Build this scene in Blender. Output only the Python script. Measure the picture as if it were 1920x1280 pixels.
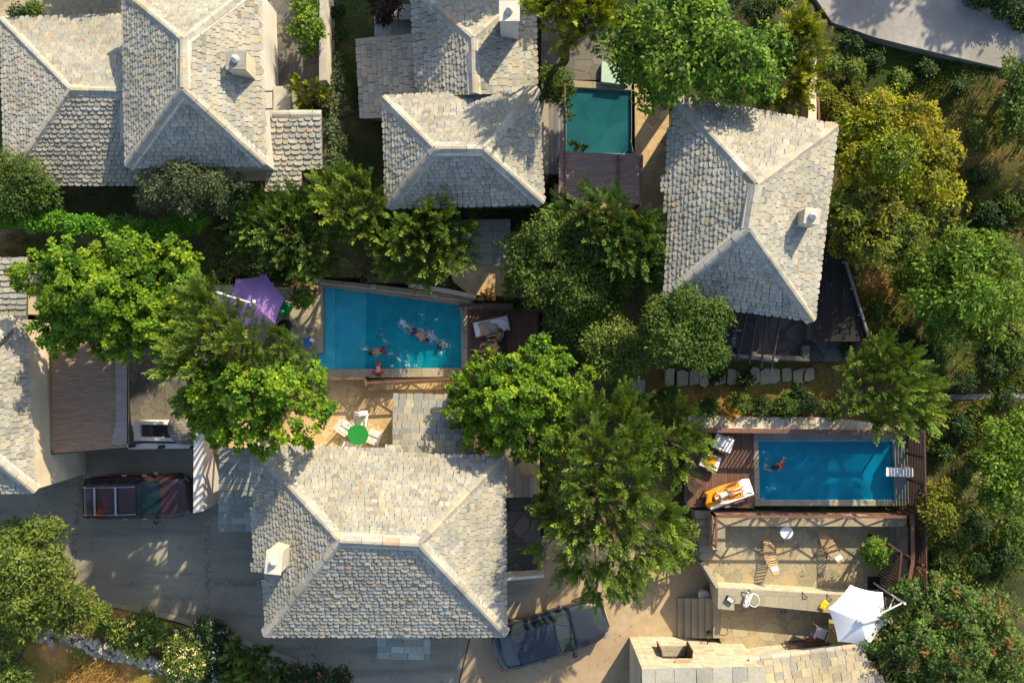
import bpy, math, random
import numpy as np
from mathutils import Vector, Matrix

random.seed(7)
NP = np.random.RandomState(11)
for o in list(bpy.data.objects):
    bpy.data.objects.remove(o)
SC = bpy.context.scene
COL = SC.collection
PI = math.pi

# ------------------------------------------------------------------ camera, sky, sun, exposure
CAMH = 40.0
FPX = 1720.0
cam = bpy.data.cameras.new('camera')
cam.sensor_width = 36.0
cam.lens = FPX / 1920.0 * 36.0
cam.clip_start = 0.5
cam.clip_end = 800
co = bpy.data.objects.new('camera', cam)
co.location = (0, 0, CAMH)
COL.objects.link(co)
SC.camera = co

SUN_EL = math.radians(33.5)
SX, SY = 0.53, 0.85                       # horizontal direction TOWARDS the sun (world x, y)
hl = math.hypot(SX, SY); SX /= hl; SY /= hl
w = bpy.data.worlds.new("World")
SC.world = w
w.use_nodes = True
nt = w.node_tree
sky = nt.nodes.new('ShaderNodeTexSky')
sky.sky_type = 'NISHITA'
sky.sun_disc = False
sky.sun_elevation = SUN_EL
sky.sun_rotation = math.atan2(SX, SY)
sky.air_density = 1.0
sky.dust_density = 1.6
nt.links.new(sky.outputs[0], nt.nodes['Background'].inputs[0])
nt.nodes['Background'].inputs[1].default_value = 0.148
sl = bpy.data.lights.new('sun', 'SUN')
sl.energy = 4.8
sl.angle = math.radians(0.5)
sl.color = (1.0, 0.85, 0.60)
so = bpy.data.objects.new('sun', sl)
sv = Vector((SX * math.cos(SUN_EL), SY * math.cos(SUN_EL), math.sin(SUN_EL)))
so.rotation_euler = sv.to_track_quat('Z', 'Y').to_euler()
so.location = (20, 30, 45)
COL.objects.link(so)
SC.cycles.volume_bounces = 3
SC.view_settings.view_transform = 'Standard'
SC.view_settings.look = 'None'
SC.view_settings.gamma = 1.0
SC.view_settings.exposure = 0.80


# ------------------------------------------------------------------ helpers
def P(px, py, z):
    """ground position of a thing measured in the picture and standing at height z"""
    s = (CAMH - z) / FPX
    return Vector(((px - 960) * s, -(py - 640) * s, z))


def pxm(z):
    return (CAMH - z) / FPX


def tag(o, label=None, cat=None, group=None, kind=None):
    if label: o['label'] = label
    if cat: o['category'] = cat
    if group: o['group'] = group
    if kind: o['kind'] = kind
    return o


def thing(name, label, cat, loc=(0, 0, 0), rz=0.0, group=None):
    o = bpy.data.objects.new(name, None)
    o.empty_display_size = 0.2
    o.location = loc
    o.rotation_euler = (0, 0, rz)
    COL.objects.link(o)
    return tag(o, label, cat, group)


def root_loc(p):
    while p.parent:
        p = p.parent
    return Vector(p.location)


def copy_tree(o, parent=None):
    c = o.copy()
    COL.objects.link(c)
    if parent: c.parent = parent
    for ch in [x for x in COL.objects if x.parent == o]:
        copy_tree(ch, c)
    return c


def mesh_np(name, V, F, C=None, mat=None, parent=None, local=False, smooth=False):
    """V (n,3), F (m,k) all faces with k corners"""
    me = bpy.data.meshes.new(name)
    V = np.asarray(V, dtype=np.float32)
    F = np.asarray(F, dtype=np.int32)
    if parent is not None and not local:
        V = V - np.array(root_loc(parent), dtype=np.float32)
    me.vertices.add(len(V))
    me.vertices.foreach_set('co', V.ravel())
    k = F.shape[1]
    me.loops.add(F.size)
    me.loops.foreach_set('vertex_index', F.ravel())
    me.polygons.add(len(F))
    me.polygons.foreach_set('loop_start', np.arange(0, F.size, k, dtype=np.int32))
    if smooth:
        me.polygons.foreach_set('use_smooth', np.ones(len(F), dtype=bool))
    if C is not None:
        a = me.color_attributes.new('Col', 'FLOAT_COLOR', 'POINT')
        C4 = np.ones((len(V), 4), dtype=np.float32)
        C4[:, :3] = C
        a.data.foreach_set('color', C4.ravel())
    me.update(calc_edges=True)
    if mat: me.materials.append(mat)
    o = bpy.data.objects.new(name, me)
    COL.objects.link(o)
    if parent is not None: o.parent = parent
    return o


class MB:
    def __init__(s, col=(1, 1, 1)):
        s.v = []; s.f = []; s.c = []; s.col = col

    def add(s, vs, fs, col=None):
        b = len(s.v)
        c = col or s.col
        s.v.extend([tuple(p) for p in vs])
        s.c.extend([c] * len(vs))
        s.f.extend([tuple(b + i for i in f) for f in fs])
        return s

    def prism(s, pts, z0, z1, col=None):
        """pts: world xy polygon, any winding"""
        n = len(pts)
        a = sum(pts[i][0] * pts[(i + 1) % n][1] - pts[(i + 1) % n][0] * pts[i][1] for i in range(n))
        if a < 0: pts = list(reversed(pts))
        zt = z1 if isinstance(z1, (list, tuple)) else [z1] * n
        if a < 0 and isinstance(z1, (list, tuple)): zt = list(reversed(zt))
        vs = [(p[0], p[1], z0) for p in pts] + [(p[0], p[1], zt[i]) for i, p in enumerate(pts)]
        fs = [tuple(reversed(range(n))), tuple(range(n, 2 * n))]
        fs += [(i, (i + 1) % n, n + (i + 1) % n, n + i) for i in range(n)]
        return s.add(vs, fs, col)

    def box(s, c, size, rz=0.0, M=None, col=None, taper=1.0):
        hx, hy, hz = size[0] / 2, size[1] / 2, size[2] / 2
        vs = []
        for z, t in ((-hz, 1.0), (hz, taper)):
            for x, y in ((-hx, -hy), (hx, -hy), (hx, hy), (-hx, hy)):
                vs.append(Vector((x * t, y * t, z)))
        R = M if M is not None else Matrix.Rotation(rz, 3, 'Z')
        c = Vector(c)
        vs = [c + R @ v for v in vs]
        return s.add(vs, [(3, 2, 1, 0), (4, 5, 6, 7), (0, 1, 5, 4), (1, 2, 6, 5), (2, 3, 7, 6), (3, 0, 4, 7)], col)

    def beam(s, a, b, w, h, col=None, up=(0, 0, 1)):
        a = Vector(a); b = Vector(b)
        d = (b - a)
        L = d.length
        if L < 1e-5: return s
        d /= L
        up = Vector(up)
        if abs(d.dot(up)) > .98: up = Vector((0, 1, 0)) if abs(d.y) < .9 else Vector((1, 0, 0))
        x = d.cross(up).normalized()
        u = x.cross(d).normalized()
        M = Matrix((d, x, u)).transposed()
        return s.box((a + b) / 2, (L, w, h), M=M, col=col)

    def tube(s, pts, rad, n=8, col=None, caps=True):
        pts = [Vector(p) for p in pts]
        if not isinstance(rad, (list, tuple)): rad = [rad] * len(pts)
        vs = []
        prev = None
        for i, p in enumerate(pts):
            d = (pts[min(i + 1, len(pts) - 1)] - pts[max(i - 1, 0)]).normalized()
            ref = prev if prev is not None else (Vector((1, 0, 0)) if abs(d.x) < .8 else Vector((0, 1, 0)))
            x = (ref - d * ref.dot(d)).normalized()
            prev = x
            y = d.cross(x)
            for k in range(n):
                t = 2 * PI * k / n
                vs.append(p + (x * math.cos(t) + y * math.sin(t)) * rad[i])
        fs = []
        for i in range(len(pts) - 1):
            for k in range(n):
                a = i * n + k; b = i * n + (k + 1) % n
                fs.append((a, b, b + n, a + n))
        if caps:
            fs.append(tuple(reversed(range(n))))
            fs.append(tuple(range((len(pts) - 1) * n, len(pts) * n)))
        return s.add(vs, fs, col)

    def lathe(s, c, prof, n=20, col=None):
        """prof: list of (r,z) from bottom to top"""
        c = Vector(c)
        vs = []
        for r, z in prof:
            for k in range(n):
                t = 2 * PI * k / n
                vs.append((c.x + r * math.cos(t), c.y + r * math.sin(t), c.z + z))
        fs = []
        for i in range(len(prof) - 1):
            for k in range(n):
                a = i * n + k; b = i * n + (k + 1) % n
                fs.append((a, b, b + n, a + n))
        fs.append(tuple(reversed(range(n))))
        fs.append(tuple(range((len(prof) - 1) * n, len(prof) * n)))
        return s.add(vs, fs, col)

    def build(s, name, mat, parent=None, local=False, smooth=False, bevel=0.0):
        me = bpy.data.meshes.new(name)
        off = Vector((0, 0, 0)) if (parent is None or local) else root_loc(parent)
        me.from_pydata([(v[0] - off[0], v[1] - off[1], v[2] - off[2]) for v in s.v], [], s.f)
        a = me.color_attributes.new('Col', 'FLOAT_COLOR', 'POINT')
        C = np.ones((len(s.v), 4), dtype=np.float32)
        C[:, :3] = np.array(s.c, dtype=np.float32)
        a.data.foreach_set('color', C.ravel())
        if smooth:
            me.polygons.foreach_set('use_smooth', [True] * len(me.polygons))
        me.materials.append(mat)
        me.update()
        o = bpy.data.objects.new(name, me)
        COL.objects.link(o)
        if parent is not None: o.parent = parent
        if bevel:
            m = o.modifiers.new('bevel', 'BEVEL'); m.width = bevel; m.segments = 2; m.limit_method = 'ANGLE'
        return o


# ------------------------------------------------------------------ materials
def newmat(name):
    m = bpy.data.materials.new(name)
    m.use_nodes = True
    t = m.node_tree
    return m, t, t.nodes, t.links, t.nodes['Principled BSDF']


def mixc(t, fac, a, b, blend='MIX'):
    n = t.nodes.new('ShaderNodeMix')
    n.data_type = 'RGBA'
    n.blend_type = blend
    for sock, val in ((n.inputs[0], fac), (n.inputs[6], a), (n.inputs[7], b)):
        if hasattr(val, 'is_output') or isinstance(val, bpy.types.NodeSocket):
            t.links.new(val, sock)
        elif isinstance(val, (int, float)):
            sock.default_value = val
        else:
            sock.default_value = (*val, 1)
    return n.outputs[2]


def texn(t, kind, scale, **kw):
    n = t.nodes.new(kind)
    n.inputs['Scale'].default_value = scale
    for k, v in kw.items():
        if k in n.inputs: n.inputs[k].default_value = v
    return n


def ramp(t, src, stops):
    n = t.nodes.new('ShaderNodeValToRGB')
    t.links.new(src, n.inputs[0])
    e = n.color_ramp.elements
    while len(e) < len(stops): e.new(0.5)
    for i, (p, c) in enumerate(stops):
        e[i].position = p
        e[i].color = (*c, 1) if len(c) == 3 else c
    return n.outputs[0]


def objco(t, scale=(1, 1, 1)):
    tc = t.nodes.new('ShaderNodeTexCoord')
    mp = t.nodes.new('ShaderNodeMapping')
    mp.inputs['Scale'].default_value = scale
    t.links.new(tc.outputs['Object'], mp.inputs[0])
    return mp.outputs[0]


def bump(t, src, strength, dist=0.02):
    b = t.nodes.new('ShaderNodeBump')
    b.inputs['Strength'].default_value = strength
    b.inputs['Distance'].default_value = dist
    t.links.new(src, b.inputs['Height'])
    return b.outputs[0]


def stone(name, base, rough=0.85, var=0.35, scale=6.0, bmp=0.4, vcol=True, stain=None, streak=(1, 1, 1)):
    """generic weathered matte surface; vertex colour multiplies the base"""
    m, t, N, L, bs = newmat(name)
    oc = objco(t, streak)
    n1 = texn(t, 'ShaderNodeTexNoise', scale, Detail=6.0, Roughness=0.65)
    L.new(oc, n1.inputs['Vector'])
    n2 = texn(t, 'ShaderNodeTexNoise', scale * 0.13, Detail=3.0)
    L.new(oc, n2.inputs['Vector'])
    lo = tuple(c * (1 - var) for c in base)
    hi = tuple(min(1, c * (1 + var * .8)) for c in base)
    c = ramp(t, n1.outputs[0], [(0.3, lo), (0.7, hi)])
    c = mixc(t, ramp(t, n2.outputs[0], [(0.4, (0, 0, 0)), (0.7, (1, 1, 1))]), c, stain or tuple(x * .72 for x in base))
    if vcol:
        at = N.new('ShaderNodeAttribute'); at.attribute_name = 'Col'
        c = mixc(t, 1.0, c, at.outputs[0], 'MULTIPLY')
    L.new(c, bs.inputs['Base Color'])
    bs.inputs['Roughness'].default_value = rough
    bs.inputs['Specular IOR Level'].default_value = 0.25
    if bmp: L.new(bump(t, n1.outputs[0], bmp, 0.03), bs.inputs['Normal'])
    return m


def plain(name, base, rough=0.5, metal=0.0, var=0.08, coat=0.0, spec=0.5):
    m, t, N, L, bs = newmat(name)
    n1 = texn(t, 'ShaderNodeTexNoise', 9.0, Detail=4.0)
    L.new(objco(t), n1.inputs['Vector'])
    c = ramp(t, n1.outputs[0], [(0.3, tuple(x * (1 - var) for x in base)), (0.7, tuple(min(1, x * (1 + var)) for x in base))])
    at = N.new('ShaderNodeAttribute'); at.attribute_name = 'Col'
    c = mixc(t, 1.0, c, at.outputs[0], 'MULTIPLY')
    L.new(c, bs.inputs['Base Color'])
    bs.inputs['Roughness'].default_value = rough
    bs.inputs['Metallic'].default_value = metal
    bs.inputs['Coat Weight'].default_value = coat
    bs.inputs['Coat Roughness'].default_value = 0.05
    bs.inputs['Specular IOR Level'].default_value = spec
    return m


def flagstone(name, stops, joint, scale=1.5, jw=0.05, bmp=0.5, rough=0.8):
    m, t, N, L, bs = newmat(name)
    oc = objco(t, (1, 1, 0.0))
    nz = texn(t, 'ShaderNodeTexNoise', 2.2, Detail=2.0)
    L.new(oc, nz.inputs['Vector'])
    wv = mixc(t, 0.3, oc, nz.outputs['Color'], 'ADD')
    v1 = texn(t, 'ShaderNodeTexVoronoi', scale); v1.feature = 'F1'
    v2 = texn(t, 'ShaderNodeTexVoronoi', scale); v2.feature = 'DISTANCE_TO_EDGE'
    L.new(wv, v1.inputs['Vector']); L.new(wv, v2.inputs['Vector'])
    sep = N.new('ShaderNodeSeparateColor'); L.new(v1.outputs['Color'], sep.inputs[0])
    c = ramp(t, sep.outputs[0], stops)
    n1 = texn(t, 'ShaderNodeTexNoise', 7.0, Detail=6.0, Roughness=.7)
    L.new(oc, n1.inputs['Vector'])
    c = mixc(t, 0.6, c, ramp(t, n1.outputs[0], [(0.3, (.6, .6, .6)), (0.7, (1.15, 1.15, 1.15))]), 'MULTIPLY')
    e = ramp(t, v2.outputs['Distance'], [(0.0, (0, 0, 0)), (jw, (1, 1, 1))])
    c = mixc(t, e, joint, c)
    L.new(c, bs.inputs['Base Color'])
    bs.inputs['Roughness'].default_value = rough
    bs.inputs['Specular IOR Level'].default_value = 0.3
    h = mixc(t, 0.25, e, n1.outputs[0])
    L.new(bump(t, h, bmp, 0.03), bs.inputs['Normal'])
    return m


def courses(name, stops, joint, w=0.5, h=0.16, bmp=0.6, axes='xz', mort=0.012):
    """coursed masonry through a brick texture. axes: which object axes carry the courses"""
    m, t, N, L, bs = newmat(name)
    tc = N.new('ShaderNodeTexCoord')
    sp = N.new('ShaderNodeSeparateXYZ'); L.new(tc.outputs['Object'], sp.inputs[0])
    cb = N.new('ShaderNodeCombineXYZ')
    L.new(sp.outputs['XYZ'.index(axes[0].upper())], cb.inputs[0])
    L.new(sp.outputs['XYZ'.index(axes[1].upper())], cb.inputs[1])
    nz = texn(t, 'ShaderNodeTexNoise', 3.0, Detail=3.0)
    L.new(tc.outputs['Object'], nz.inputs['Vector'])
    wv = mixc(t, 0.06, cb.outputs[0], nz.outputs['Color'], 'ADD')
    b = N.new('ShaderNodeTexBrick')
    L.new(wv, b.inputs['Vector'])
    b.inputs['Scale'].default_value = 1.0
    b.inputs['Brick Width'].default_value = w
    b.inputs['Row Height'].default_value = h
    b.inputs['Mortar Size'].default_value = mort
    b.inputs['Mortar Smooth'].default_value = 0.3
    b.inputs['Color1'].default_value = (0, 0, 0, 1)
    b.inputs['Color2'].default_value = (1, 1, 1, 1)
    b.inputs['Mortar'].default_value = (.5, .5, .5, 1)
    b.offset_frequency = 2
    b.squash = 0.7
    c = ramp(t, b.outputs['Color'], stops)
    n1 = texn(t, 'ShaderNodeTexNoise', 9.0, Detail=6.0, Roughness=.7)
    L.new(tc.outputs['Object'], n1.inputs['Vector'])
    c = mixc(t, 0.6, c, ramp(t, n1.outputs[0], [(0.3, (.6, .6, .6)), (0.7, (1.2, 1.2, 1.2))]), 'MULTIPLY')
    c = mixc(t, b.outputs['Fac'], c, joint)
    L.new(c, bs.inputs['Base Color'])
    bs.inputs['Roughness'].default_value = .85
    inv = ramp(t, b.outputs['Fac'], [(0, (1, 1, 1)), (1, (0, 0, 0))])
    hh = mixc(t, 0.35, inv, n1.outputs[0])
    L.new(bump(t, hh, bmp, 0.03), bs.inputs['Normal'])
    return m


def leafmat(name, trans=0.30, rough=0.55):
    m, t, N, L, bs = newmat(name)
    at = N.new('ShaderNodeAttribute'); at.attribute_name = 'Col'
    L.new(at.outputs[0], bs.inputs['Base Color'])
    bs.inputs['Roughness'].default_value = rough
    bs.inputs['Specular IOR Level'].default_value = 0.18
    tr = N.new('ShaderNodeBsdfTranslucent')
    c2 = mixc(t, 1.0, at.outputs[0], (1.5, 1.45, 0.5), 'MULTIPLY')
    L.new(c2, tr.inputs[0])
    mx = N.new('ShaderNodeMixShader')
    mx.inputs[0].default_value = trans
    L.new(bs.outputs[0], mx.inputs[1]); L.new(tr.outputs[0], mx.inputs[2])
    L.new(mx.outputs[0], N['Material Output'].inputs[0])
    return m


def watermat(name, dens, colr, wscale=2.0, wbump=0.25, scat=None, sf=.3, vs=None):
    m, t, N, L, bs = newmat(name)
    N.remove(bs)
    oc = objco(t)
    n1 = texn(t, 'ShaderNodeTexNoise', wscale, Detail=4.0, Roughness=.55, Distortion=1.2)
    L.new(oc, n1.inputs['Vector'])
    n2 = texn(t, 'ShaderNodeTexVoronoi', wscale * 1.3); n2.feature = 'SMOOTH_F1'
    wv = mixc(t, 0.35, oc, n1.outputs['Color'], 'ADD')
    L.new(wv, n2.inputs['Vector'])
    bm = bump(t, n1.outputs[0], wbump, 0.08)
    tp = N.new('ShaderNodeBsdfTransparent')
    # ripple-patterned tint painted into the surface imitates caustic light on the pool floor
    L.new(ramp(t, n2.outputs['Distance'], [(0.0, (.74, .84, .87)), (.45, (.84, .90, .92)), (0.62, (1, 1, 1)), (0.8, (1, 1, 1))]), tp.inputs[0])
    tp0 = tp
    if scat:                                     # diffuse colour added to brighten the water, approximating turbid backscatter
        df = N.new('ShaderNodeBsdfDiffuse'); df.inputs[0].default_value = (*scat, 1)
        n4 = texn(t, 'ShaderNodeTexNoise', wscale * .5, Detail=5.0, Roughness=.6, Distortion=1.5); L.new(oc, n4.inputs['Vector'])
        L.new(ramp(t, n4.outputs[0], [(.35, tuple(x * .75 for x in scat)), (.65, tuple(min(1, x * 1.3) for x in scat))]), df.inputs[0])
        m0 = N.new('ShaderNodeMixShader'); m0.inputs[0].default_value = sf
        L.new(tp.outputs[0], m0.inputs[1]); L.new(df.outputs[0], m0.inputs[2])
        tp0 = m0
    gl = N.new('ShaderNodeBsdfGlossy'); gl.inputs['Roughness'].default_value = 0.03
    L.new(bm, gl.inputs['Normal'])
    fr = N.new('ShaderNodeFresnel'); fr.inputs[0].default_value = 1.25
    L.new(bm, fr.inputs['Normal'])
    mx = N.new('ShaderNodeMixShader')
    L.new(fr.outputs[0], mx.inputs[0]); L.new(tp0.outputs[0], mx.inputs[1]); L.new(gl.outputs[0], mx.inputs[2])
    L.new(mx.outputs[0], N['Material Output'].inputs[0])
    va = N.new('ShaderNodeVolumeAbsorption')
    va.inputs['Color'].default_value = (*colr, 1)
    va.inputs['Density'].default_value = dens
    if vs:
        vc = N.new('ShaderNodeVolumeScatter'); vc.inputs['Color'].default_value = (*vs[:3], 1); vc.inputs['Density'].default_value = vs[3]
        ad = N.new('ShaderNodeAddShader'); L.new(va.outputs[0], ad.inputs[0]); L.new(vc.outputs[0], ad.inputs[1])
        L.new(ad.outputs[0], N['Material Output'].inputs['Volume'])
    else:
        L.new(va.outputs[0], N['Material Output'].inputs['Volume'])
    return m


def tilemat():
    m, t, N, L, bs = newmat('slate_tile')
    oc = objco(t)
    n1 = texn(t, 'ShaderNodeTexNoise', 11.0, Detail=6.0, Roughness=.65); L.new(oc, n1.inputs['Vector'])
    n2 = texn(t, 'ShaderNodeTexNoise', .55, Detail=5.0, Roughness=.6); L.new(oc, n2.inputs['Vector'])
    n3 = texn(t, 'ShaderNodeTexNoise', 5.0, Detail=3.0, Roughness=.8); L.new(oc, n3.inputs['Vector'])
    c = ramp(t, n1.outputs[0], [(.3, (.275, .268, .228)), (.7, (.385, .375, .322))])
    at = N.new('ShaderNodeAttribute'); at.attribute_name = 'Col'
    c = mixc(t, 1.0, c, at.outputs[0], 'MULTIPLY')
    # broad weathering: greyer, dirtier areas; small lichen and moss spots
    c = mixc(t, ramp(t, n2.outputs[0], [(.42, (0, 0, 0)), (.66, (.75, .75, .75))]), c, mixc(t, 1.0, c, (.70, .71, .68), 'MULTIPLY'))
    c = mixc(t, ramp(t, n3.outputs[0], [(.66, (0, 0, 0)), (.74, (.8, .8, .8))]), c, (.17, .165, .12))
    L.new(c, bs.inputs['Base Color'])
    bs.inputs['Roughness'].default_value = .85
    bs.inputs['Specular IOR Level'].default_value = .25
    L.new(bump(t, n1.outputs[0], .35, .03), bs.inputs['Normal'])
    return m


M = {}
M['tile'] = tilemat()
M['cap'] = stone('ridge_stone', (0.40, 0.375, 0.315), var=0.25, scale=7, bmp=0.3)
M['mortar'] = stone('lime_mortar', (0.55, 0.51, 0.42), var=0.15, scale=12, bmp=0.3)
M['deck'] = stone('roof_underlay', (0.14, 0.13, 0.12), var=0.2)
M['plaster'] = stone('white_plaster', (0.66, 0.62, 0.55), var=0.06, scale=4, bmp=0.08)
M['cream'] = stone('cream_plaster', (0.70, 0.60, 0.43), var=0.06, scale=4, bmp=0.08)
M['darkstone'] = courses('dark_masonry', [(0, (.16, .14, .12)), (1, (.30, .27, .22))], (.10, .09, .08), .45, .17)  # coursed stone in a darker tone than the pale masonry
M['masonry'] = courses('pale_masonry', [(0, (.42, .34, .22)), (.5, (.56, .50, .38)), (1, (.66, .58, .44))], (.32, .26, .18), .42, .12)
M['masonry_y'] = courses('pale_masonry_side', [(0, (.42, .34, .22)), (.5, (.56, .50, .38)), (1, (.66, .58, .44))], (.32, .26, .18), .42, .12, axes='yz')
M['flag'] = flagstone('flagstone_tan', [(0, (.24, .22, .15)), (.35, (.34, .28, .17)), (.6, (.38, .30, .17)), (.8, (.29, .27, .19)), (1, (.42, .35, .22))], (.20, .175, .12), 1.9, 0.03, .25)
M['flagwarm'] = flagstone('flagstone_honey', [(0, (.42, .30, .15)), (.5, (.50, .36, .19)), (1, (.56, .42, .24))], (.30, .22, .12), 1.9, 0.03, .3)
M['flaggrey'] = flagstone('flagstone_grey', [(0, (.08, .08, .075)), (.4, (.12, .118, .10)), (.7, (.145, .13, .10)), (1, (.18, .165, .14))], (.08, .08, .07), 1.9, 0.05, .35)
M['slab'] = courses('slate_slabs', [(0, (.20, .21, .19)), (.5, (.30, .30, .26)), (1, (.36, .33, .26))], (.15, .14, .12), .75, .45, axes='xy', bmp=.3)
M['coping'] = courses('coping_slabs', [(0, (.25, .22, .15)), (.5, (.38, .30, .18)), (1, (.30, .28, .23))], (.15, .12, .09), .95, .9, axes='xy', bmp=.25)
M['copingy'] = courses('coping_slabs_side', [(0, (.25, .22, .15)), (.5, (.38, .30, .18)), (1, (.30, .28, .23))], (.15, .12, .09), .9, .9, axes='yx', bmp=.25)
M['slabtan'] = courses('tan_slabs', [(0, (.27, .25, .18)), (.5, (.34, .30, .20)), (1, (.30, .29, .23))], (.2, .18, .13), .85, .8, axes='xy', bmp=.2)
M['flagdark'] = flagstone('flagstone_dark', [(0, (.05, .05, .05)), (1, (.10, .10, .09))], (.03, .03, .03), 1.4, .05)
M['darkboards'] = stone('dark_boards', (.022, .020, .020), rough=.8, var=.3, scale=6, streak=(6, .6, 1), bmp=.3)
M['step'] = stone('step_stone', (.34, .30, .22), var=.2, scale=5)
M['wood'] = stone('brown_timber', (.075, .045, .036), rough=.6, var=.35, scale=5, streak=(1, 6, 1), bmp=.2)
M['woodx'] = stone('deck_boards', (.16, .085, .06), rough=.65, var=.3, scale=5, streak=(5, .8, 1), bmp=.2)
M['teak'] = stone('pale_teak', (.55, .38, .20), rough=.6, var=.25, scale=8, bmp=.15)
M['redwood'] = stone('red_brown_timber', (.17, .085, .058), rough=.55, var=.25, scale=8, bmp=.15)
M['greywood'] = stone('weathered_timber', (.20, .19, .18), rough=.8, var=.3, scale=6, streak=(6, .6, 1), bmp=.3)
M['bark'] = stone('bark', (.12, .085, .055), var=.4, scale=9, bmp=.8)
M['iron'] = plain('dark_iron', (.03, .028, .026), .5, .6)
M['steel'] = plain('brushed_steel', (.55, .55, .54), .3, 1.0)
M['white'] = plain('white_paint', (.72, .71, .68), .45)
M['whitecloth'] = plain('white_cloth', (.82, .80, .76), .9, spec=.1)
M['canvas'] = plain('white_canvas', (.84, .83, .80), .9, var=.03, spec=.1)
M['purple'] = plain('lilac_canvas', (.31, .18, .44), .85, var=.06, spec=.1)
M['orange'] = plain('orange_towel', (.85, .30, .015), .95, var=.1, spec=.05)
M['yellow'] = plain('yellow_cloth', (.85, .48, .02), .9, spec=.05)
M['greencloth'] = plain('green_table_cover', (.015, .19, .035), .75, spec=.2)
M['greenplastic'] = plain('green_plastic', (.005, .22, .05), .35)
M['blue'] = plain('blue_cloth', (.03, .12, .45), .8)
M['navy'] = plain('navy_rubber', (.01, .015, .09), .6)
M['red'] = plain('red_cloth', (.62, .03, .03), .7)
M['black'] = plain('black_rubber', (.015, .015, .016), .7)
M['skin'] = plain('tanned_skin', (.50, .25, .14), .5, var=.06)
M['skin2'] = plain('fair_skin', (.66, .40, .27), .5, var=.06)
M['hair'] = plain('dark_hair', (.018, .011, .008), .5)
M['hairred'] = plain('auburn_hair', (.09, .02, .012), .5)
M['khaki'] = plain('khaki_cloth', (.22, .20, .12), .9)
M['terracotta'] = stone('terracotta', (.36, .13, .07), var=.15)
M['glass'] = plain('dark_window_glass', (.02, .03, .035), .06, 0, .05, spec=.8)
M['leaf'] = leafmat('leaf')
M['needle'] = leafmat('needle', .2, .6)
M['dry'] = leafmat('dry_blade', .3, .8)
M['petal'] = plain('petal', (1, 1, 1), .8, var=.05, spec=.1)
M['foam'] = plain('water_foam', (.82, .88, .9), .4)
M['poolblue'] = plain('blue_pool_lining', (.20, .72, .82), .5, var=.05)
M['poolgreen'] = stone('green_stone_lining', (.30, .44, .34), var=.5, scale=1.6, stain=(.10, .22, .22))


def asphalt():
    m, t, N, L, bs = newmat('driveway_asphalt')
    oc = objco(t)
    n1 = texn(t, 'ShaderNodeTexNoise', 0.35, Detail=4.0); L.new(oc, n1.inputs['Vector'])
    n2 = texn(t, 'ShaderNodeTexNoise', 45.0, Detail=4.0, Roughness=.8); L.new(oc, n2.inputs['Vector'])
    n3 = texn(t, 'ShaderNodeTexNoise', 2.2, Detail=6.0, Roughness=.7); L.new(oc, n3.inputs['Vector'])
    c = ramp(t, n1.outputs[0], [(.35, (.205, .185, .14)), (.65, (.285, .26, .195))])
    c = mixc(t, .8, c, ramp(t, n2.outputs[0], [(.3, (.7, .7, .7)), (.7, (1.2, 1.2, 1.2))]), 'MULTIPLY')
    c = mixc(t, ramp(t, n3.outputs[0], [(.58, (0, 0, 0)), (.72, (.7, .7, .7))]), c, (.085, .08, .07))
    # worn wheel tracks and fine cracks
    n5 = texn(t, 'ShaderNodeTexNoise', .9, Detail=3.0); L.new(objco(t, (.25, 2.2, 1)), n5.inputs['Vector'])
    c = mixc(t, ramp(t, n5.outputs[0], [(.50, (0, 0, 0)), (.66, (.55, .55, .55))]), c, (.12, .115, .10))
    v5 = texn(t, 'ShaderNodeTexVoronoi', .32); v5.feature = 'DISTANCE_TO_EDGE'
    L.new(mixc(t, .5, oc, n3.outputs['Color'], 'ADD'), v5.inputs['Vector'])
    c = mixc(t, ramp(t, v5.outputs['Distance'], [(.0, (.55, .55, .55)), (.0035, (0, 0, 0))]), c, (.08, .08, .07))
    L.new(c, bs.inputs['Base Color'])
    bs.inputs['Roughness'].default_value = .85
    L.new(bump(t, n2.outputs[0], .3, .01), bs.inputs['Normal'])
    return m


M['asphalt'] = asphalt()
M['concrete'] = stone('tan_concrete', (.37, .285, .18), var=.18, scale=3, bmp=.2, stain=(.30, .22, .135))
M['roadgrey'] = stone('pale_road', (.32, .30, .28), var=.22, scale=4, bmp=.4, stain=(.22, .21, .19))


def groundmat():
    m, t, N, L, bs = newmat('earth_and_weeds')
    oc = objco(t)
    n1 = texn(t, 'ShaderNodeTexNoise', 0.5, Detail=6.0, Roughness=.65); L.new(oc, n1.inputs['Vector'])
    n2 = texn(t, 'ShaderNodeTexNoise', 12.0, Detail=6.0, Roughness=.75); L.new(oc, n2.inputs['Vector'])
    c = ramp(t, n1.outputs[0], [(.34, (.045, .065, .02)), (.50, (.075, .085, .032)), (.60, (.14, .11, .055)), (.74, (.22, .16, .085))])
    at = N.new('ShaderNodeAttribute'); at.attribute_name = 'Col'
    c = mixc(t, 1.0, c, at.outputs[0], 'MULTIPLY')
    c = mixc(t, .9, c, ramp(t, n2.outputs[0], [(.3, (.5, .5, .5)), (.7, (1.4, 1.4, 1.4))]), 'MULTIPLY')
    L.new(c, bs.inputs['Base Color'])
    bs.inputs['Roughness'].default_value = .95
    bs.inputs['Specular IOR Level'].default_value = .1
    L.new(bump(t, n2.outputs[0], .8, .08), bs.inputs['Normal'])
    return m


M['ground'] = groundmat()


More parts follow.
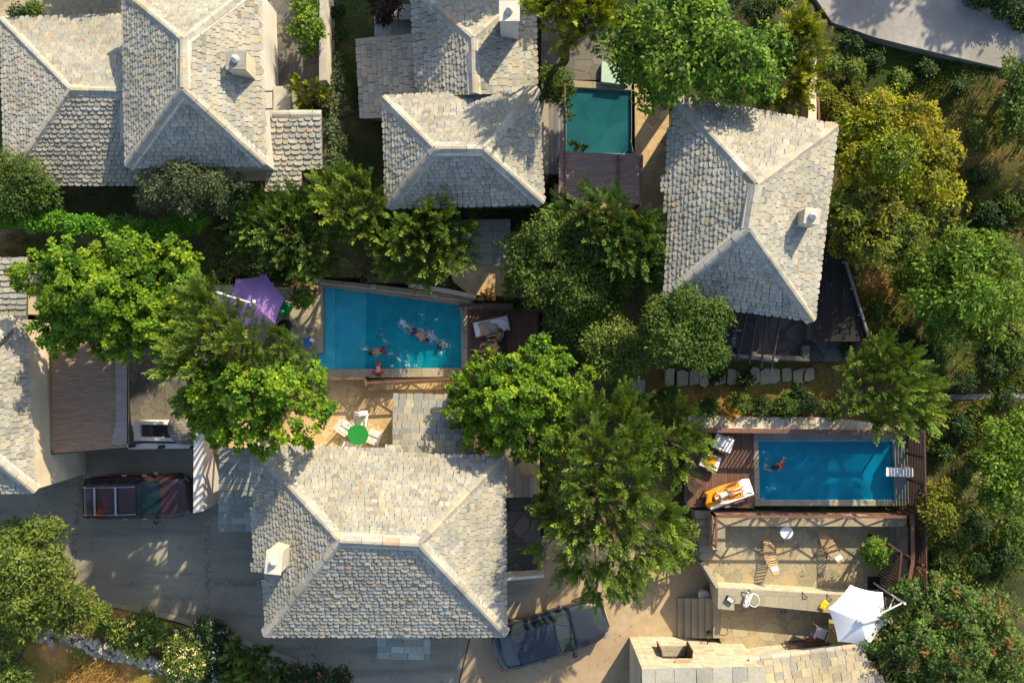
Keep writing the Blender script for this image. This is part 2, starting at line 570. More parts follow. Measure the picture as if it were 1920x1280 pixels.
def reed(name, a, b, axis='y'):
    m, t, N, L, bs = newmat(name)
    oc = objco(t, (1.2, 40, 1) if axis == 'y' else (40, 1.2, 1))
    n1 = texn(t, 'ShaderNodeTexNoise', 1.6, Detail=5.0, Roughness=.7); L.new(oc, n1.inputs['Vector'])
    c = ramp(t, n1.outputs[0], [(.32, tuple(x * .45 for x in a)), (.5, a), (.7, b)])
    L.new(c, bs.inputs['Base Color'])
    bs.inputs['Roughness'].default_value = .9
    L.new(bump(t, n1.outputs[0], .8, .03), bs.inputs['Normal'])
    return m


M['reed'] = reed('reed_matting', (.26, .17, .11), (.40, .29, .20))
M['reedgrey'] = reed('old_reed_matting', (.30, .25, .22), (.42, .36, .32))
M['reedpurple'] = reed('dark_reed_matting', (.20, .135, .115), (.34, .25, .20))

# ================================================================== SETTING: levels, paving, terrain
CARVE = []


def xy(pts, z):
    return [tuple(P(x, y, z)[:2]) for x, y in pts]


def slab(name, pts, z, mat, down=1.6, carve=True, zoff=0.0, label=None):
    w_ = xy(pts, z)
    mb = MB().prism(w_, z - down, z + zoff)
    o = mb.build(name, mat)
    tag(o, kind='structure')
    if carve: CARVE.append((w_, z - 0.35))
    return o


slab('driveway', [(-60, 838), (1012, 838), (1012, 1085), (980, 1130), (880, 1192), (850, 1300), (560, 1300),
                  (470, 1232), (430, 1192), (330, 1160), (195, 1130), (-60, 1010)], 0.0, M['asphalt'], .5)
slab('driveway', [(880, 1192), (980, 1130), (1012, 1085), (1012, 1010), (1250, 1010), (1322, 1062), (1352, 1112),
                  (1345, 1130), (1275, 1125), (1275, 1200), (1190, 1200), (1190, 1330), (850, 1300)], 0.006, M['concrete'], .5)
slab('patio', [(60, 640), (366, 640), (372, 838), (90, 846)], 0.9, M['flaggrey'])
slab('terrace', [(366, 640), (592, 709), (905, 709), (1012, 760), (1012, 925), (945, 925), (600, 985), (480, 985), (480, 870), (404, 850),
                 (372, 790)], 1.2, M['flagwarm'])
slab('shade_patch', [(944, 930), (1014, 930), (1014, 1079), (944, 1084)], .05, M['flagdark'], .5)  # near-black slab laid over the driveway, deep shade put into its colour
# poolside paving of the first pool (left, then the strip beyond the coping)
slab('pool_patio', [(396, 532), (594, 527), (594, 709), (366, 690), (366, 560)], 1.7, M['flag'])
# upper pool court
slab('courtyard', [(1184, 150), (1255, 190), (1250, 400), (1040, 400), (1040, 292), (1184, 292)], 3.3, M['flagwarm'])
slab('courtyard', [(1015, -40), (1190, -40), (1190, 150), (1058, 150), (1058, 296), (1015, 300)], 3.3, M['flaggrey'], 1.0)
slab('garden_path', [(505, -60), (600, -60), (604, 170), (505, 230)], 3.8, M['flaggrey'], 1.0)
slab('garden_path', [(-40, -60), (232, -60), (232, 50), (-40, 60)], 3.4, M['flag'], .8)
slab('garden_path', [(845, 412), (957, 411), (957, 498), (840, 498)], 2.6, M['slab'], 1.0)
slab('garden_path', [(935, 434), (1030, 436), (1030, 560), (880, 552), (850, 528), (840, 499), (932, 499)], 2.35, M['flagwarm'], 1.0)
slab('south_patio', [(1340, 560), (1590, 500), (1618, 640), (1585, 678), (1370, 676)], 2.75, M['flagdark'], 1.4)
slab('garden_path', [(1180, 676), (1600, 681), (1610, 720), (1400, 722), (1180, 712)], 2.3, M['step'], .02, carve=False) if False else None
# second pool: terraces below it
slab('terrace', [(1302, 1030), (1322, 985), (1700, 985), (1730, 1112), (1340, 1106)], 1.0, M['flag'], 1.5)
slab('lower_terrace', [(1351, 1122), (1351, 1108), (1690, 1120), (1690, 1230), (1600, 1290), (1400, 1290), (1350, 1200)], 0.95, M['flag'], 1.5)

# far road, a slope and weeds
ROAD = [(1300, -300), (1490, -60), (1560, 42), (1640, 70), (1740, 95), (1880, 128), (2100, 195), (2600, 330), (2600, 190), (2100, 90), (1860, 10), (1640, -160), (1400, -500), (1180, -500)]
slab('road', ROAD, 4.3, M['roadgrey'], .6)
slab('footpath', [(1740, 740), (1990, 735), (1990, 746), (1740, 750)], 1.75, M['roadgrey'], .5)

CTRL = [(0, 1250, .1), (150, 1240, .15), (300, 1275, .1), (60, 1290, .1), (200, 1290, .1), (600, 1290, -.3), (0, 900, -.3), (0, 600, .6), (0, 400, 2.4), (0, 200, 3.2), (200, 430, 2.3),
        (400, 450, 2.2), (700, 480, 2.2), (560, 300, 2.6), (690, 280, 2.6), (650, 120, 3.2), (650, 0, 3.5), (800, 400, 2.3),
        (1000, 450, 2.2), (1000, 620, 1.5), (1100, 620, 1.6), (1080, 480, 2.2), (1050, 100, 3.0), (1250, 60, 3.4),
        (1500, 20, 4.2), (1900, 0, 4.4), (1900, 250, 3.9), (1650, 180, 3.6), (1640, 380, 2.9), (1640, 560, 2.5), (1850, 500, 2.7),
        (1850, 700, 1.9), (1700, 700, 2.0), (1500, 730, 2.0), (1300, 730, 2.0), (1200, 780, 1.5), (1780, 950, 1.0), (1900, 1000, .7),
        (1900, 1200, 0.2), (1750, 1270, -.3), (1500, 1330, -.8), (1130, 750, 1.3), (1100, 900, .6), (1250, 900, .9), (1260, 1000, .5),
        (1120, 1060, -.25), (900, 1100, -.5), (450, 620, 1.3), (250, 560, 1.4), (100, 560, 1.0), (1300, 1300, -.8)]
CX = np.array([[*P(a, b, c)[:2], c] for a, b, c in CTRL])


def base_h(X, Y):
    X = np.asarray(X, dtype=float); Y = np.asarray(Y, dtype=float)
    d = (X[..., None] - CX[:, 0]) ** 2 + (Y[..., None] - CX[:, 1]) ** 2
    wg = 1.0 / (d + .3) ** 2.0
    h = (wg * CX[:, 2]).sum(-1) / wg.sum(-1)
    far = np.clip((np.hypot(X, Y) - 30) / 40, 0, 1)
    return h * (1 - far) + far * (1.0 + Y * .09)


def inpoly(X, Y, poly):
    ins = np.zeros(X.shape, dtype=bool)
    n = len(poly)
    for i in range(n):
        x0, y0 = poly[i]; x1, y1 = poly[(i + 1) % n]
        c = ((y0 > Y) != (y1 > Y))
        with np.errstate(divide='ignore', invalid='ignore'):
            xi = (x1 - x0) * (Y - y0) / (y1 - y0 + 1e-12) + x0
        ins ^= c & (X < xi)
    return ins


def make_ground():
    a = np.arange(-27, 27.01, 0.25)
    ext = np.array([-400, -250, -150, -90, -60, -45, -35, -30])
    xs = np.concatenate([ext, a, -ext[::-1]])
    X, Y = np.meshgrid(xs, xs)
    Z = base_h(X, Y)
    rs = np.random.RandomState(3)
    bmp = np.zeros_like(Z)
    for k in range(24):
        f = rs.uniform(.6, 3.2); t = rs.uniform(0, 2 * PI); ph = rs.uniform(0, 6)
        bmp += np.sin((X * math.cos(t) + Y * math.sin(t)) * f + ph) / f
    Z += bmp * .035
    for poly, z in CARVE:
        pl = np.array(poly)
        c = pl.mean(0)
        d = pl - c
        ex = c + d * (1 + .12 / (np.linalg.norm(d, axis=1, keepdims=True) + 1e-6))
        ins = inpoly(X, Y, [tuple(p) for p in ex])
        Z = np.where(ins, np.minimum(Z, z), Z)
    n = len(xs)
    V = np.stack([X.ravel(), Y.ravel(), Z.ravel()], 1)
    i = np.arange((n - 1) * (n - 1)); r = i // (n - 1); c = i % (n - 1)
    F = np.stack([r * n + c, r * n + c + 1, (r + 1) * n + c + 1, (r + 1) * n + c], 1)
    C = np.ones((len(V), 3))
    # dry golden meadow lower left, reddish bare earth by the olive, greener bank
    def zone(px, py, rpx, colr, z=1.0):
        p = P(px, py, z)
        d = np.hypot(V[:, 0] - p.x, V[:, 1] - p.y) / (rpx * pxm(z))
        k = np.clip(1.35 - d, 0, 1)[:, None]
        C[:] = C * (1 - k) + np.array(colr) * k
    zone(150, 1290, 260, (3.6, 2.3, 1.5), -.8)
    zone(330, 1300, 180, (3.6, 2.3, 1.5), -.8)
    zone(1640, 560, 75, (2.0, 1.3, .85), 2.5)
    zone(1300, 725, 130, (2.6, 1.7, 1.2), 2)
    zone(1470, 725, 150, (2.6, 1.7, 1.2), 2)
    zone(660, 130, 70, (.5, .75, .4), 3.2)
    zone(1700, 130, 110, (.55, .8, .45), 3.8)
    zone(1850, 650, 120, (1.15, 1.1, .95), 2)
    zone(1830, 300, 170, (1.5, 1.15, .85), 3.8)
    zone(950, 520, 60, (1.9, 1.3, .9), 2)
    o = mesh_np('ground', V, F, C, M['ground'], smooth=True)
    tag(o, kind='structure')


# ================================================================== ROOFS AND HOUSES
def ray_plane(px, py, p0, n):
    o = Vector((0, 0, CAMH))
    d = (P(px, py, 0) - o)
    t = (p0 - o).dot(n) / d.dot(n)
    return o + d * t


PAL = [((1, 1, 1), 8), ((.90, .91, .93), 5), ((1.06, 1.0, .92), 5), ((.80, .82, .87), 2.5), ((1.06, .96, .80), 1.6), ((.72, .70, .69), .8),
       ((1.08, .84, .70), .15), ((1.14, 1.1, 1.04), 2)]
PALB = [((.72, .82, .86), 5), ((.62, .72, .78), 4), ((.85, .90, .88), 3), ((.95, .90, .78), 1)]
PALT = [((1.1, .98, .86), 5), ((1.0, .92, .85), 4), ((1.2, 1.05, .84), 2), ((.85, .83, .82), 2)]


def pick(pal):
    c = random.choices([p[0] for p in pal], [p[1] for p in pal])[0]
    k = random.uniform(.88, 1.10)
    return tuple(x * k for x in c)


def scan(poly, v):
    xs = []
    n = len(poly)
    for i in range(n):
        (x0, y0), (x1, y1) = poly[i], poly[(i + 1) % n]
        if (y0 > v) != (y1 > v):
            xs.append(x0 + (x1 - x0) * (v - y0) / (y1 - y0))
    xs.sort()
    return [(xs[i], xs[i + 1]) for i in range(0, len(xs) - 1, 2)]


def tile_face(mt, md, e0, e1, r, pts, ex=.165, wr=(.17, .32), rnd=.75, th=.029, pal=PAL, lap=1.5, eave=.06, jit=.02):
    """tiles on the plane through eave points e0,e1 and r; pts = outline in the picture"""
    e0 = Vector(e0); e1 = Vector(e1); r = Vector(r)
    u = (e1 - e0).normalized()
    n = u.cross(r - e0).normalized()
    if n.z < 0: n = -n
    v = n.cross(u)
    if v.dot(r - e0) < 0: v = -v
    p3 = [ray_plane(x, y, e0, n) for x, y in pts]
    p2 = [((p - e0).dot(u), (p - e0).dot(v)) for p in p3]
    # deck under the tiles
    k = len(p3)
    a = sum(p3[i].x * p3[(i + 1) % k].y - p3[(i + 1) % k].x * p3[i].y for i in range(k))
    q = p3 if a > 0 else list(reversed(p3))
    vs = [p - n * .10 for p in q] + [p - n * .012 for p in q]
    md.add(vs, [tuple(reversed(range(k))), tuple(range(k, 2 * k))] + [(i, (i + 1) % k, k + (i + 1) % k, k + i) for i in range(k)])
    vmin = min(p[1] for p in p2); vmax = max(p[1] for p in p2)
    row = 0
    v0 = vmin - eave
    NB = 6
    while v0 < vmax - .03:
        e_ = ex * random.uniform(.88, 1.12)
        vm = max(v0 + e_ * .5, vmin + .01)
        for (ua, ub) in scan(p2, min(vm, vmax - .005)):
            uu = ua - random.uniform(0, wr[0] * .6) * 0
            first = True
            while uu < ub - .02:
                wd = random.uniform(*wr)
                if first: wd *= random.uniform(.4, 1); first = False
                if uu + wd > ub - wr[0] * .35: wd = ub - uu
                g = random.uniform(.004, .014)
                a0, a1 = uu + g, uu + wd - g
                if a1 - a0 > .03:
                    tt = th * random.uniform(.7, 1.5)
                    vb = v0 + random.uniform(-jit, jit)
                    ln = e_ * lap
                    if v0 + ln > vmax: ln = max(e_ * .7, vmax - v0)
                    sk = random.uniform(-.012, .012)
                    wb = tt + th * .9 + random.uniform(0, .012)
                    rr = rnd * random.uniform(.6, 1.2) * min((a1 - a0) * .45, e_ * .5)
                    bot = []
                    for i in range(NB + 1):
                        s_ = -1 + 2 * i / NB
                        off = rr * (1 - max(0, 1 - abs(s_) ** 3.2) ** .5)
                        bot.append((a0 + (a1 - a0) * i / NB, vb + off))
                    top = [(a1 + sk, vb + ln), (a0 + sk, vb + ln)]
                    L_ = []
                    tl = random.uniform(-.008, .008)
                    for (x, y) in bot + top:
                        hgt = wb * (1 - (y - vb) / ln) + .006 + tl * (x - a0) / (a1 - a0) + .004
                        L_.append(e0 + u * x + v * y + n * hgt)
                    m_ = len(L_)
                    D_ = [p - n * tt for p in L_]
                    mt.add(L_ + D_, [tuple(range(m_))] + [(i + 1, i, m_ + i, m_ + i + 1) for i in range(m_ - 1)] + [(0, m_ - 1, 2 * m_ - 1, m_)], pick(pal))
                uu += wd
        v0 += e_
        row += 1
    return n, p3


def cap_line(mb, mm, a, b, wd=.38, rise=.05, drop=.12, pal=PAL):
    a = Vector(a); b = Vector(b)
    d = b - a
    L = d.length
    d /= L
    x = d.cross(Vector((0, 0, 1))).normalized()
    s = 0
    up = x.cross(d)
    if up.z < 0: up = -up
    up = up.normalized()
    while s < L - .02:
        ln = min(random.uniform(.42, .85), L - s)
        if L - s - ln < .2: ln = L - s
        p = a + d * (s + .008); q = a + d * (s + ln - .008)
        w_ = wd / 2 * random.uniform(.88, 1.1)
        lift = random.uniform(0, .02)
        vs = []
        for c, lf in ((p, lift + .015), (q, lift)):
            for (xx, zz) in ((-w_, -drop + .02), (-w_, -drop + .065), (-w_ * .25, rise + .035), (w_ * .25, rise + .035), (w_, -drop + .065), (w_, -drop + .02)):
                vs.append(c + x * xx + up * (zz + lf))
        mb.add(vs, [(0, 1, 2, 3, 4, 5), (11, 10, 9, 8, 7, 6)] + [(i, i + 6, (i + 1) % 6 + 6, (i + 1) % 6) for i in range(6)], pick(pal))
        s += ln
    vs = []
    w2 = wd / 2 + .07
    for c in (a, b):
        for (xx, zz) in ((-w2, -drop - .04), (-w2 * .9, -drop + .05), (0, rise + .012), (w2 * .9, -drop + .05), (w2, -drop - .04)):
            vs.append(c + x * xx + up * zz)
    mm.add(vs, [(0, 1, 2, 3, 4), (9, 8, 7, 6, 5)] + [(i, i + 5, (i + 1) % 5 + 5, (i + 1) % 5) for i in range(5)])


def inset(poly, d):
    n = len(poly)
    a = sum(poly[i][0] * poly[(i + 1) % n][1] - poly[(i + 1) % n][0] * poly[i][1] for i in range(n))
    if a < 0: poly = list(reversed(poly))
    out = []
    for i in range(n):
        p0 = Vector(poly[i - 1]); p1 = Vector(poly[i]); p2 = Vector(poly[(i + 1) % n])
        d1 = (p1 - p0).normalized(); d2 = (p2 - p1).normalized()
        n1 = Vector((-d1.y, d1.x)); n2 = Vector((-d2.y, d2.x))
        bs = (n1 + n2)
        bs = bs / max(bs.dot(n1), .3)
        out.append(tuple(p1 + bs * d))
    return out


def walls(parent, pts, z0, z1, mat, ins=.35, name='wall'):
    w_ = inset(xy(pts, z1), ins)
    MB().prism(w_, z0, z1 - .02).build(name, mat, parent)
    CARVE.append((w_, z0 - .2)) if False else None
    return w_


def chimney(parent, px, py, zb, zt, sx, sy, mat, rz=0, capmat=None, cone=True, lab=None, flare=1.0):
    """px,py: centre of the top in the picture"""
    c = P(px, py, zt)
    h = zt - zb
    m = MB()
    m.box((c.x, c.y, zb + h / 2), (sx, sy, h), rz, taper=flare)
    ch = m.build('chimney', mat, parent)
    m2 = MB(); m2.box((c.x, c.y, zt + .04), (sx * 1.12 * flare, sy * 1.12 * flare, .08), rz)
    m2.build('chimney_cap', capmat or M['cap'], ch, bevel=.01)
    if cone:
        m3 = MB(); m3.lathe((c.x, c.y, zt + .08), [(.14, 0), (.14, .10), (.10, .16), (.05, .24), (.012, .30)], 14)
        m3.build('cowl', M['plaster'], ch, smooth=False)
    return ch


def P3(q, z):
    return P(q[0], q[1], z)


def hip_house(name, label, cat, ez, rz_, gz, NWc, NEc, SEc, SWc, R1, R2, polys=None, wallmat=None, ins=.35, ex=.165, horizontal=True,
              caps=True, facemask='NESW', hips='ne nw se sw', capw=.38, group=None, wallpoly=None):
    """R1,R2 ridge ends: horizontal -> west, east; else north, south"""
    c = P((NWc[0] + SEc[0]) / 2, (NWc[1] + SEc[1]) / 2, gz)
    t = thing(name, label, cat, c, group=group)
    nw, ne, se, sw = (P3(q, ez) for q in (NWc, NEc, SEc, SWc))
    r1, r2 = P3(R1, rz_), P3(R2, rz_)
    mt, md = MB(), MB()
    mc, mm = MB(), MB()
    polys = polys or {}
    if horizontal:
        F = {'N': (nw, ne, r1, [NWc, NEc, R2, R1]), 'S': (sw, se, r1, [SWc, SEc, R2, R1]),
             'W': (nw, sw, r1, [NWc, R1, SWc]), 'E': (ne, se, r2, [NEc, SEc, R2])}
    else:
        F = {'N': (nw, ne, r1, [NWc, NEc, R1]), 'S': (sw, se, r2, [SWc, SEc, R2]),
             'W': (nw, sw, r1, [NWc, R1, R2, SWc]), 'E': (ne, se, r1, [NEc, SEc, R2, R1])}
    for k, (a, b, r, pl) in F.items():
        if k in facemask:
            tile_face(mt, md, a, b, r, polys.get(k, pl), ex=ex)
    roof = mt.build('roof', M['tile'], t)
    md.build('roof_deck', M['deck'], roof)
    segs = [(r1, r2)]
    E_ = {'nw': (nw, r1), 'sw': (sw, r1 if horizontal else r2), 'ne': (ne, r2 if horizontal else r1), 'se': (se, r2)}
    segs += [E_[k] for k in hips.split()]
    if caps:
        for a, b in segs:
            if (a - b).length > .3: cap_line(mc, mm, a, b, capw)
        mc.build('ridge_cap', M['cap'], roof)
        mm.build('ridge_mortar', M['mortar'], roof)
    if wallmat is not False:
        walls(t, wallpoly or [NWc, NEc, SEc, SWc], gz - 1.0, ez, wallmat or M['darkstone'], ins)
    return t, roof


def lean_roof(name, label, cat, pts, zs, gz, eave=(0, 1), up=2, wallmat=None, ex=.2, wr=(.22, .38), rnd=.7, pal=PAL, capedge=None, ins=.25, th=.035, lap=1.5, posts=False):
    """single slope; pts picture outline, zs = z of eave pair and of the upper point"""
    c = P(sum(p[0] for p in pts) / len(pts), sum(p[1] for p in pts) / len(pts), gz)
    t = thing(name, label, cat, c)
    mt, md = MB(), MB()
    e0, e1, r = P3(pts[eave[0]], zs[0]), P3(pts[eave[1]], zs[0]), P3(pts[up], zs[1])
    n, p3 = tile_face(mt, md, e0, e1, r, pts, ex=ex, wr=wr, rnd=rnd, pal=pal, th=th, lap=lap)
    roof = mt.build('roof', M['tile'], t)
    md.build('roof_deck', M['deck'], roof)
    if capedge:
        mc, mm = MB(), MB()
        for i, j in capedge:
            cap_line(mc, mm, p3[i], p3[j], .3, .03, .06)
        mc.build('ridge_cap', M['cap'], roof)
    if posts:
        mp = MB()
        k = len(p3)
        cc = sum(p3, Vector()) / k
        for p in p3:
            q = p + (cc - p).normalized() * .25
            mp = MB(); mp.box((q.x, q.y, (gz - .2 + q.z - .12) / 2), (.14, .14, q.z - .12 - gz + .2))
            mp.build('post', M['wood'], t)
    else:
        w_ = inset([(p.x, p.y) for p in p3], ins)
        # wall tops follow the slope
        tops = []
        ordered = [(p.x, p.y) for p in p3]
        for q in w_:
            zz = p3[0].z - ((q[0] - p3[0].x) * n.x + (q[1] - p3[0].y) * n.y) / n.z - .13
            tops.append(zz)
        m = MB()
        kk = len(w_)
        vs = [(q[0], q[1], gz - 1.0) for q in w_] + [(q[0], q[1], tops[i]) for i, q in enumerate(w_)]
        m.add(vs, [tuple(reversed(range(kk))), tuple(range(kk, 2 * kk))] + [(i, (i + 1) % kk, kk + (i + 1) % kk, kk + i) for i in range(kk)])
        m.build('wall', wallmat or M['darkstone'], t)
    return t, roof, n, p3


# --- H6 main house in the foreground
H6, roof6 = hip_house('slate_house', 'largest slate house in front, beside the driveway, square chimney on its left slope', 'house',
                      4.7, 6.95, 0.0, (473, 836), (945, 853), (947, 1190), (497, 1190), (637, 1013), (785, 1020),
                      polys={'N': [(473, 836), (753, 838), (760, 852), (945, 853), (785, 1022), (637, 1015)],
                             'W': [(473, 836), (637, 1015), (497, 1190), (495, 1073), (475, 1071)]},
                      wallmat=M['plaster'], wallpoly=[(480, 843), (945, 856), (947, 1190), (497, 1190)], ex=.17, capw=.40)
chimney(roof6, 514, 1053, 4.9, 6.8, .54, .78, M['mortar'], rz=-.1, capmat=M['mortar'])
# --- H2 tall house top left
H2, roof2 = hip_house('slate_house', 'tallest top left house with a sunlit white side wall and a yellow lit chimney', 'house',
                      6.7, 8.75, 3.6, (232, -16), (486, -36), (496, 307), (238, 311), (342, 74), (342, 166), horizontal=False,
                      wallmat=M['plaster'], ins=.12, ex=.165)
ch = chimney(roof2, 443, 113, 6.9, 8.2, .62, .62, M['cream'], capmat=M['slab'])
for yy in (172, 205):
    q = P(497, yy, 6.1)
    MB().beam((q.x - .02, q.y, 6.1), (q.x + .28, q.y, 6.15), .04, .05).build('wall_bracket', M['iron'], H2)
# --- H1 low wing left of it
H1, roof1 = hip_house('slate_house', 'low slate house in the top left corner, its ridge running under the taller roof', 'house',
                      4.5, 6.0, 2.6, (3, 36), (330, 26), (330, 345), (12, 345), (133, 168), (330, 172), facemask='NSW', hips='nw sw',
                      polys={'N': [(3, 36), (262, 28), (262, 171), (133, 168)], 'S': [(12, 345), (326, 345), (326, 172), (133, 168)]},
                      wallpoly=[(3, 36), (280, 28), (322, 345), (12, 345)], ex=.17)
m = MB(); a_, b_ = P(231, 130, 6.1), P(231, 268, 5.6)
m.prism(xy([(224, 132), (238, 130), (238, 268), (225, 268)], 5.9), 4.6, 5.9)
m.build('parapet', M['cap'], H1)
# --- annexes of H2
A1, ra1, n_, p_ = lean_roof('annex', 'small low slate annex against the white wall of the tall house', 'annex',
                            [(496, 356), (566, 354), (566, 318), (605, 316), (603, 214), (511, 214)], (4.6, 5.3), 3.0, eave=(0, 1), up=5, capedge=[(5, 4)])
t = thing('stone_plinth', 'square pale stone plinth block between the white wall and the green bush', 'plinth', P(530, 185, 3.8))
MB().prism(xy([(512, 162), (545, 161), (546, 206), (512, 207)], 4.9), 3.5, 4.9).build('block', M['cap'], t, bevel=.02)
# --- H3 top middle, behind
H3, roof3 = hip_house('slate_house', 'top middle slate house mostly in tree shade with a tall chimney at its upper right', 'house',
                      4.9, 6.3, 3.1, (772, -28), (1001, -28), (1006, 176), (783, 184), (886, 72), (889, 176), horizontal=False,
                      polys={'W': [(772, -28), (886, 72), (889, 178), (783, 184)], 'E': [(1001, -28), (1006, 176), (889, 178), (886, 72)]},
                      facemask='NWE', hips='nw ne', ex=.17)
chimney(roof3, 955, 22, 5.0, 7.4, .66, .66, M['plaster'], capmat=M['plaster'])
A2, ra2, n_, p_ = lean_roof('annex', 'low annex with rectangular tan slates left of the top middle house', 'annex',
                            [(670, 73), (678, 223), (724, 222), (786, 186), (777, 63)], (4.0, 4.7), 3.0, eave=(0, 1), up=4, rnd=.06, wr=(.24, .48), ex=.22, pal=PALT, th=.02, lap=1.25)
m = thing('stone_landing', 'dark slab landing in the shade behind the tan slate annex', 'landing', P(738, 52, 3.6))
MB().prism(xy([(702, 38), (778, 36), (780, 76), (702, 78)], 3.9), 2.9, 3.9).build('block', M['slab'], m)
MB().prism(xy([(702, 10), (772, 8), (772, 37), (702, 37)], 4.2), 2.9, 4.2).build('step', M['slab'], m)
# --- H4 centre
H4, roof4 = hip_house('slate_house', 'middle slate house with a bright upper slope, left of the small shaded pool', 'house',
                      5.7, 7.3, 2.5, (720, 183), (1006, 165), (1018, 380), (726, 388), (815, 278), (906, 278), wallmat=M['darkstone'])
m = thing('side_terrace', 'narrow sunlit stone terrace along the right wall of the middle house', 'terrace', P(1018, 260, 3.5))
MB().prism(xy([(1004, 193), (1029, 195), (1029, 326), (1010, 326)], 4.5), 2.2, 4.5).build('terrace_floor', M['step'], m)
# --- H5 right
H5, roof5 = hip_house('slate_house', 'long slate house beside the golden green trees, square chimney near its right eave', 'house',
                      6.5, 8.4, 2.8, (1265, 180), (1568, 236), (1525, 600), (1246, 560), (1418, 346), (1404, 430), horizontal=False,
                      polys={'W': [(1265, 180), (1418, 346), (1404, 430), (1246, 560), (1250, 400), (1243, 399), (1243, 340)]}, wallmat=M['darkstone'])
chimney(roof5, 1522, 406, 6.6, 8.15, .50, .50, M['mortar'], rz=-.12, capmat=M['mortar'])
# --- H7 left edge
H7, roof7 = hip_house('slate_house', 'left edge slate house with a tall cream wall facing the maroon car', 'house',
                      4.4, 6.6, 0.0, (-330, 592), (47, 596), (66, 921), (-330, 925), (-200, 700), (-135, 760), wallmat=M['cream'], ins=.06)
m = MB(); q = P(122, 860, 1.6)
m.beam((q.x - .3, q.y, 2.2), (q.x + .1, q.y, 2.2), .05, .05); m.lathe((q.x + .0, q.y, 2.05), [(.03, 0), (.08, .05), (.08, .16), (.02, .2)], 10)
m.build('wall_lamp', M['iron'], H7)
H7b, r7b, n_, p_ = lean_roof('outbuilding', 'pale roofed outbuilding half hidden behind the bright tree at the left edge', 'outbuilding',
                             [(-120, 600), (50, 600), (52, 482), (-120, 490)], (4.0, 4.6), .9, eave=(0, 1), up=2, ex=.24, rnd=.2, wallmat=M['cream'])
# --- H8 bottom right
t = thing('stone_house', 'pale stone house at the bottom edge with a shuttered window in its sunlit wall', 'house', P(1300, 1260, -.5))
H8 = t
zt = 4.1
tw = xy([(1205, 1262), (1430, 1256), (1430, 1500), (1205, 1500)], zt)
yw = max(p[1] for p in tw)
x0w, x1w = min(p[0] for p in tw), max(p[0] for p in tw)
ys_ = min(p[1] for p in tw)
xw = P(1266, 1225, 2.2).x
m = MB()
m.box(((x0w + x1w) / 2, (yw - .5 + ys_) / 2, 1.4), (x1w - x0w, yw - .5 - ys_, 5.3))
m.box(((x0w + xw - .62) / 2, yw - .249, 1.4), (xw - .62 - x0w, .498, 5.3))
m.box(((x1w + xw + .62) / 2, yw - .249, 1.4), (x1w - xw - .62, .498, 5.3))
m.box((xw, yw - .249, .05), (1.239, .498, 2.6))
m.box((xw, yw - .249, 3.40), (1.239, .498, 1.3))
m.build('wall', M['masonry'], t)
mt, md = MB(), MB()
e0, e1, r_ = P(1203, 1420, 4.3), P(1432, 1418, 4.3), P(1205, 1257, 4.12)
tile_face(mt, md, P(1200, 1256, 4.1), P(1436, 1250, 4.1), P(1202, 1500, 4.9), [(1203, 1256), (1436, 1250), (1436, 1500), (1203, 1500)], ex=.55, wr=(.5, .9), rnd=.03, th=.03, lap=1.1)
rf = mt.build('roof', M['tile'], t); md.build('roof_deck', M['deck'], rf)
wn = MB()
for sx_ in (-.57, .57): wn.box((xw + sx_, yw - .40, 2.05), (.07, .06, 1.36))
wn.box((xw, yw - .40, 2.70), (1.2, .06, .07)); wn.box((xw, yw - .40, 1.40), (1.2, .06, .07)); wn.box((xw, yw - .40, 2.05), (.05, .05, 1.3))
wn = wn.build('window', M['wood'], t)
MB().box((xw, yw - .43, 2.05), (1.1, .02, 1.28)).build('pane', M['glass'], wn)
MB().box((xw, yw - .16, 1.38), (1.234, .42, .06)).build('sill', M['slabtan'], wn)
for sx_, rr in ((-.60, .12), (.60, -.12)):
    MB().box((xw + sx_, yw - .02, 2.05), (.04, .60, 1.25), rr).build('shutter', M['wood'], t)
MB().box((xw + .12, yw + .06, 3.25), (.62, .12, .10)).build('ledge', M['concrete'], t)
m = MB(); q = P(1336, 1196, 2.0)
m.tube([(q.x, yw, 1.0), (q.x, yw + .35, 1.25), (q.x + .05, yw + .5, 1.1), (q.x + .1, yw + .42, .95)], .025, 6)
m.lathe((q.x + .1, yw + .42, .65), [(.02, 0), (.09, .05), (.11, .22), (.03, .32)], 10)
m.build('wall_lantern', M['iron'], t)
H8b, r8b, n_, p_ = lean_roof('outbuilding', 'low roof of honey coloured slates below the white umbrella', 'outbuilding',
                             [(1404, 1238), (1612, 1212), (1700, 1330), (1420, 1330)], (3.0, 3.6), -.5, eave=(0, 1), up=3, rnd=.25, wr=(.28, .42), ex=.3, pal=PALT + [((1.25, 1.12, .85), 6)], capedge=[(0, 1)], th=.03, wallmat=M['masonry'])

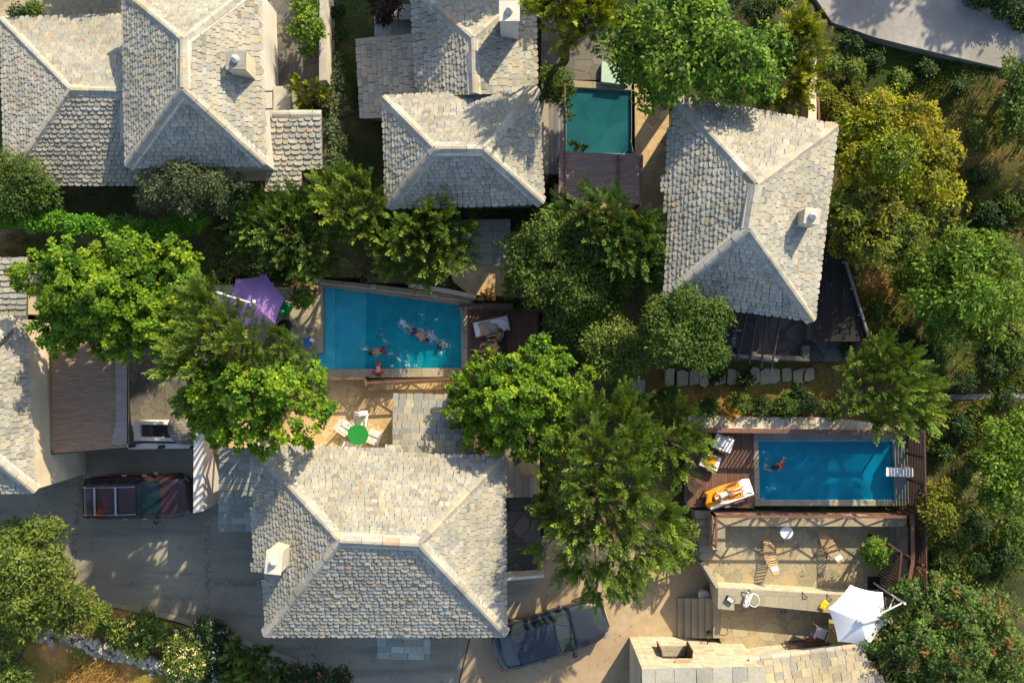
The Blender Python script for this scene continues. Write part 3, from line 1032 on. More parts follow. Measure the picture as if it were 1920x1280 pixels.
# --- slab roofs round the main house
A3, r_, n_, p_ = lean_roof('porch', 'narrow porch roof of blue grey slabs on the left side of the front house', 'porch',
                           [(409, 992), (476, 992), (476, 846), (411, 838)], (2.75, 3.0), 0, eave=(0, 1), up=2, rnd=.02, wr=(.5, 1.3), ex=.27, pal=PALB, th=.015, lap=1.1, wallmat=M['plaster'], ins=.3)
A4, r_, n_, p_ = lean_roof('porch', 'small porch of pale blue slabs sticking out under the bottom eave of the front house', 'porch',
                           [(707, 1231), (807, 1233), (808, 1180), (707, 1180)], (2.65, 2.85), 0, eave=(0, 1), up=2, rnd=.02, wr=(.5, .9), ex=.30, pal=PALB + [((1.05, 1.15, 1.15), 8)], th=.015, lap=1.1, posts=True)
A5, r_, n_, p_ = lean_roof('annex', 'flat annex roof of pale rounded slates between the green table and the bright round tree', 'annex',
                           [(737, 740), (872, 741), (893, 868), (735, 868)], (3.75, 3.9), 1.2, eave=(0, 1), up=2, rnd=.3, wr=(.25, .45), ex=.26, th=.03, wallmat=M['plaster'], ins=.2, pal=PAL + [((1.2, 1.12, .95), 5)])

# ================================================================== POOLS
def ring(mb_list_fn, inner, outer, z0, z1):
    pass


def pool(name, label, inner, zc, zw, floors, cop, watermat_, lining, tilemat, depth=1.5, group=None):
    """inner: water outline px at coping level; floors: [(poly px, depth)] ; cop: list of (poly px, material)"""
    c = P(sum(p[0] for p in inner) / len(inner), sum(p[1] for p in inner) / len(inner), zc)
    t = thing(name, label, 'pool', c, group=group)
    inn = xy(inner, zc)
    out = inset(inn, -.22)
    # shell: walls between inner and outer outline
    a = sum(inn[i][0] * inn[(i + 1) % len(inn)][1] - inn[(i + 1) % len(inn)][0] * inn[i][1] for i in range(len(inn)))
    if a < 0: inn = list(reversed(inn)); out = inset(inn, -.22)
    k = len(inn)
    m = MB()
    zt, zb = zc - .06, zw - depth - .1
    for i in range(k):
        j = (i + 1) % k
        m.add([(*inn[i], zb), (*inn[j], zb), (*inn[j], zt), (*inn[i], zt), (*out[i], zb), (*out[j], zb), (*out[j], zt), (*out[i], zt)],
              [(1, 0, 3, 2), (4, 5, 6, 7), (3, 7, 6, 2), (0, 1, 5, 4)])
    for poly, dp in floors:
        m.prism(xy(poly, zc), zb - .1, zw - dp)
    m.build('pool_shell', lining, t)
    for poly, mt_ in cop:
        MB().prism(xy(poly, zc), zc - .3, zc).build('coping', mt_, t, bevel=.012)
    # water body
    wi = inset(inn, .004)
    nx = 1
    MB().prism(wi, zw - depth - .02, zw).build('water', watermat_, t)
    CARVE.append((inset(inn, -.35), zb - .3))
    return t


M['water1'] = watermat('pool_water', .9, (.02, .94, .97), 2.2, .35, (.005, .46, .62), .28, (.02, .90, .97, 1.3))
M['water2'] = watermat('pool_water_calm', .9, (.0, .90, .99), 1.6, .10, (.0, .28, .52), .32, (.0, .82, .99, 2.8))
M['water3'] = watermat('pool_water_green', .4, (.15, .82, .90), 1.2, .10, (.05, .34, .38), .22, (.10, .70, .80, .6))

in1 = [(607, 537), (864, 572), (865, 690), (594, 693), (594, 662), (607, 662)]
pool1 = pool('swimming_pool', 'four sided swimming pool with bathers, shallow steps at its left end', in1, 1.7, 1.6,
             [([(590, 530), (627, 530), (627, 700), (590, 700)], .07), ([(627, 530), (684, 530), (682, 700), (627, 700)], .30),
              ([(683, 530), (870, 560), (870, 700), (682, 700)], 1.15)],
             [([(594, 523), (607, 523), (607, 662), (594, 662)], M['copingy']),
              ([(607, 523.5), (700, 533), (800, 545), (892, 560), (880, 574), (864, 572), (607, 537.5)], M['coping']),
              ([(594, 692.5), (865, 689.5), (865, 706), (594, 709)], M['coping']),
              ([(865, 574), (877, 575), (877, 690), (865, 690)], M['copingy'])],
             M['water1'], M['poolblue'], None)
in2 = [(1422, 827), (1675, 827), (1678, 937), (1425, 937)]
pool2 = pool('swimming_pool', 'rectangular deep blue swimming pool with timber deck and one swimmer, lower right', in2, 1.6, 1.5,
             [([(1415, 820), (1685, 820), (1685, 945), (1415, 945)], .9)],
             [([(1413, 827), (1422, 827), (1425, 937), (1415, 937)], M['copingy']),
              ([(1413, 809), (1700, 811), (1700, 827), (1413, 826.5)], M['slab']),
              ([(1675, 827.5), (1701, 827.5), (1704, 937), (1678, 937)], M['slab']),
              ([(1415, 937.5), (1704, 937.5), (1704, 948), (1415, 948)], M['coping'])],
             M['water2'], M['poolblue'], None)
in3 = [(1074, 164), (1184, 170), (1184, 287), (1062, 287), (1062, 172)]
pool3 = pool('swimming_pool', 'small shaded dark green pool at the top, beside the reed roof', in3, 3.3, 3.15,
             [([(1055, 255), (1190, 258), (1190, 295), (1055, 295)], .55), ([(1160, 220), (1190, 220), (1190, 258), (1125, 258)], .55),
              ([(1055, 150), (1190, 150), (1190, 178), (1055, 175)], .4), ([(1055, 175), (1160, 175), (1125, 256), (1055, 256)], 1.1),
              ([(1159, 175), (1190, 178), (1190, 221), (1140, 221)], 1.1)],
             [([(1062, 150), (1190, 158), (1190, 170), (1062, 163)], M['coping']), ([(1184, 170), (1191, 170), (1191, 287), (1184, 287)], M['copingy'])],
             M['water3'], M['poolgreen'], None, depth=1.2)
t = thing('paddling_basin', 'pale green paddling basin above the shaded pool, half under the broad tree', 'basin', P(1150, 138, 3.5))
MB().prism(xy([(1128, 116), (1175, 118), (1175, 160), (1127, 154)], 3.55), 3.2, 3.55).build('basin_wall', plain('pale_green_paint', (.34, .46, .36), .5), t, bevel=.02)

# ---------------------------------------------------------------- decks
def deck(name, label, pts, z, board_px, mat, along='y', cat='deck'):
    """boards as separate strips in one mesh (pattern of the part)"""
    c = P(sum(p[0] for p in pts) / len(pts), sum(p[1] for p in pts) / len(pts), z)
    t = thing(name, label, cat, c)
    w_ = xy(pts, z)
    k = 0 if along == 'y' else 1
    bw = board_px
    lo = min(p[k] for p in w_); hi = max(p[k] for p in w_)
    m = MB()
    s = lo
    sw = w_ if k == 0 else [(p[1], p[0]) for p in w_]
    sw2 = [(p[1], p[0]) for p in sw]       # scan across
    while s < hi - .02:
        e = min(s + bw, hi)
        mid = (s + e) / 2
        for (a, b) in scan(sw2, mid):
            q = [(s + .004, a), (e - .004, a), (e - .004, b), (s + .004, b)]
            if k == 1: q = [(y, x) for x, y in q]
            kk = random.uniform(.8, 1.2)
            m.prism(q, z - .035, z + random.uniform(-.002, .002), (kk, kk * .98, kk * .96))
        s = e
    m.build('deck_board', mat, t)
    m = MB(); m.prism(inset(w_, .06), z - 1.4, z - .04); m.build('deck_frame', M['darkstone'], t)
    CARVE.append((w_, z - 1.0))
    return t


deck('timber_deck', 'reddish brown timber deck with sun loungers left of the deep blue pool', [(1288, 809), (1412, 809), (1414, 952), (1288, 950)], 1.6, .13, M['woodx'])
deck('timber_deck', 'dark timber deck between the bathers pool and the bright round tree', [(878, 575), (1010, 577), (1010, 712), (866, 708), (866, 691), (878, 690)], 1.7, .13, M['woodx'])
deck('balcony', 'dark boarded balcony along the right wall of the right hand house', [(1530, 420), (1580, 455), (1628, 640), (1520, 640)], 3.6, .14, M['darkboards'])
t = thing('timber_canopy', 'weathered grey plank canopy between the middle house and the small pool', 'canopy', P(1043, 260, 2.5))
m = MB()
for i in range(7):
    x0 = 1029.5 + i * 4.3
    m.prism(xy([(x0, 195), (x0 + 4.0, 195.3), (x0 + 4.0, 327), (x0, 326)], 4.35), 4.3, 4.35 + random.uniform(-.01, .01), tuple([random.uniform(.8, 1.25)] * 3))
m.build('plank', M['greywood'], t)
for x0, y0 in ((1032, 200), (1057, 200), (1032, 322), (1057, 322)):
    q = P(x0, y0, 4.2); MB().box((q.x, q.y, 3.3), (.1, .1, 1.9)).build('post', M['greywood'], t)


# ---------------------------------------------------------------- walls (free standing / retaining)
def wallrun(name, label, pts, z0, z1, mat, top=None, cat='wall', topth=.05, over=0.0):
    c = P(sum(p[0] for p in pts) / len(pts), sum(p[1] for p in pts) / len(pts), z0)
    t = thing(name, label, cat, c)
    zt = z1 - (topth if top else 0)
    w_ = xy(pts, z1)
    MB().prism(w_, z0, zt).build('wall_body', mat, t)
    if top:
        MB().prism(inset(w_, -over) if over else w_, zt + .001, z1).build('wall_top', top, t, bevel=.01)
    return t


# pool 2 south parapet with flagged top, its left return, right return
wallrun('parapet_wall', 'long flagstone topped wall below the deep blue pool carrying the brown railing', [(1334, 964), (1700, 968), (1700, 987), (1360, 986), (1360, 1030), (1336, 1030)], .4, 1.85, M['masonry'], M['flag'])
wallrun('parapet_wall', 'short sunlit wall at the right end of the furnished terrace', [(1690, 988), (1703, 988), (1702, 1112), (1690, 1112)], .4, 1.5, M['masonry_y'], M['flag'])
wallrun('terrace_wall', 'long slab topped wall between the furnished terrace and the flip flops', [(1346, 1101), (1640, 1118), (1640, 1157), (1377, 1131), (1377, 1144), (1346, 1141)], .4, 1.95, M['masonry'], M['slabtan'])
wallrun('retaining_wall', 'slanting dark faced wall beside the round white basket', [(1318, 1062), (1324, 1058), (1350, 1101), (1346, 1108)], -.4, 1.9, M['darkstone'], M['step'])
wallrun('garden_wall', 'rough sunlit stone wall behind the fence of the deep blue pool', [(1290, 779), (1560, 783), (1700, 800), (1700, 806), (1290, 803)], .8, 2.35, M['masonry'], M['masonry'])
wallrun('garden_wall', 'white wall in front of the maroon car', [(363, 806), (381, 806), (380, 958), (362, 962)], -.3, 2.5, M['plaster'], M['plaster'])
wallrun('garden_wall', 'low cream wall on the left edge of the purple parasol', [(396, 534), (436, 534), (440, 543), (432, 575), (404, 560)], 1.2, 2.3, M['cream'], M['cream'])
wallrun('garden_wall', 'low brown topped wall behind the purple parasol', [(436, 533), (594, 535), (594, 540), (436, 539)], 1.2, 2.1, M['cream'], M['redwood'])
wallrun('garden_wall', 'cream capped wall between bright bush and dark lawn, top left', [(599, -20), (614, -20), (612, 150), (598, 152)], 3.0, 4.9, M['cream'], M['cap'])
wallrun('garden_wall', 'tan wall with a timber rail at the upper right of the right hand house', [(1520, 106), (1532, 106), (1531, 232), (1515, 228)], 2.8, 4.8, M['concrete'], M['cream'])
wallrun('retaining_wall', 'white topped rough wall behind the upper edge of the bathers pool', [(770, 530), (845, 542), (892, 553), (892, 560), (845, 550), (765, 537)], 1.2, 2.5, M['masonry'], M['mortar'])
wallrun('garden_wall', 'low grey wall along the front of the shaded barbecue patio', [(240, 830), (366, 832), (366, 840), (240, 842)], -.3, 1.5, M['plaster'], M['plaster'])
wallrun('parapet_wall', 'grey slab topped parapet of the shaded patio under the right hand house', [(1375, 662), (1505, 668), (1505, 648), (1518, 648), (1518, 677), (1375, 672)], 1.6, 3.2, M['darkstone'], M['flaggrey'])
wallrun('terrace_wall', 'low flagged seat wall below the bathers pool', [(690, 712), (850, 703), (880, 703), (880, 728), (690, 731)], .8, 1.5, M['masonry'], M['flagwarm'])
wallrun('garden_wall', 'short white rail topped wall right of the front house', [(946, 1083), (1020, 1077), (1020, 1082), (946, 1089)], -.5, 1.0, M['plaster'], M['plaster'])
wallrun('retaining_wall', 'rough brown stone block right of the front house', [(946, 862), (972, 860), (972, 892), (1000, 893), (1000, 932), (946, 932)], -.5, 1.3, M['darkstone'], M['darkstone'])
wallrun('garden_wall', 'grey stone gate pier by the stepping stone path', [(1182, 712), (1210, 711), (1208, 740), (1180, 740)], 1.2, 2.9, M['darkstone'], M['slab'])
wallrun('kerb_wall', 'thin kerb along the planted lower edge of the driveway', [(190, 1126), (330, 1156), (430, 1188), (560, 1238), (556, 1244), (426, 1195), (326, 1163), (188, 1133)], -.8, .12, M['step'], cat='kerb')


# dry stone rubble wall, lower left: one wall of many stones
def rubble(name, label, line, z, width, n, size, cols, cat='wall'):
    c = P(line[0][0], line[0][1], z)
    t = thing(name, label, cat, c)
    m = MB()
    for i in range(n):
        s = random.random() * (len(line) - 1)
        k = min(int(s), len(line) - 2); f = s - k
        px = line[k][0] * (1 - f) + line[k + 1][0] * f; py = line[k][1] * (1 - f) + line[k + 1][1] * f
        q = P(px, py, z)
        side = random.uniform(-.5, .5)
        dx = line[k + 1][0] - line[k][0]; dy = -(line[k + 1][1] - line[k][1])
        L = math.hypot(dx, dy)
        q = q + Vector((-dy / L, dx / L, 0)) * side * width
        q.z = z + random.uniform(-.25, .12) + side * .5
        r = random.uniform(*size)
        vs = []
        R = Matrix.Rotation(random.uniform(0, 6), 3, 'Z') @ Matrix.Rotation(random.uniform(-.5, .5), 3, 'X')
        for zz in (-1, 1):
            for a in range(5):
                an = a * 2 * PI / 5 + random.uniform(-.3, .3)
                rr = r * random.uniform(.7, 1.15) * (.75 if zz > 0 else 1)
                vs.append(q + R @ Vector((rr * math.cos(an), rr * .8 * math.sin(an), zz * r * .5)))
        cc = random.choice(cols); kk = random.uniform(.8, 1.15)
        m.add(vs, [(4, 3, 2, 1, 0), (5, 6, 7, 8, 9)] + [(a, (a + 1) % 5, (a + 1) % 5 + 5, a + 5) for a in range(5)], tuple(x * kk for x in cc))
    m.build('rubble', M['cap'], t)
    return t


rubble('rubble_wall', 'rubble stone wall between dry meadow and flowering oleanders, lower left', [(62, 1188), (130, 1200), (200, 1222), (260, 1240), (330, 1262), (400, 1285)], .35, .8, 420, (.09, .22),
       [(1.1, 1.05, .95), (.95, .95, .98), (1.25, 1.15, .95), (1.3, 1.25, 1.15)])


# cobble strips in the driveway: tiny setts
def cobbles(label, a, b, z=0.0, wd=.26):
    A = P(*a, z); B = P(*b, z)
    d = (B - A); L = d.length; d /= L
    x = Vector((-d.y, d.x, 0))
    m = MB()
    s = 0
    rz = math.atan2(d.y, d.x)
    while s < L:
        for k in (-.33, 0, .33):
            if random.random() < .12: continue
            q = A + d * s + x * (k * wd + random.uniform(-.015, .015))
            g = random.uniform(.35, .8) if random.random() > .12 else random.uniform(1.2, 1.9)
            sz = random.uniform(.05, .085) if g < 1 else .04
            m.box((q.x, q.y, z + .006), (sz, sz * .9, .018), rz + random.uniform(-.3, .3), col=(g, g, g * 1.02), taper=.85)
        s += .098
    tag(m.build('cobble_strip', M['cap']), kind='structure')


cobbles('cobble strip crossing the driveway behind the maroon car', (152, 862), (134, 1105))
cobbles('cobble strip in the middle of the driveway, nearest the porch', (389, 970), (388, 1165))
cobbles('short cobble strip running into the front house', (396, 1093), (500, 1094))
cobbles('cobble strip below the bottom eave of the front house', (590, 1190), (588, 1234))
t = thing('drain_channel', 'dark narrow joint across the concrete below the grey car', 'drain', P(872, 1215, 0))
MB().beam(P(882, 1190, .012), P(858, 1290, .012), .05, .012).build('grate', M['iron'], t)

# ---------------------------------------------------------------- steps
def steps(label, rects, zs, mat=None, name='steps'):
    c = P(rects[0][0][0], rects[0][0][1], zs[0])
    t = thing(name, label, 'steps', c)
    for r, z in zip(rects, zs):
        MB().prism(xy(r, z), -.8 if z < 2.2 else 1.5, z).build('step', mat or M['step'], t, bevel=.012)
    return t


r_ = []; zs = []
for i in range(6):
    x0 = 1271 + i * 13.2
    r_.append([(x0, 1121), (x0 + 13.0, 1121), (x0 + 13.0, 1196), (x0, 1196)]); zs.append(.16 + i * .16)
steps('broad stone steps climbing from the sunlit driveway to the lower terrace', r_, zs)
CARVE.append((xy([(1270, 1118), (1350, 1118), (1350, 1200), (1270, 1200)], .5), -.9))
r_ = []; zs = []
for i in range(6):
    y0 = 957 + i * 15.5
    r_.append([(1303 + i * 2, y0), (1333, y0), (1333, y0 + 15.2), (1303 + i * 2, y0 + 15.2)]); zs.append(1.5 - i * .09)
steps('narrow shaded steps between the junipers and the railing wall', r_, zs)
r_ = []; zs = []
for i in range(5):
    y0 = 190 + i * 9
    r_.append([(1478, y0), (1519, y0 + 2), (1518, y0 + 10.5), (1476, y0 + 8.7)]); zs.append(4.0 - i * .13)
steps('small steps behind the upper eave of the right hand house', r_, zs)
# stepping stones
for i, px in enumerate([1255, 1280, 1302, 1320, 1350, 1372, 1392, 1414, 1434, 1453, 1475, 1498, 1516]):
    q = P(px, 705 + random.uniform(-4, 4), 2.12)
    ww, hh = random.uniform(.20, .26), random.uniform(.30, .40)
    pts = [(q.x + sx_ * ww * random.uniform(.75, 1.05), q.y + sy_ * hh * random.uniform(.7, 1.1)) for sx_, sy_ in ((-1, -1), (.1, -1.1), (1, -.8), (1, .9), (-.1, 1.05), (-1, .8))]
    kk = random.uniform(.8, 1.1)
    o = MB().prism(pts, 1.9, 2.16, (kk, kk * .97, kk * .9)).build('stepping_stone', M['step'])
    tag(o, ['leftmost', 'second', 'third', 'fourth', 'fifth', 'sixth', 'middle', 'eighth', 'ninth', 'tenth', 'eleventh', 'twelfth', 'rightmost'][i] + ' flat stepping stone, counted from the left, on the earth path', 'stepping stone', 'stepping stones in a row on the earth path')


# ---------------------------------------------------------------- fences and railings
def slatfence(name, label, a, b, z0, z1, vertical=True, sp=.14, sw=.07, mat='wood', toprail=(.12, .06), cat='fence', posts=3):
    """a,b picture points of the TOP rail"""
    A = P(*a, z1); B = P(*b, z1)
    t = thing(name, label, cat, (A.x, A.y, z0))
    d = B - A; L = d.length; d /= L
    m = MB()
    m.beam(A, B, toprail[0], toprail[1]); m.build('top_rail', M[mat], t, bevel=.006)
    m = MB()
    if vertical:
        s = sp / 2
        while s < L:
            q = A + d * s
            m.beam((q.x, q.y, z0 + .05), (q.x, q.y, z1 - .035), sw, .025, up=(d.x, d.y, 0))
            s += sp
    else:
        z = z0 + .1
        while z < z1 - .06:
            m.beam((A.x, A.y, z), (B.x, B.y, z), .025, sw)
            z += sp
    m.build('slats', M[mat], t)
    for i in range(posts):
        q = A + d * (L * (i + .02) / max(1, posts - 1) * .98)
        MB().box((q.x + d.y * .06, q.y - d.x * .06, (z0 - .1 + z1) / 2 - .03), (.09, .09, z1 - z0)).build('post', M[mat], t)
    return t


slatfence('slat_fence', 'slatted brown fence with a broad rail along the top of the deep blue pool', (1296, 806), (1700, 811), 1.5, 3.0, sp=.16, sw=.085, mat='redwood', toprail=(.18, .05), posts=6)
slatfence('slat_fence', 'dark horizontal board fence at the right end of the deep blue pool', (1733, 806), (1737, 962), 1.3, 3.2, False, .15, .10, toprail=(.07, .05), posts=4)
slatfence('slat_fence', 'dark horizontal board fence right of the furnished terrace', (1736, 968), (1737, 1112), .7, 2.8, False, .15, .09, toprail=(.07, .05), posts=4)
slatfence('slat_fence', 'brown slatted fence with a broad rail between the bathers pool and the dark deck', (861, 574), (962, 574), 1.7, 2.9, sp=.16, sw=.08, mat='wood', toprail=(.24, .05), posts=3)
slatfence('trellis_screen', 'dark slatted screen behind the potted laurel on the furnished terrace', (1690, 1036), (1681, 1124), 1.0, 2.9, True, .13, .07, toprail=(.09, .09), posts=2, cat='screen')
slatfence('trellis_screen', 'dark slatted screen at the upper end of the potted laurel', (1664, 1018), (1690, 1035), 1.0, 2.9, True, .14, .07, toprail=(.07, .07), posts=2, cat='screen')
slatfence('slat_fence', 'dark slanting board fence between the right hand house and the bare earth', (1586, 490), (1632, 640), 2.3, 3.8, False, .14, .10, mat='greywood', toprail=(.08, .05), posts=4)


def railing(name, label, pts, z0, z1, xb=True, mat='redwood', bal=False, cat='railing', wires=0):
    A = P(*pts[0], z1)
    t = thing(name, label, cat, (A.x, A.y, z0))
    for i in range(len(pts) - 1):
        a = P(*pts[i], z1); b = P(*pts[i + 1], z1)
        MB().beam(a, b, .09, .06).build('top_rail', M[mat], t, bevel=.006)
        d = b - a; L = d.length; d /= L
        n = max(1, round(L / 1.9))
        for k in range(n + 1):
            q = a + d * (L * k / n)
            MB().box((q.x, q.y, (z0 + z1) / 2 - .03), (.075, .075, z1 - z0 - .06)).build('post', M[mat], t)
        if xb:
            for k in range(n):
                p0 = a + d * (L * k / n); p1 = a + d * (L * (k + 1) / n)
                m = MB()
                m.beam((p0.x, p0.y, z0 + .1), (p1.x, p1.y, z1 - .1), .04, .05)
                m.beam((p0.x, p0.y, z1 - .1), (p1.x, p1.y, z0 + .1), .04, .05)
                m.beam((p0.x, p0.y, z0 + .1), (p1.x, p1.y, z0 + .1), .04, .05)
                m.build('cross_brace', M[mat], t)
        if bal:
            m = MB(); s = .15
            while s < L:
                q = a + d * s
                m.box((q.x, q.y, (z0 + z1) / 2), (.018, .018, z1 - z0 - .05)); s += .15
            m.build('balusters', M['iron'], t)
    return t


railing('railing', 'brown timber railing with crossed braces on the flagstone wall', [(1343, 1026), (1343, 968), (1700, 969)], 1.85, 2.75, mat='redwood')
railing('railing', 'brown railing below the left part of the bathers pool', [(596, 711), (684, 709), (687, 724)], 1.2, 2.4, mat='redwood', bal=True)
railing('railing', 'brown railing with thin bars below the child on the pool edge', [(688, 718), (850, 709)], 1.5, 2.4, mat='redwood', bal=True)
railing('railing', 'low timber rail at the upper right of the right hand house', [(1533, 165), (1536, 232)], 3.8, 4.8, xb=False, mat='redwood')
t = thing('beam_frame', 'brown timber beam frame right of the furnished terrace', 'frame', P(1708, 1010, .8))
m = MB()
for a, b in (((1710, 962), (1711, 1052)), ((1711, 1052), (1700, 1110))):
    m.beam(P(*a, 2.6), P(*b, 2.6), .16, .10)
m.beam(P(1694, 1037, 2.58), P(1711, 1045, 2.58), .08, .08); m.beam(P(1685, 1098, 2.58), P(1703, 1110, 2.58), .08, .08)
m.build('beam', M['redwood'], t)
for a in ((1710, 965), (1711, 1050), (1701, 1108)):
    q = P(*a, 2.5); MB().box((q.x, q.y, 1.6), (.12, .12, 1.9)).build('post', M['redwood'], t)
# wooden poles of the shaded pergola
t = thing('pergola', 'grey pole pergola over the shaded patio under the right hand house', 'pergola', P(1420, 640, 2.7))
for a, b in (((1401, 584), (1382, 676)), ((1419, 592), (1405, 682)), ((1437, 590), (1427, 690)), ((1463, 592), (1446, 695)), ((1393, 580), (1360, 668))):
    MB().tube([P(*a, 5.2), P(*b, 4.9)], [.055, .04], 7).build('pole', M['wood'], t)
MB().tube([P(1352, 662, 4.8), P(1458, 676, 4.8)], .06, 7).build('cross_pole', M['greywood'], t)
for a in ((1362, 664), (1455, 676)):
    q = P(*a, 4.8); MB().tube([(q.x, q.y, 2.3), (q.x, q.y, 4.8)], .07, 8).build('post', M['greywood'], t)
# thin steel mast with wire by the small pool, lane line and round lights on the pool edge
t = thing('reed_canopy', 'purple brown reed matting roof below the small shaded pool', 'canopy', P(1125, 330, 3.3))
MB().prism(xy([(1049, 283), (1206, 292), (1203, 384), (1047, 372)], 5.4), 5.35, [5.4, 5.4, 5.5, 5.5]).build('reed_mat', M['reedpurple'], t)
for a, b in (((1059, 155), (1060, 372)), ((1160, 289), (1160, 380)), ((1203, 290), (1201, 386))):
    MB().tube([P(*a, 5.5), P(*b, 5.5)], .035, 6).build('rail', M['redwood'], t)
for a in ((1052, 287), (1202, 294), (1200, 380), (1050, 369)):
    q = P(*a, 5.3); MB().box((q.x, q.y, 4.3), (.1, .1, 2.1)).build('post', M['wood'], t)
# reed canopy by the cream wall
t = thing('reed_canopy', 'large brown reed matting canopy with an overlapping paler strip beside the cream wall', 'canopy', P(167, 750, .9))
MB().prism(xy([(97, 640), (240, 640), (240, 838), (98, 850)], 3.0), 2.96, [3.0, 3.0, 3.0, 3.0]).build('reed_mat', M['reed'], t)
m = MB(); m.prism(xy([(216, 640), (241, 640), (240, 832), (222, 835), (208, 831), (217, 790)], 3.06), 3.03, 3.06); m.build('reed_strip', M['reedgrey'], t)
for a in ((100, 845), (238, 835), (238, 650), (100, 650)):
    q = P(*a, 2.9); MB().box((q.x, q.y, 1.9), (.1, .1, 2.1)).build('post', M['wood'], t)
MB().beam(P(97, 850, 2.9), P(239, 838, 2.9), .08, .1).build('beam', M['wood'], t)
MB().beam(P(239.5, 838, 3.02), P(240.5, 650, 3.02), .04, .08).build('side_beam', M['steel'], t)
# barbecue
t = thing('barbecue', 'white built in barbecue with a black grill tray on the shaded patio', 'barbecue', P(290, 810, .9))
m = MB()
for pl in ([(251, 790), (330, 790), (330, 796), (251, 796)], [(251, 796), (261, 796), (261, 826), (251, 826)], [(261, 819), (366, 822), (366, 828), (261, 826)]):
    m.prism(xy(pl, 1.8), .6, 1.8)
m.build('counter', M['plaster'], t)
MB().prism(xy([(261.5, 796.5), (329, 796.5), (345, 818), (261.5, 818)], 1.5), 1.0, 1.5).build('grill_tray', M['iron'], t)
m = MB()
for i in range(12):
    x0 = 264 + i * 2.0
    m.beam(P(x0, 799, 1.6), P(x0, 816, 1.6), .012, .012)
m.build('grill_bars', M['steel'], t)
t = thing('stone_oven', 'rounded stone oven dome next to the barbecue, partly under leaves', 'oven', P(345, 800, .9))
q = P(345, 802, 1.8)
m = MB(); m.lathe((q.x, q.y, .9), [(.72, 0), (.74, .6), (.68, .95), (.5, 1.25), (.22, 1.42), (.03, 1.48)], 22)
m.build('dome', courses('oven_stones', [(0, (.14, .12, .10)), (1, (.26, .22, .18))], (.08, .07, .06), .22, .14, axes='xy'), t)
for wl, a in (('leftmost', (247, 836)), ('middle', (302, 838)), ('rightmost', (362, 838))):
    q = P(*a, 1.6)
    o = MB().box((q.x, q.y, 1.56), (.26, .12, .12), .1).build('spotlight', M['iron'])
    tag(o, wl + ' of three small black floodlights on the low grey patio wall', 'lamp', 'floodlights on the patio wall')


# ---------------------------------------------------------------- cars
def carpaint(name, c):
    m, t, N, L, bs = newmat(name)
    n1 = texn(t, 'ShaderNodeTexNoise', 3.0, Detail=5.0, Roughness=.7); L.new(objco(t), n1.inputs['Vector'])
    cc = ramp(t, n1.outputs[0], [(.35, c), (.75, tuple(x * .8 + .012 for x in c))])
    L.new(cc, bs.inputs['Base Color'])
    bs.inputs['Metallic'].default_value = .1
    bs.inputs['Roughness'].default_value = .38
    bs.inputs['Coat Weight'].default_value = .5
    bs.inputs['Coat Roughness'].default_value = .03
    return m


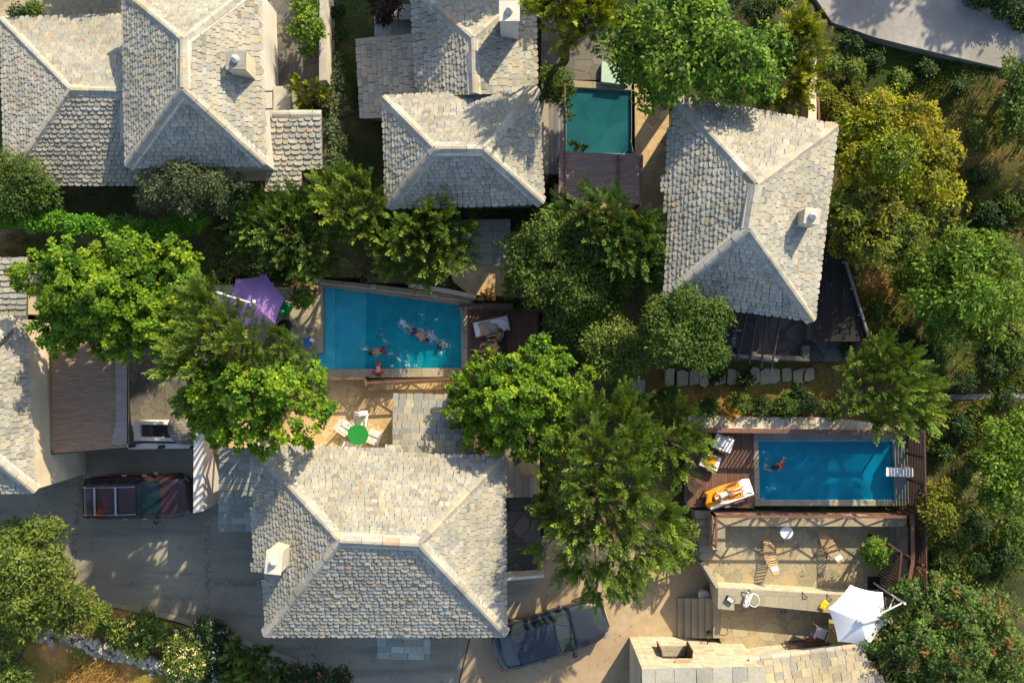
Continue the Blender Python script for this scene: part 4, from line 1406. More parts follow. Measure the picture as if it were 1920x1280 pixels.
def make_car(label, loc, rz, L, W, paint, kind, sx=1.0):
    t = thing('parked_car', label, 'car', loc, rz)
    hL = L / 2
    # stations along x (rear -> front): x, half width, belt z, deck z
    if kind == 'suv':
        st = [(-1, .66, .70, .80), (-.98, .80, .80, .98), (-.92, .92, .92, 1.06), (-.7, 1.0, 1.0, 1.10), (-.2, 1.0, .98, 1.08), (.25, 1.0, .97, 1.06),
              (.42, .995, .96, 1.06), (.62, .985, .93, 1.04), (.78, .95, .87, .99), (.88, .88, .80, .93), (.94, .79, .73, .85), (.98, .67, .65, .75), (1, .52, .55, .62)]
        gl = [(-.93, .76, 1.06), (-.88, .72, 1.50), (-.80, .70, 1.64), (-.4, .72, 1.70), (-.02, .71, 1.67), (.10, .70, 1.62), (.44, .78, 1.06)]
        wb = (-.60, .60); wr_ = .36
    else:
        st = [(-1, .56, .70, .84), (-.975, .74, .78, .95), (-.92, .87, .88, 1.01), (-.7, .98, .96, 1.04), (-.2, 1.0, .94, 1.02), (.1, 1.0, .93, 1.0),
              (.30, .99, .92, 1.0), (.55, .98, .89, .97), (.72, .94, .83, .92), (.84, .86, .76, .86), (.92, .75, .70, .79), (.97, .62, .62, .70), (1, .44, .52, .58)]
        gl = [(-.86, .74, 1.03), (-.62, .70, 1.36), (-.50, .68, 1.42), (-.2, .69, 1.45), (.02, .68, 1.42), (.10, .67, 1.38), (.36, .78, 1.0)]
        wb = (-.57, .62); wr_ = .33
    hw = W / 2
    vs, fs = [], []
    rows = []
    for x, f, zb, zd in st:
        y = hw * f
        z0 = .26 if abs(x) < .95 else .36
        row = [(y * .93, z0), (y, z0 + .18), (y, zb - .12), (y * .975, zb), (y * .90, zd - .02), (y * .6, zd + .015), (0, zd + .03)]
        row = row + [(-a, b) for a, b in reversed(row[:-1])]
        rows.append([(x * hL, a, b) for a, b in row])
    m = MB()
    k = len(rows[0])
    flat = [p for r in rows for p in r]
    for i in range(len(rows) - 1):
        for j in range(k - 1):
            a = i * k + j
            fs.append((a, a + k, a + k + 1, a + 1))
        fs.append((i * k + k - 1, (i + 1) * k + k - 1, (i + 1) * k, i * k))
    fs.append(tuple(range(k))); fs.append(tuple(reversed(range((len(rows) - 1) * k, len(rows) * k))))
    m.add(flat, fs)
    body = m.build('body', paint, t, local=True, smooth=True)
    # greenhouse rows: shoulder at belt, roof edge
    G = []
    for x, f, z in gl:
        y = hw * f
        roof = z > 1.2
        zb = 1.0 if kind == 'suv' else .97
        yb = hw * .90
        G.append((x * hL, y, z, yb, zb))
    n = len(G)
    rs, re = (1, n - 2)
    # roof panel
    m = MB(); vs = []; fs = []
    for i in range(rs, re + 1):
        x, y, z, yb, zb = G[i]
        for f in (1, .8, .4, 0, -.4, -.8, -1):
            vs.append((x, y * f, z + .045 * (1 - f * f) - (0.01 if abs(f) == 1 else 0)))
    for i in range(re - rs):
        for j in range(6):
            a = i * 7 + j; fs.append((a, a + 7, a + 8, a + 1))
    m.add(vs, fs)
    m.build('roof', paint, t, local=True, smooth=True)

    def pane(name, q, nsub=6, mat='glass', bulge=.04, off=(0, 0, 0)):
        """q: 4 corners: base left, base right, top right, top left -> curved sheet"""
        m = MB(); vs = []; fs = []
        b0, b1, t1, t0 = [Vector(v) for v in q]
        for r in range(4):
            u = r / 3
            for c in range(nsub + 1):
                s = c / nsub
                p = (b0.lerp(b1, s)).lerp(t0.lerp(t1, s), u)
                d = (b1 - b0).cross(t0 - b0).normalized()
                p = p + d * (bulge * (1 - (2 * s - 1) ** 2))
                vs.append(p + Vector(off))
        for r in range(3):
            for c in range(nsub):
                a = r * (nsub + 1) + c
                fs.append((a, a + 1, a + nsub + 2, a + nsub + 1))
        m.add(vs, fs)
        return m.build(name, M[mat] if isinstance(mat, str) else mat, t, local=True, smooth=True)
    x, y, z, yb, zb = G[-1]; x2, y2, z2, _, _ = G[-2]
    wmat = M['screen'] if kind == 'suv' else M['screen2']
    pane('windscreen', [(x, -y, z), (x, y, z), (x2, y2, z2), (x2, -y2, z2)], mat=wmat, bulge=.05)
    x, y, z, _, _ = G[0]; x2, y2, z2, _, _ = G[1]
    pane('rear_window', [(x, y, z), (x, -y, z), (x2, -y2, z2), (x2, y2, z2)], bulge=.03)
    for sgn in (1, -1):
        for (i0, i1, nm) in ((0, 3, 'rear_side_window'), (3, 6, 'front_side_window')):
            m = MB(); vs = []; fs = []
            for i in range(i0, i1 + 1):
                x, y, z, yb, zb = G[i]
                g = .03 if i == i0 else (-.03 if i == i1 else 0)
                if i in (0, n - 1):
                    vs += [(x + g, sgn * y * 1.0, zb + .02), (x + g, sgn * y * .995, z - .0)]
                else:
                    vs += [(x + g, sgn * yb * .98, zb + .0), (x + g, sgn * (y + .01), z - .03)]
            for i in range(i1 - i0):
                a = i * 2
                f = (a, a + 2, a + 3, a + 1)
                fs.append(f if sgn < 0 else tuple(reversed(f)))
            m.add(vs, fs); m.build(nm, M['glass'], t, local=True)
        # pillars / belt trim and door seams
        m = MB()
        for i in (1, 3, n - 2):
            x, y, z, yb, zb = G[i]
            m.beam((x, sgn * yb * .975, zb), (x, sgn * (y + .006), z - .02), .06, .03, up=(1, 0, 0))
        x, y, z, yb, zb = G[-1]; x2, y2, z2, _, _ = G[-2]
        m.beam((x - .02, sgn * y, z), (x2 + .0, sgn * (y2 + .01), z2 - .005), .06, .04)
        x, y, z, yb, zb = G[0]; x2, y2, z2, _, _ = G[1]
        m.beam((x, sgn * y, z), (x2, sgn * (y2 + .01), z2 - .005), .08, .04)
        for i in range(rs, re):
            a = G[i]; b = G[i + 1]
            m.beam((a[0], sgn * (a[1] + .005), a[2] - .01), (b[0], sgn * (b[1] + .005), b[2] - .01), .05, .04)
        m.build('pillars', paint, t, local=True)
        m = MB()
        for xx in (-.36, .02, .34):
            m.box((xx * hL, sgn * (hw * 1.0), .72), (.012, .012, .5))
        m.build('door_seam', M['black'], t, local=True)
        for xx in (-.25, .12):
            MB().box((xx * hL, sgn * (hw + .015), .85), (.2, .035, .03)).build('door_handle', M['steel'] if kind == 'suv' else paint, t, local=True)
        xx = G[-1][0] - .18
        m = MB(); m.lathe((xx, sgn * (hw + .10), .98), [(.05, 0), (.11, .03), (.12, .10), (.08, .15)], 12)
        mi = m.build('wing_mirror', M['black'] if kind == 'suv' else paint, t, local=True, smooth=True)
        MB().box((xx, sgn * (hw - .0), 1.0), (.07, .16, .04)).build('mirror_arm', M['black'], mi, local=True)
        # lamps
        m = MB(); m.box((hL * .885, sgn * hw * .76, .80 if kind == 'suv' else .74), (.34, .16, .14), sgn * -.75, taper=.7)
        m.build('headlight', M['lamp'], t, local=True, bevel=.03)
        m = MB(); m.box((-hL * .955, sgn * hw * .78, .86), (.10, .22, .2), sgn * .75)
        m.build('tail_light', M['taillamp'], t, local=True, bevel=.02)
        for wx in wb:
            m = MB()
            a = 26
            prof = [(wr_ * .62, -.11), (wr_ * .95, -.11), (wr_, -.07), (wr_, .07), (wr_ * .95, .11), (wr_ * .62, .11)]
            vs = []; fs = []
            for (r, yy) in prof:
                for q_ in range(a):
                    an = 2 * PI * q_ / a
                    vs.append((wx * hL + r * math.cos(an), sgn * (hw - .13) + yy, wr_ + r * math.sin(an)))
            for i in range(len(prof)):
                for q_ in range(a):
                    i2 = (i + 1) % len(prof)
                    fs.append((i * a + q_, i * a + (q_ + 1) % a, i2 * a + (q_ + 1) % a, i2 * a + q_))
            m.add(vs, fs); wh = m.build('tyre', M['black'], t, local=True, smooth=False)
            m = MB()
            for q_ in range(5):
                an = 2 * PI * q_ / 5
                m.beam((wx * hL, sgn * (hw - .05), wr_), (wx * hL + wr_ * .62 * math.cos(an), sgn * (hw - .05), wr_ + wr_ * .62 * math.sin(an)), .05, .03, up=(0, 1, 0))
            m.build('rim', M['steel'], wh, local=True)
    # black rubber round the front and rear glass
    for nm, q0, q1 in (('windscreen_trim', G[-1], G[-2]), ('rear_trim', G[0], G[1])):
        m = MB()
        a0, a1 = (q0[0], -q0[1], q0[2] + .01), (q0[0], q0[1], q0[2] + .01)
        b0, b1 = (q1[0], -q1[1], q1[2] + .02), (q1[0], q1[1], q1[2] + .02)
        pa = [Vector(a0).lerp(Vector(a1), k / 6) + Vector((.05 * (1 - (2 * k / 6 - 1) ** 2) * (1 if q0[0] > 0 else -1), 0, .015)) for k in range(7)]
        pb = [Vector(b0).lerp(Vector(b1), k / 6) + Vector((0, 0, .045 * (1 - (2 * k / 6 - 1) ** 2))) for k in range(7)]
        m.tube(pa, .028, 6); m.tube(pb, .02, 6)
        m.tube([a0, b0], .024, 6); m.tube([a1, b1], .024, 6)
        m.build(nm, M['black'], t, local=True, smooth=True)
    # bonnet seams, bumper, grille, plates
    m = MB()
    for sgn in (1, -1):
        m.beam((G[-1][0] + .08, sgn * hw * .76, st[6][3] + .012), (hL * .80, sgn * hw * .58, st[9][3] + .05), .012, .012)
    m.build('bonnet_seam', M['black'], t, local=True)
    MB().box((hL * .985, 0, .55), (.06, W * .5, .22)).build('grille', M['black'], t, local=True)
    MB().box((hL * 1.0 + .02, 0, .45), (.015, .52, .11)).build('number_plate', M['white'], t, local=True)
    MB().box((-hL * 1.0 - .015, 0, .75), (.015, .52, .11)).build('number_plate', M['white'], t, local=True)
    m = MB(); m.beam((G[-1][0] + .03, -.45, G[-1][2] + .03), (G[-1][0] - .45, -.1, G[-1][2] + .32), .02, .02); m.beam((G[-1][0] + .03, .15, G[-1][2] + .03), (G[-1][0] - .45, .5, G[-1][2] + .32), .02, .02)
    m.build('wiper', M['black'], t, local=True)
    if kind == 'suv':
        for sgn in (1, -1):
            y = hw * .62
            pts = [(G[1][0] + .05, sgn * y, 1.60), (G[2][0] + .05, sgn * y, 1.72), (G[3][0], sgn * y, 1.79), (G[4][0], sgn * y, 1.76), (G[5][0] - .02, sgn * y, 1.66)]
            MB().tube(pts, .022, 6).build('roof_rail', M['steel'], t, local=True)
        for xx in (-.62, -.24):
            MB().box((xx * hL, 0, 1.80), (.075, W * .64, .03)).build('cross_bar', M['steel'], t, local=True)
    else:
        MB().box((-.11 * hL, 0, 1.492), (.66, .78, .02)).build('sunroof', M['glass'], t, local=True, bevel=.008)
        MB().box((-.52 * hL, 0, 1.47), (.12, .05, .06)).build('aerial', paint, t, local=True)
    return t


M['lamp'] = plain('lamp_glass', (.16, .17, .18), .15)
M['taillamp'] = plain('tail_lamp_glass', (.10, .006, .006), .2)
M['screen'] = plain('green_windscreen', (.003, .014, .017), .12, 0, .03, spec=.35)
M['screen2'] = plain('grey_windscreen', (.02, .03, .035), .12, 0, .03, spec=.45)
c_ = P(261, 931, .75)
make_car('maroon estate car with silver roof bars parked by the white wall', (c_.x, c_.y, 0), math.radians(1), 4.62, 1.84, carpaint('maroon_paint', (.034, .005, .006)), 'suv')
c_ = P(1033, 1188, .7)
make_car('dark blue grey hatchback with a sunroof parked at the corner of the front house', (c_.x, c_.y, 0), math.radians(17.5), 5.0, 1.92, carpaint('blue_grey_paint', (.018, .026, .040)), 'hatch')


# ---------------------------------------------------------------- parasols
def parasol(label, cx, cy, verts, z_hub, z_rim, zg, mat, mast, arm_mat, hubcol='steel'):
    hub = P(cx, cy, z_hub)
    t = thing('parasol', label, 'parasol', (hub.x, hub.y, zg))
    rim = [P(x, y, z_rim) for x, y in verts]
    n = len(rim)
    m = MB(); vs = []; fs = []
    R = 7
    S = 8
    for i in range(n):
        a, b = rim[i], rim[(i + 1) % n]
        base = len(vs)
        for r in range(R + 1):
            f = r / R
            for s in range(S + 1):
                u = s / S
                e = a.lerp(b, u)
                sag = 4 * u * (1 - u)
                e = e + (hub - e) * (.055 * sag)
                p = hub.lerp(e, f)
                p.z = hub.z + (e.z - hub.z) * (f ** 1.12) - .07 * sag * f * f + .03 * sag * f
                vs.append(p)
        for r in range(R):
            for s in range(S):
                q = base + r * (S + 1) + s
                fs.append((q, q + S + 1, q + S + 2, q + 1))
    m.add(vs, fs)
    cn = m.build('canopy', mat, t, smooth=False)
    so_ = cn.modifiers.new('thick', 'SOLIDIFY'); so_.thickness = .006
    for p in rim:
        MB().tube([hub + Vector((0, 0, -.06)), p + Vector((0, 0, -.025))], .012, 6).build('rib', M[arm_mat], t)
    m = MB(); m.lathe((hub.x, hub.y, hub.z - .02), [(.16, 0), (.15, .04), (.07, .09), (.05, .2), (.02, .24)], 16)
    m.build('hub', M[hubcol], t)
    mb_ = P(*mast, z_hub + .25)
    MB().tube([hub + Vector((0, 0, .18)), (mb_.x, mb_.y, z_hub + .32)], .032, 8).build('arm', M[arm_mat], t)
    MB().tube([(mb_.x, mb_.y, zg), (mb_.x, mb_.y, z_hub + .5)], .045, 10).build('mast', M[arm_mat], t)
    MB().tube([(mb_.x, mb_.y, z_hub - .5), Vector((mb_.x, mb_.y, z_hub + .3)).lerp(hub + Vector((0, 0, .2)), .35)], .02, 6).build('strut', M[arm_mat], t)
    MB().box((mb_.x, mb_.y, zg + .03), (.55, .55, .06)).build('base', M['iron'], t, bevel=.01)
    return t


parasol('open lilac purple cantilever parasol left of the bathers pool', 473, 568, [(442, 523), (499, 514), (534, 560), (516, 607), (456, 612), (425, 575)], 4.35, 3.85, 1.7, M['purple'], (409, 549), 'white')
parasol('open white cantilever parasol at the lower right terrace', 1614, 1164, [(1594, 1096), (1655, 1110), (1668, 1160), (1627, 1214), (1571, 1202), (1553, 1140)], 3.6, 3.05, .95, M['canvas'], (1692, 1128), 'white', 'white')


# ---------------------------------------------------------------- furniture
def local_at(px, py, z, rz):
    q = P(px, py, z)
    return (q.x, q.y, z), rz


def slat_chair(label, px, py, zg, rz, mat, group=None, armr=True):
    t = thing('garden_chair', label, 'chair', P(px, py, zg), rz, group)
    m = MB()
    for i in range(6):
        m.box((-.20 + i * .08, 0, .42), (.06, .46, .018))
    m.build('seat', M[mat], t, local=True)
    m = MB()
    for i in range(6):
        m.box((.24 + i * .022, 0, .50 + i * .072), (.018, .46, .055), M=Matrix.Rotation(-.3, 3, 'Y'))
    m.beam((.22, -.22, .42), (.37, -.22, .92), .03, .03); m.beam((.22, .22, .42), (.37, .22, .92), .03, .03)
    m.build('backrest', M[mat], t, local=True)
    for sx_ in (-.2, .22):
        for sy_ in (-.22, .22):
            MB().beam((sx_, sy_, 0), (-sx_ * .7, sy_, .42), .03, .035).build('leg', M[mat], t, local=True)
    if armr:
        for sy_ in (-.26, .26):
            MB().box((.02, sy_, .62), (.48, .05, .022)).build('armrest', M[mat], t, local=True)
    return t


def round_table(label, px, py, zt, zg, r, mat, name='round_table'):
    q = P(px, py, zt)
    t = thing(name, label, 'table', (q.x, q.y, zg))
    h = zt - zg
    m = MB(); m.lathe((0, 0, h - .03), [(r * .97, 0), (r, .01), (r, .024), (r * .97, .03)], 40); m.build('tabletop', mat, t, local=True)
    for k in range(4):
        a = k * PI / 2 + .5
        MB().tube([(r * .75 * math.cos(a), r * .75 * math.sin(a), 0), (r * .2 * math.cos(a), r * .2 * math.sin(a), h - .03)], .018, 6).build('leg', M['white'], t, local=True)
    return t


round_table('round garden table with a bright green top below the bathers pool', 671, 815, 1.93, 1.2, .43, M['greencloth'])
slat_chair('white slatted garden chair left of the green table', 651, 800, 1.2, math.radians(145), 'white')
slat_chair('white slatted garden chair above the green table, white towel on its back', 680, 786, 1.2, math.radians(85), 'white')
slat_chair('white slatted garden chair right of the green table', 703, 816, 1.2, math.radians(-22), 'white')
slat_chair('white slatted garden chair below the green table, half under the eave', 658, 838, 1.2, math.radians(-115), 'white')
def cloth_lump(name, label, cat, px, py, z, sx, sy, rz, mat, h=.07, seed=0, group=None, parent=None):
    rs = np.random.RandomState(seed + 5)
    n = 14
    m = MB(); vs = []; fs = []
    ph = rs.uniform(0, 6, 6)
    R = Matrix.Rotation(rz, 3, 'Z')
    q = P(px, py, z)
    for i in range(n):
        for j in range(n):
            u = i / (n - 1) * 2 - 1; v = j / (n - 1) * 2 - 1
            edge = max(abs(u), abs(v))
            ww = .06 * math.sin(5 * u + ph[0]) * math.cos(4 * v + ph[1]) + .03 * math.sin(9 * v + ph[2])
            x = sx / 2 * (u + .10 * math.sin(3 * v + ph[3])); y = sy / 2 * (v + .10 * math.sin(3 * u + ph[4]))
            zz = h * (.5 + 6 * ww) * (1 - edge ** 6) + .012
            vs.append(q + R @ Vector((x, y, max(zz, .008))))
    for i in range(n - 1):
        for j in range(n - 1):
            a = i * n + j; fs.append((a, a + n, a + n + 1, a + 1))
    m.add(vs, fs)
    o = m.build(name, mat, parent, smooth=True)
    so_ = o.modifiers.new('thick', 'SOLIDIFY'); so_.thickness = .01; so_.offset = -1
    if parent is None: tag(o, label, cat, group)
    return o


cloth_lump('towel', 'crumpled white towel over the upper chair of the green table', 'towel', 681, 775, 2.12, .40, .22, .1, M['whitecloth'], .06, 3)


def teak_recliner(label, px, py, zg, rz, pillow):
    t = thing('deck_chair', label, 'deck chair', P(px, py, zg), rz, 'slatted wooden deck chairs on the terrace')
    L = 1.15
    prof = [(-.62, .20, .15), (-.42, .34, .20), (-.20, .33, .26), (0, .32, .27), (.2, .38, .25), (.40, .56, .21), (.58, .74, .17), (.72, .86, .14)]
    m = MB(); s = 0
    pts = [Vector((a, 0, b)) for a, b, c in prof]
    for i in range(len(prof) - 1):
        for k in range(3):
            f = k / 3
            p = pts[i].lerp(pts[i + 1], f)
            wd = prof[i][2] * (1 - f) + prof[i + 1][2] * f
            an = math.atan2(pts[i + 1].z - pts[i].z, pts[i + 1].x - pts[i].x)
            m.box(p, (.036, wd * 2, .014), M=Matrix.Rotation(-an, 3, 'Y'))
    m.build('slats', M['teak'], t, local=True)
    for sg in (1, -1):
        m = MB()
        m.tube([(a, sg * c, b - .02) for a, b, c in prof], .016, 6)
        m.build('side_rail', M['redwood'], t, local=True)
        MB().tube([(-.35, sg * .22, 0), (.35, sg * .24, .50)], .016, 6).build('leg', M['redwood'], t, local=True)
        MB().tube([(.45, sg * .22, 0), (-.1, sg * .26, .34)], .016, 6).build('leg', M['redwood'], t, local=True)
    m = MB(); m.box((.50, 0, .69), (.20, .30, .05), M=Matrix.Rotation(-.75, 3, 'Y'))
    m.build('head_cushion', M['whitecloth'], t, local=True, bevel=.02)
    return t


teak_recliner('slatted wooden deck chair, left of two, facing up the terrace', 1440, 1037, 1.0, math.radians(-80), 0)
teak_recliner('slatted wooden deck chair, right of two, turned towards the potted laurel', 1550, 1020, 1.0, math.radians(-58), 0)
t = round_table('small round white bistro table on the flagged terrace', 1475, 998, 1.65, 1.0, .27, M['white'])


def lounger(label, px, py, zg, rz, L, W, cushion, group=None, towel=None):
    t = thing('sun_lounger', label, 'sun lounger', P(px, py, zg), rz, group)
    for sg in (1, -1):
        MB().box((0, sg * (W / 2 + .03), .30), (L, .05, .08)).build('side_rail', M['redwood'], t, local=True, bevel=.006)
        MB().box((.12 * L, sg * (W / 2 + .03), .52), (.42 * min(1, L), .06, .03)).build('armrest', M['redwood'], t, local=True)
    m = MB()
    for sx_ in (-1, 1): m.box((sx_ * (L / 2 - .02), 0, .30), (.05, W, .06))
    m.build('end_rail', M['redwood'], t, local=True)
    for sx_ in (-1, 1):
        for sg in (1, -1):
            MB().box((sx_ * (L / 2 - .12), sg * (W / 2 + .03), .14), (.06, .05, .28)).build('leg', M['redwood'], t, local=True)
    MB().box((0, 0, .37), (L - .06, W - .02, .07)).build('cushion', cushion, t, local=True, bevel=.025)
    return t


lounger('wide white cushioned lounger nearest the pool fence on the timber deck', 1352, 829, 1.6, math.radians(-21), .86, .62, M['whitecloth'])
lounger('wide lounger with an orange towel, second from the fence on the timber deck', 1328, 863, 1.6, math.radians(-20), .84, .60, M['whitecloth'])
cloth_lump('towel', 'folded grey towel on the white cushioned lounger', 'towel', 1351, 828, 2.02, .50, .42, math.radians(-21), plain('grey_towel', (.55, .57, .62), .95), .02, 7)
cloth_lump('towel', 'crumpled orange towel on the second lounger', 'towel', 1332, 864, 2.02, .50, .44, math.radians(-20), M['orange'], .04, 8)
lounger('long lounger carrying the sunbather, nearest the flagstone wall', 1364, 923, 1.6, math.radians(19), 1.98, .72, M['whitecloth'])
cloth_lump('towel', 'orange towel spread under the sunbather', 'towel', 1358, 925, 2.02, 1.62, .66, math.radians(19), M['orange'], .015, 9)
cloth_lump('towel', 'white towel folded at the foot of the sunbather', 'towel', 1398, 912, 2.03, .44, .62, math.radians(19), M['whitecloth'], .03, 10)
t = thing('side_table', 'low brown wooden side table in the shade left of the sunbather', 'table', P(1299, 908, 1.6), .75)
m = MB()
for i in range(5): m.box((-.18 + i * .09, 0, .34), (.08, .46, .02))
m.build('tabletop', M['wood'], t, local=True)
for a in (-.18, .18):
    for b in (-.18, .18): MB().box((a, b, .165), (.04, .04, .33)).build('leg', M['wood'], t, local=True)


def flipflops(label, px, py, z, rz, mat, cat='flip flops'):
    t = thing('flip_flops', label, cat, P(px, py, z), rz)
    for sg in (-1, 1):
        pts = [(.13 * math.cos(a) , sg * .075 + .048 * math.sin(a) * (1 + .15 * math.cos(a)), 0) for a in [2 * PI * k / 14 for k in range(14)]]
        so1 = MB().prism([(p[0], p[1]) for p in pts], .004, .022).build('sole', M[mat], t, local=True)
        MB().tube([(.05, sg * .075, .025), (0, sg * .075 + .03, .05), (-.03, sg * .075 + .04, .025)], .006, 5).build('strap', M['whitecloth'], so1, local=True)
        MB().tube([(.05, sg * .075, .025), (0, sg * .075 - .03, .05), (-.03, sg * .075 - .04, .025)], .006, 5).build('strap', M['whitecloth'], so1, local=True)
    return t


flipflops('pair of flip flops under the edge of the sunbather lounger', 1363, 946, 1.6, .2, 'whitecloth')
flipflops('pair of blue flip flops on the shaded lower terrace', 1469, 1143, .95, 1.5, 'navy')
flipflops('pair of dark sandals left of the bathers pool', 580, 617, 1.7, .9, 'navy')

# director chair, table and tiled screen below the white parasol
t = thing('director_chair', 'white framed director chair beside the white parasol', 'chair', P(1532, 1180, .95), math.radians(-18))
MB().box((0, 0, .46), (.46, .44, .02)).build('seat', M['whitecloth'], t, local=True, bevel=.008)
MB().box((0, .25, .72), (.50, .03, .20)).build('backrest', plain('grey_canvas', (.35, .36, .38), .9), t, local=True, bevel=.008)
for sg in (1, -1):
    MB().box((sg * .26, 0, .62), (.05, .54, .025)).build('armrest', M['white'], t, local=True)
    for b in (-.22, .24):
        MB().box((sg * .26, b, .4), (.03, .03, .80 if b > 0 else .44)).build('upright', M['white'], t, local=True)
    m = MB(); m.beam((-.24, sg * .2, .02), (.24, sg * .2, .45), .025, .03); m.beam((.24, sg * .2, .02), (-.24, sg * .2, .45), .025, .03)
    m.build('cross_leg', M['white'], t, local=True)
t = thing('garden_table', 'olive wooden table half hidden by the white parasol', 'table', P(1575, 1182, .95))
MB().prism([(p[0] - t.location.x, p[1] - t.location.y) for p in xy([(1554, 1158), (1600, 1158), (1600, 1206), (1553, 1205)], 1.7)], .70, .75).build('tabletop', plain('olive_paint', (.35, .31, .10), .6), t, local=True, bevel=.01)
for a in (-.35, .35):
    for b in (-.4, .4): MB().box((a, b, .35), (.05, .05, .70)).build('leg', M['wood'], t, local=True)
q = P(1560, 1180, 1.72)
o = thing('glass_candle', 'small red candle lantern on the olive table', 'lantern', (q.x, q.y, 1.7))
MB().lathe((0, 0, 0), [(.05, 0), (.06, .03), (.06, .13), (.045, .15)], 12).build('holder', M['red'], o, local=True)
MB().lathe((0, 0, .15), [(.02, 0), (.03, .02), (.01, .05)], 8).build('lid', M['whitecloth'], o, local=True)
t = thing('tile_screen', 'dark wooden lattice screen with terracotta tiles behind it below the director chair', 'screen', P(1520, 1210, .95))
m = MB()
a, b = P(1480, 1212, 1.75), P(1556, 1208, 1.75)
m.beam(a, b, .09, .06); m.beam((a.x, a.y, 1.1), (b.x, b.y, 1.1), .06, .06)
for k in range(14):
    q = a.lerp(b, k / 13); m.box((q.x, q.y, 1.4), (.035, .03, .75))
m.build('lattice', M['wood'], t)
m = MB()
for i in range(11):
    for j in range(3):
        q = P(1512 + i * 4.2 + (j % 2) * 2, 1204 - j * 3.6, 1.35)
        m.lathe((q.x, q.y, 1.30), [(.05, 0), (.045, .05), (.02, .07)], 8)
m.build('tile', M['terracotta'], t)
# basket, lantern, hammock towel, yellow towel, hooks
t = thing('round_basket', 'round white slatted basket on the sunlit driveway corner', 'basket', P(1317, 1112, .15))
m = MB(); m.lathe((0, 0, -.1), [(.19, 0), (.22, .25), (.24, .5), (.22, .52), (.20, .5)], 20); m.build('bin', M['white'], t, local=True)
m = MB()
for i in range(6): m.box((-.15 + i * .06, 0, .43), (.035, 2 * math.sqrt(max(.01, .045 - (-.15 + i * .06) ** 2)), .012))
m.build('lid', plain('lid_grey', (.5, .48, .47), .6), t, local=True)
t = thing('wall_lantern', 'black box lantern with white grille standing on the left end of the slab wall', 'lantern', P(1368, 1122, 1.95), -.6)
MB().box((0, 0, .08), (.36, .18, .16)).build('housing', M['iron'], t, local=True, bevel=.015)
m = MB()
for i in range(4): m.box((0, -.06 + i * .04, .168), (.28, .022, .012))
m.build('grille', M['whitecloth'], t, local=True)
t = thing('towel_hoop', 'white ring swing seat with a towel hanging over the slab wall', 'swing', P(1408, 1122, 1.95), .4)
m = MB(); m.tube([(.22 * math.cos(a) + .05, .30 * math.sin(a), .28 + .06 * math.sin(a)) for a in [2 * PI * k / 20 for k in range(21)]], .018, 6)
m.build('ring', M['white'], t, local=True)
MB().tube([(.05, .28, .32), (-.25, .42, .02)], .022, 6).build('bracket', M['iron'], t, local=True)
m = cloth_lump('towel', 'bunched white towel lying in the white ring', 'towel', 1402, 1124, 2.12, .26, .62, -.35, M['whitecloth'], .10, 21)
o = cloth_lump('towel', 'bright yellow towel hung at the right end of the slab wall', 'towel', 1545, 1134, 2.03, .26, .40, -.55, M['yellow'], .04, 22)
for i, (a, b) in enumerate([(1402, 1104), (1502, 1109), (1548, 1113)]):
    q = P(a, b, 1.8)
    o = MB().tube([(q.x, q.y + .05, 1.96), (q.x + .10, q.y - .12, 2.06), (q.x + .2, q.y - .2, 2.0)], .022, 6).build('towel_hook', M['iron'])
    tag(o, ['black iron hook at the white ring swing', 'black iron hook alone in the middle of the slab wall', 'black iron hook above the yellow towel'][i], 'hook', 'iron hooks along the slab wall')
# diving block
t = thing('diving_board', 'white diving board block at the right end of the deep blue pool', 'diving board', P(1690, 885, 1.6))
q = P(1687, 885, 2.05)
MB().box((q.x, q.y, 2.02), (1.12, .36, .07), -.03).build('board', M['white'], t, bevel=.01)
MB().box((q.x + .42, q.y, 1.8), (.26, .32, .38)).build('support', M['cream'], t)
for i, (a, b) in enumerate([(1686, 823), (1694, 829)]):
    q = P(a, b, 1.6)
    tag(MB().lathe((q.x, q.y, 1.6), [(.05, 0), (.05, .10), (.03, .14)], 10).build('garden_light', M['white']), ['left', 'right'][i] + ' one of two small white lights at the shaded corner of the deep blue pool', 'lamp', 'small white lights at the pool corner')
# round pool edge lamps, line
for i, (a, b) in enumerate([(700, 537), (815, 554)]):
    q = P(a, b, 2.0)
    t = thing('pool_lamp', ['round white lamp on the pool edge, left of two', 'round white lamp on the pool edge near the right end'][i], 'lamp', (q.x, q.y, 1.7), group='round lamps on the edge of the bathers pool')
    MB().lathe((0, 0, .0), [(.04, 0), (.04, .28)], 10).build('stem', M['steel'], t, local=True)
    MB().lathe((0, 0, .28), [(.11, 0), (.12, .03), (.10, .07), (.02, .09)], 20).build('shade', M['cap'], t, local=True)
t = thing('lane_rope', 'thin pale rope stretched along the upper edge of the bathers pool', 'rope', P(600, 531, 1.8))
MB().tube([P(600, 531, 1.85), P(700, 542, 1.83), P(880, 565, 1.85)], .012, 5).build('rope', M['whitecloth'], t)
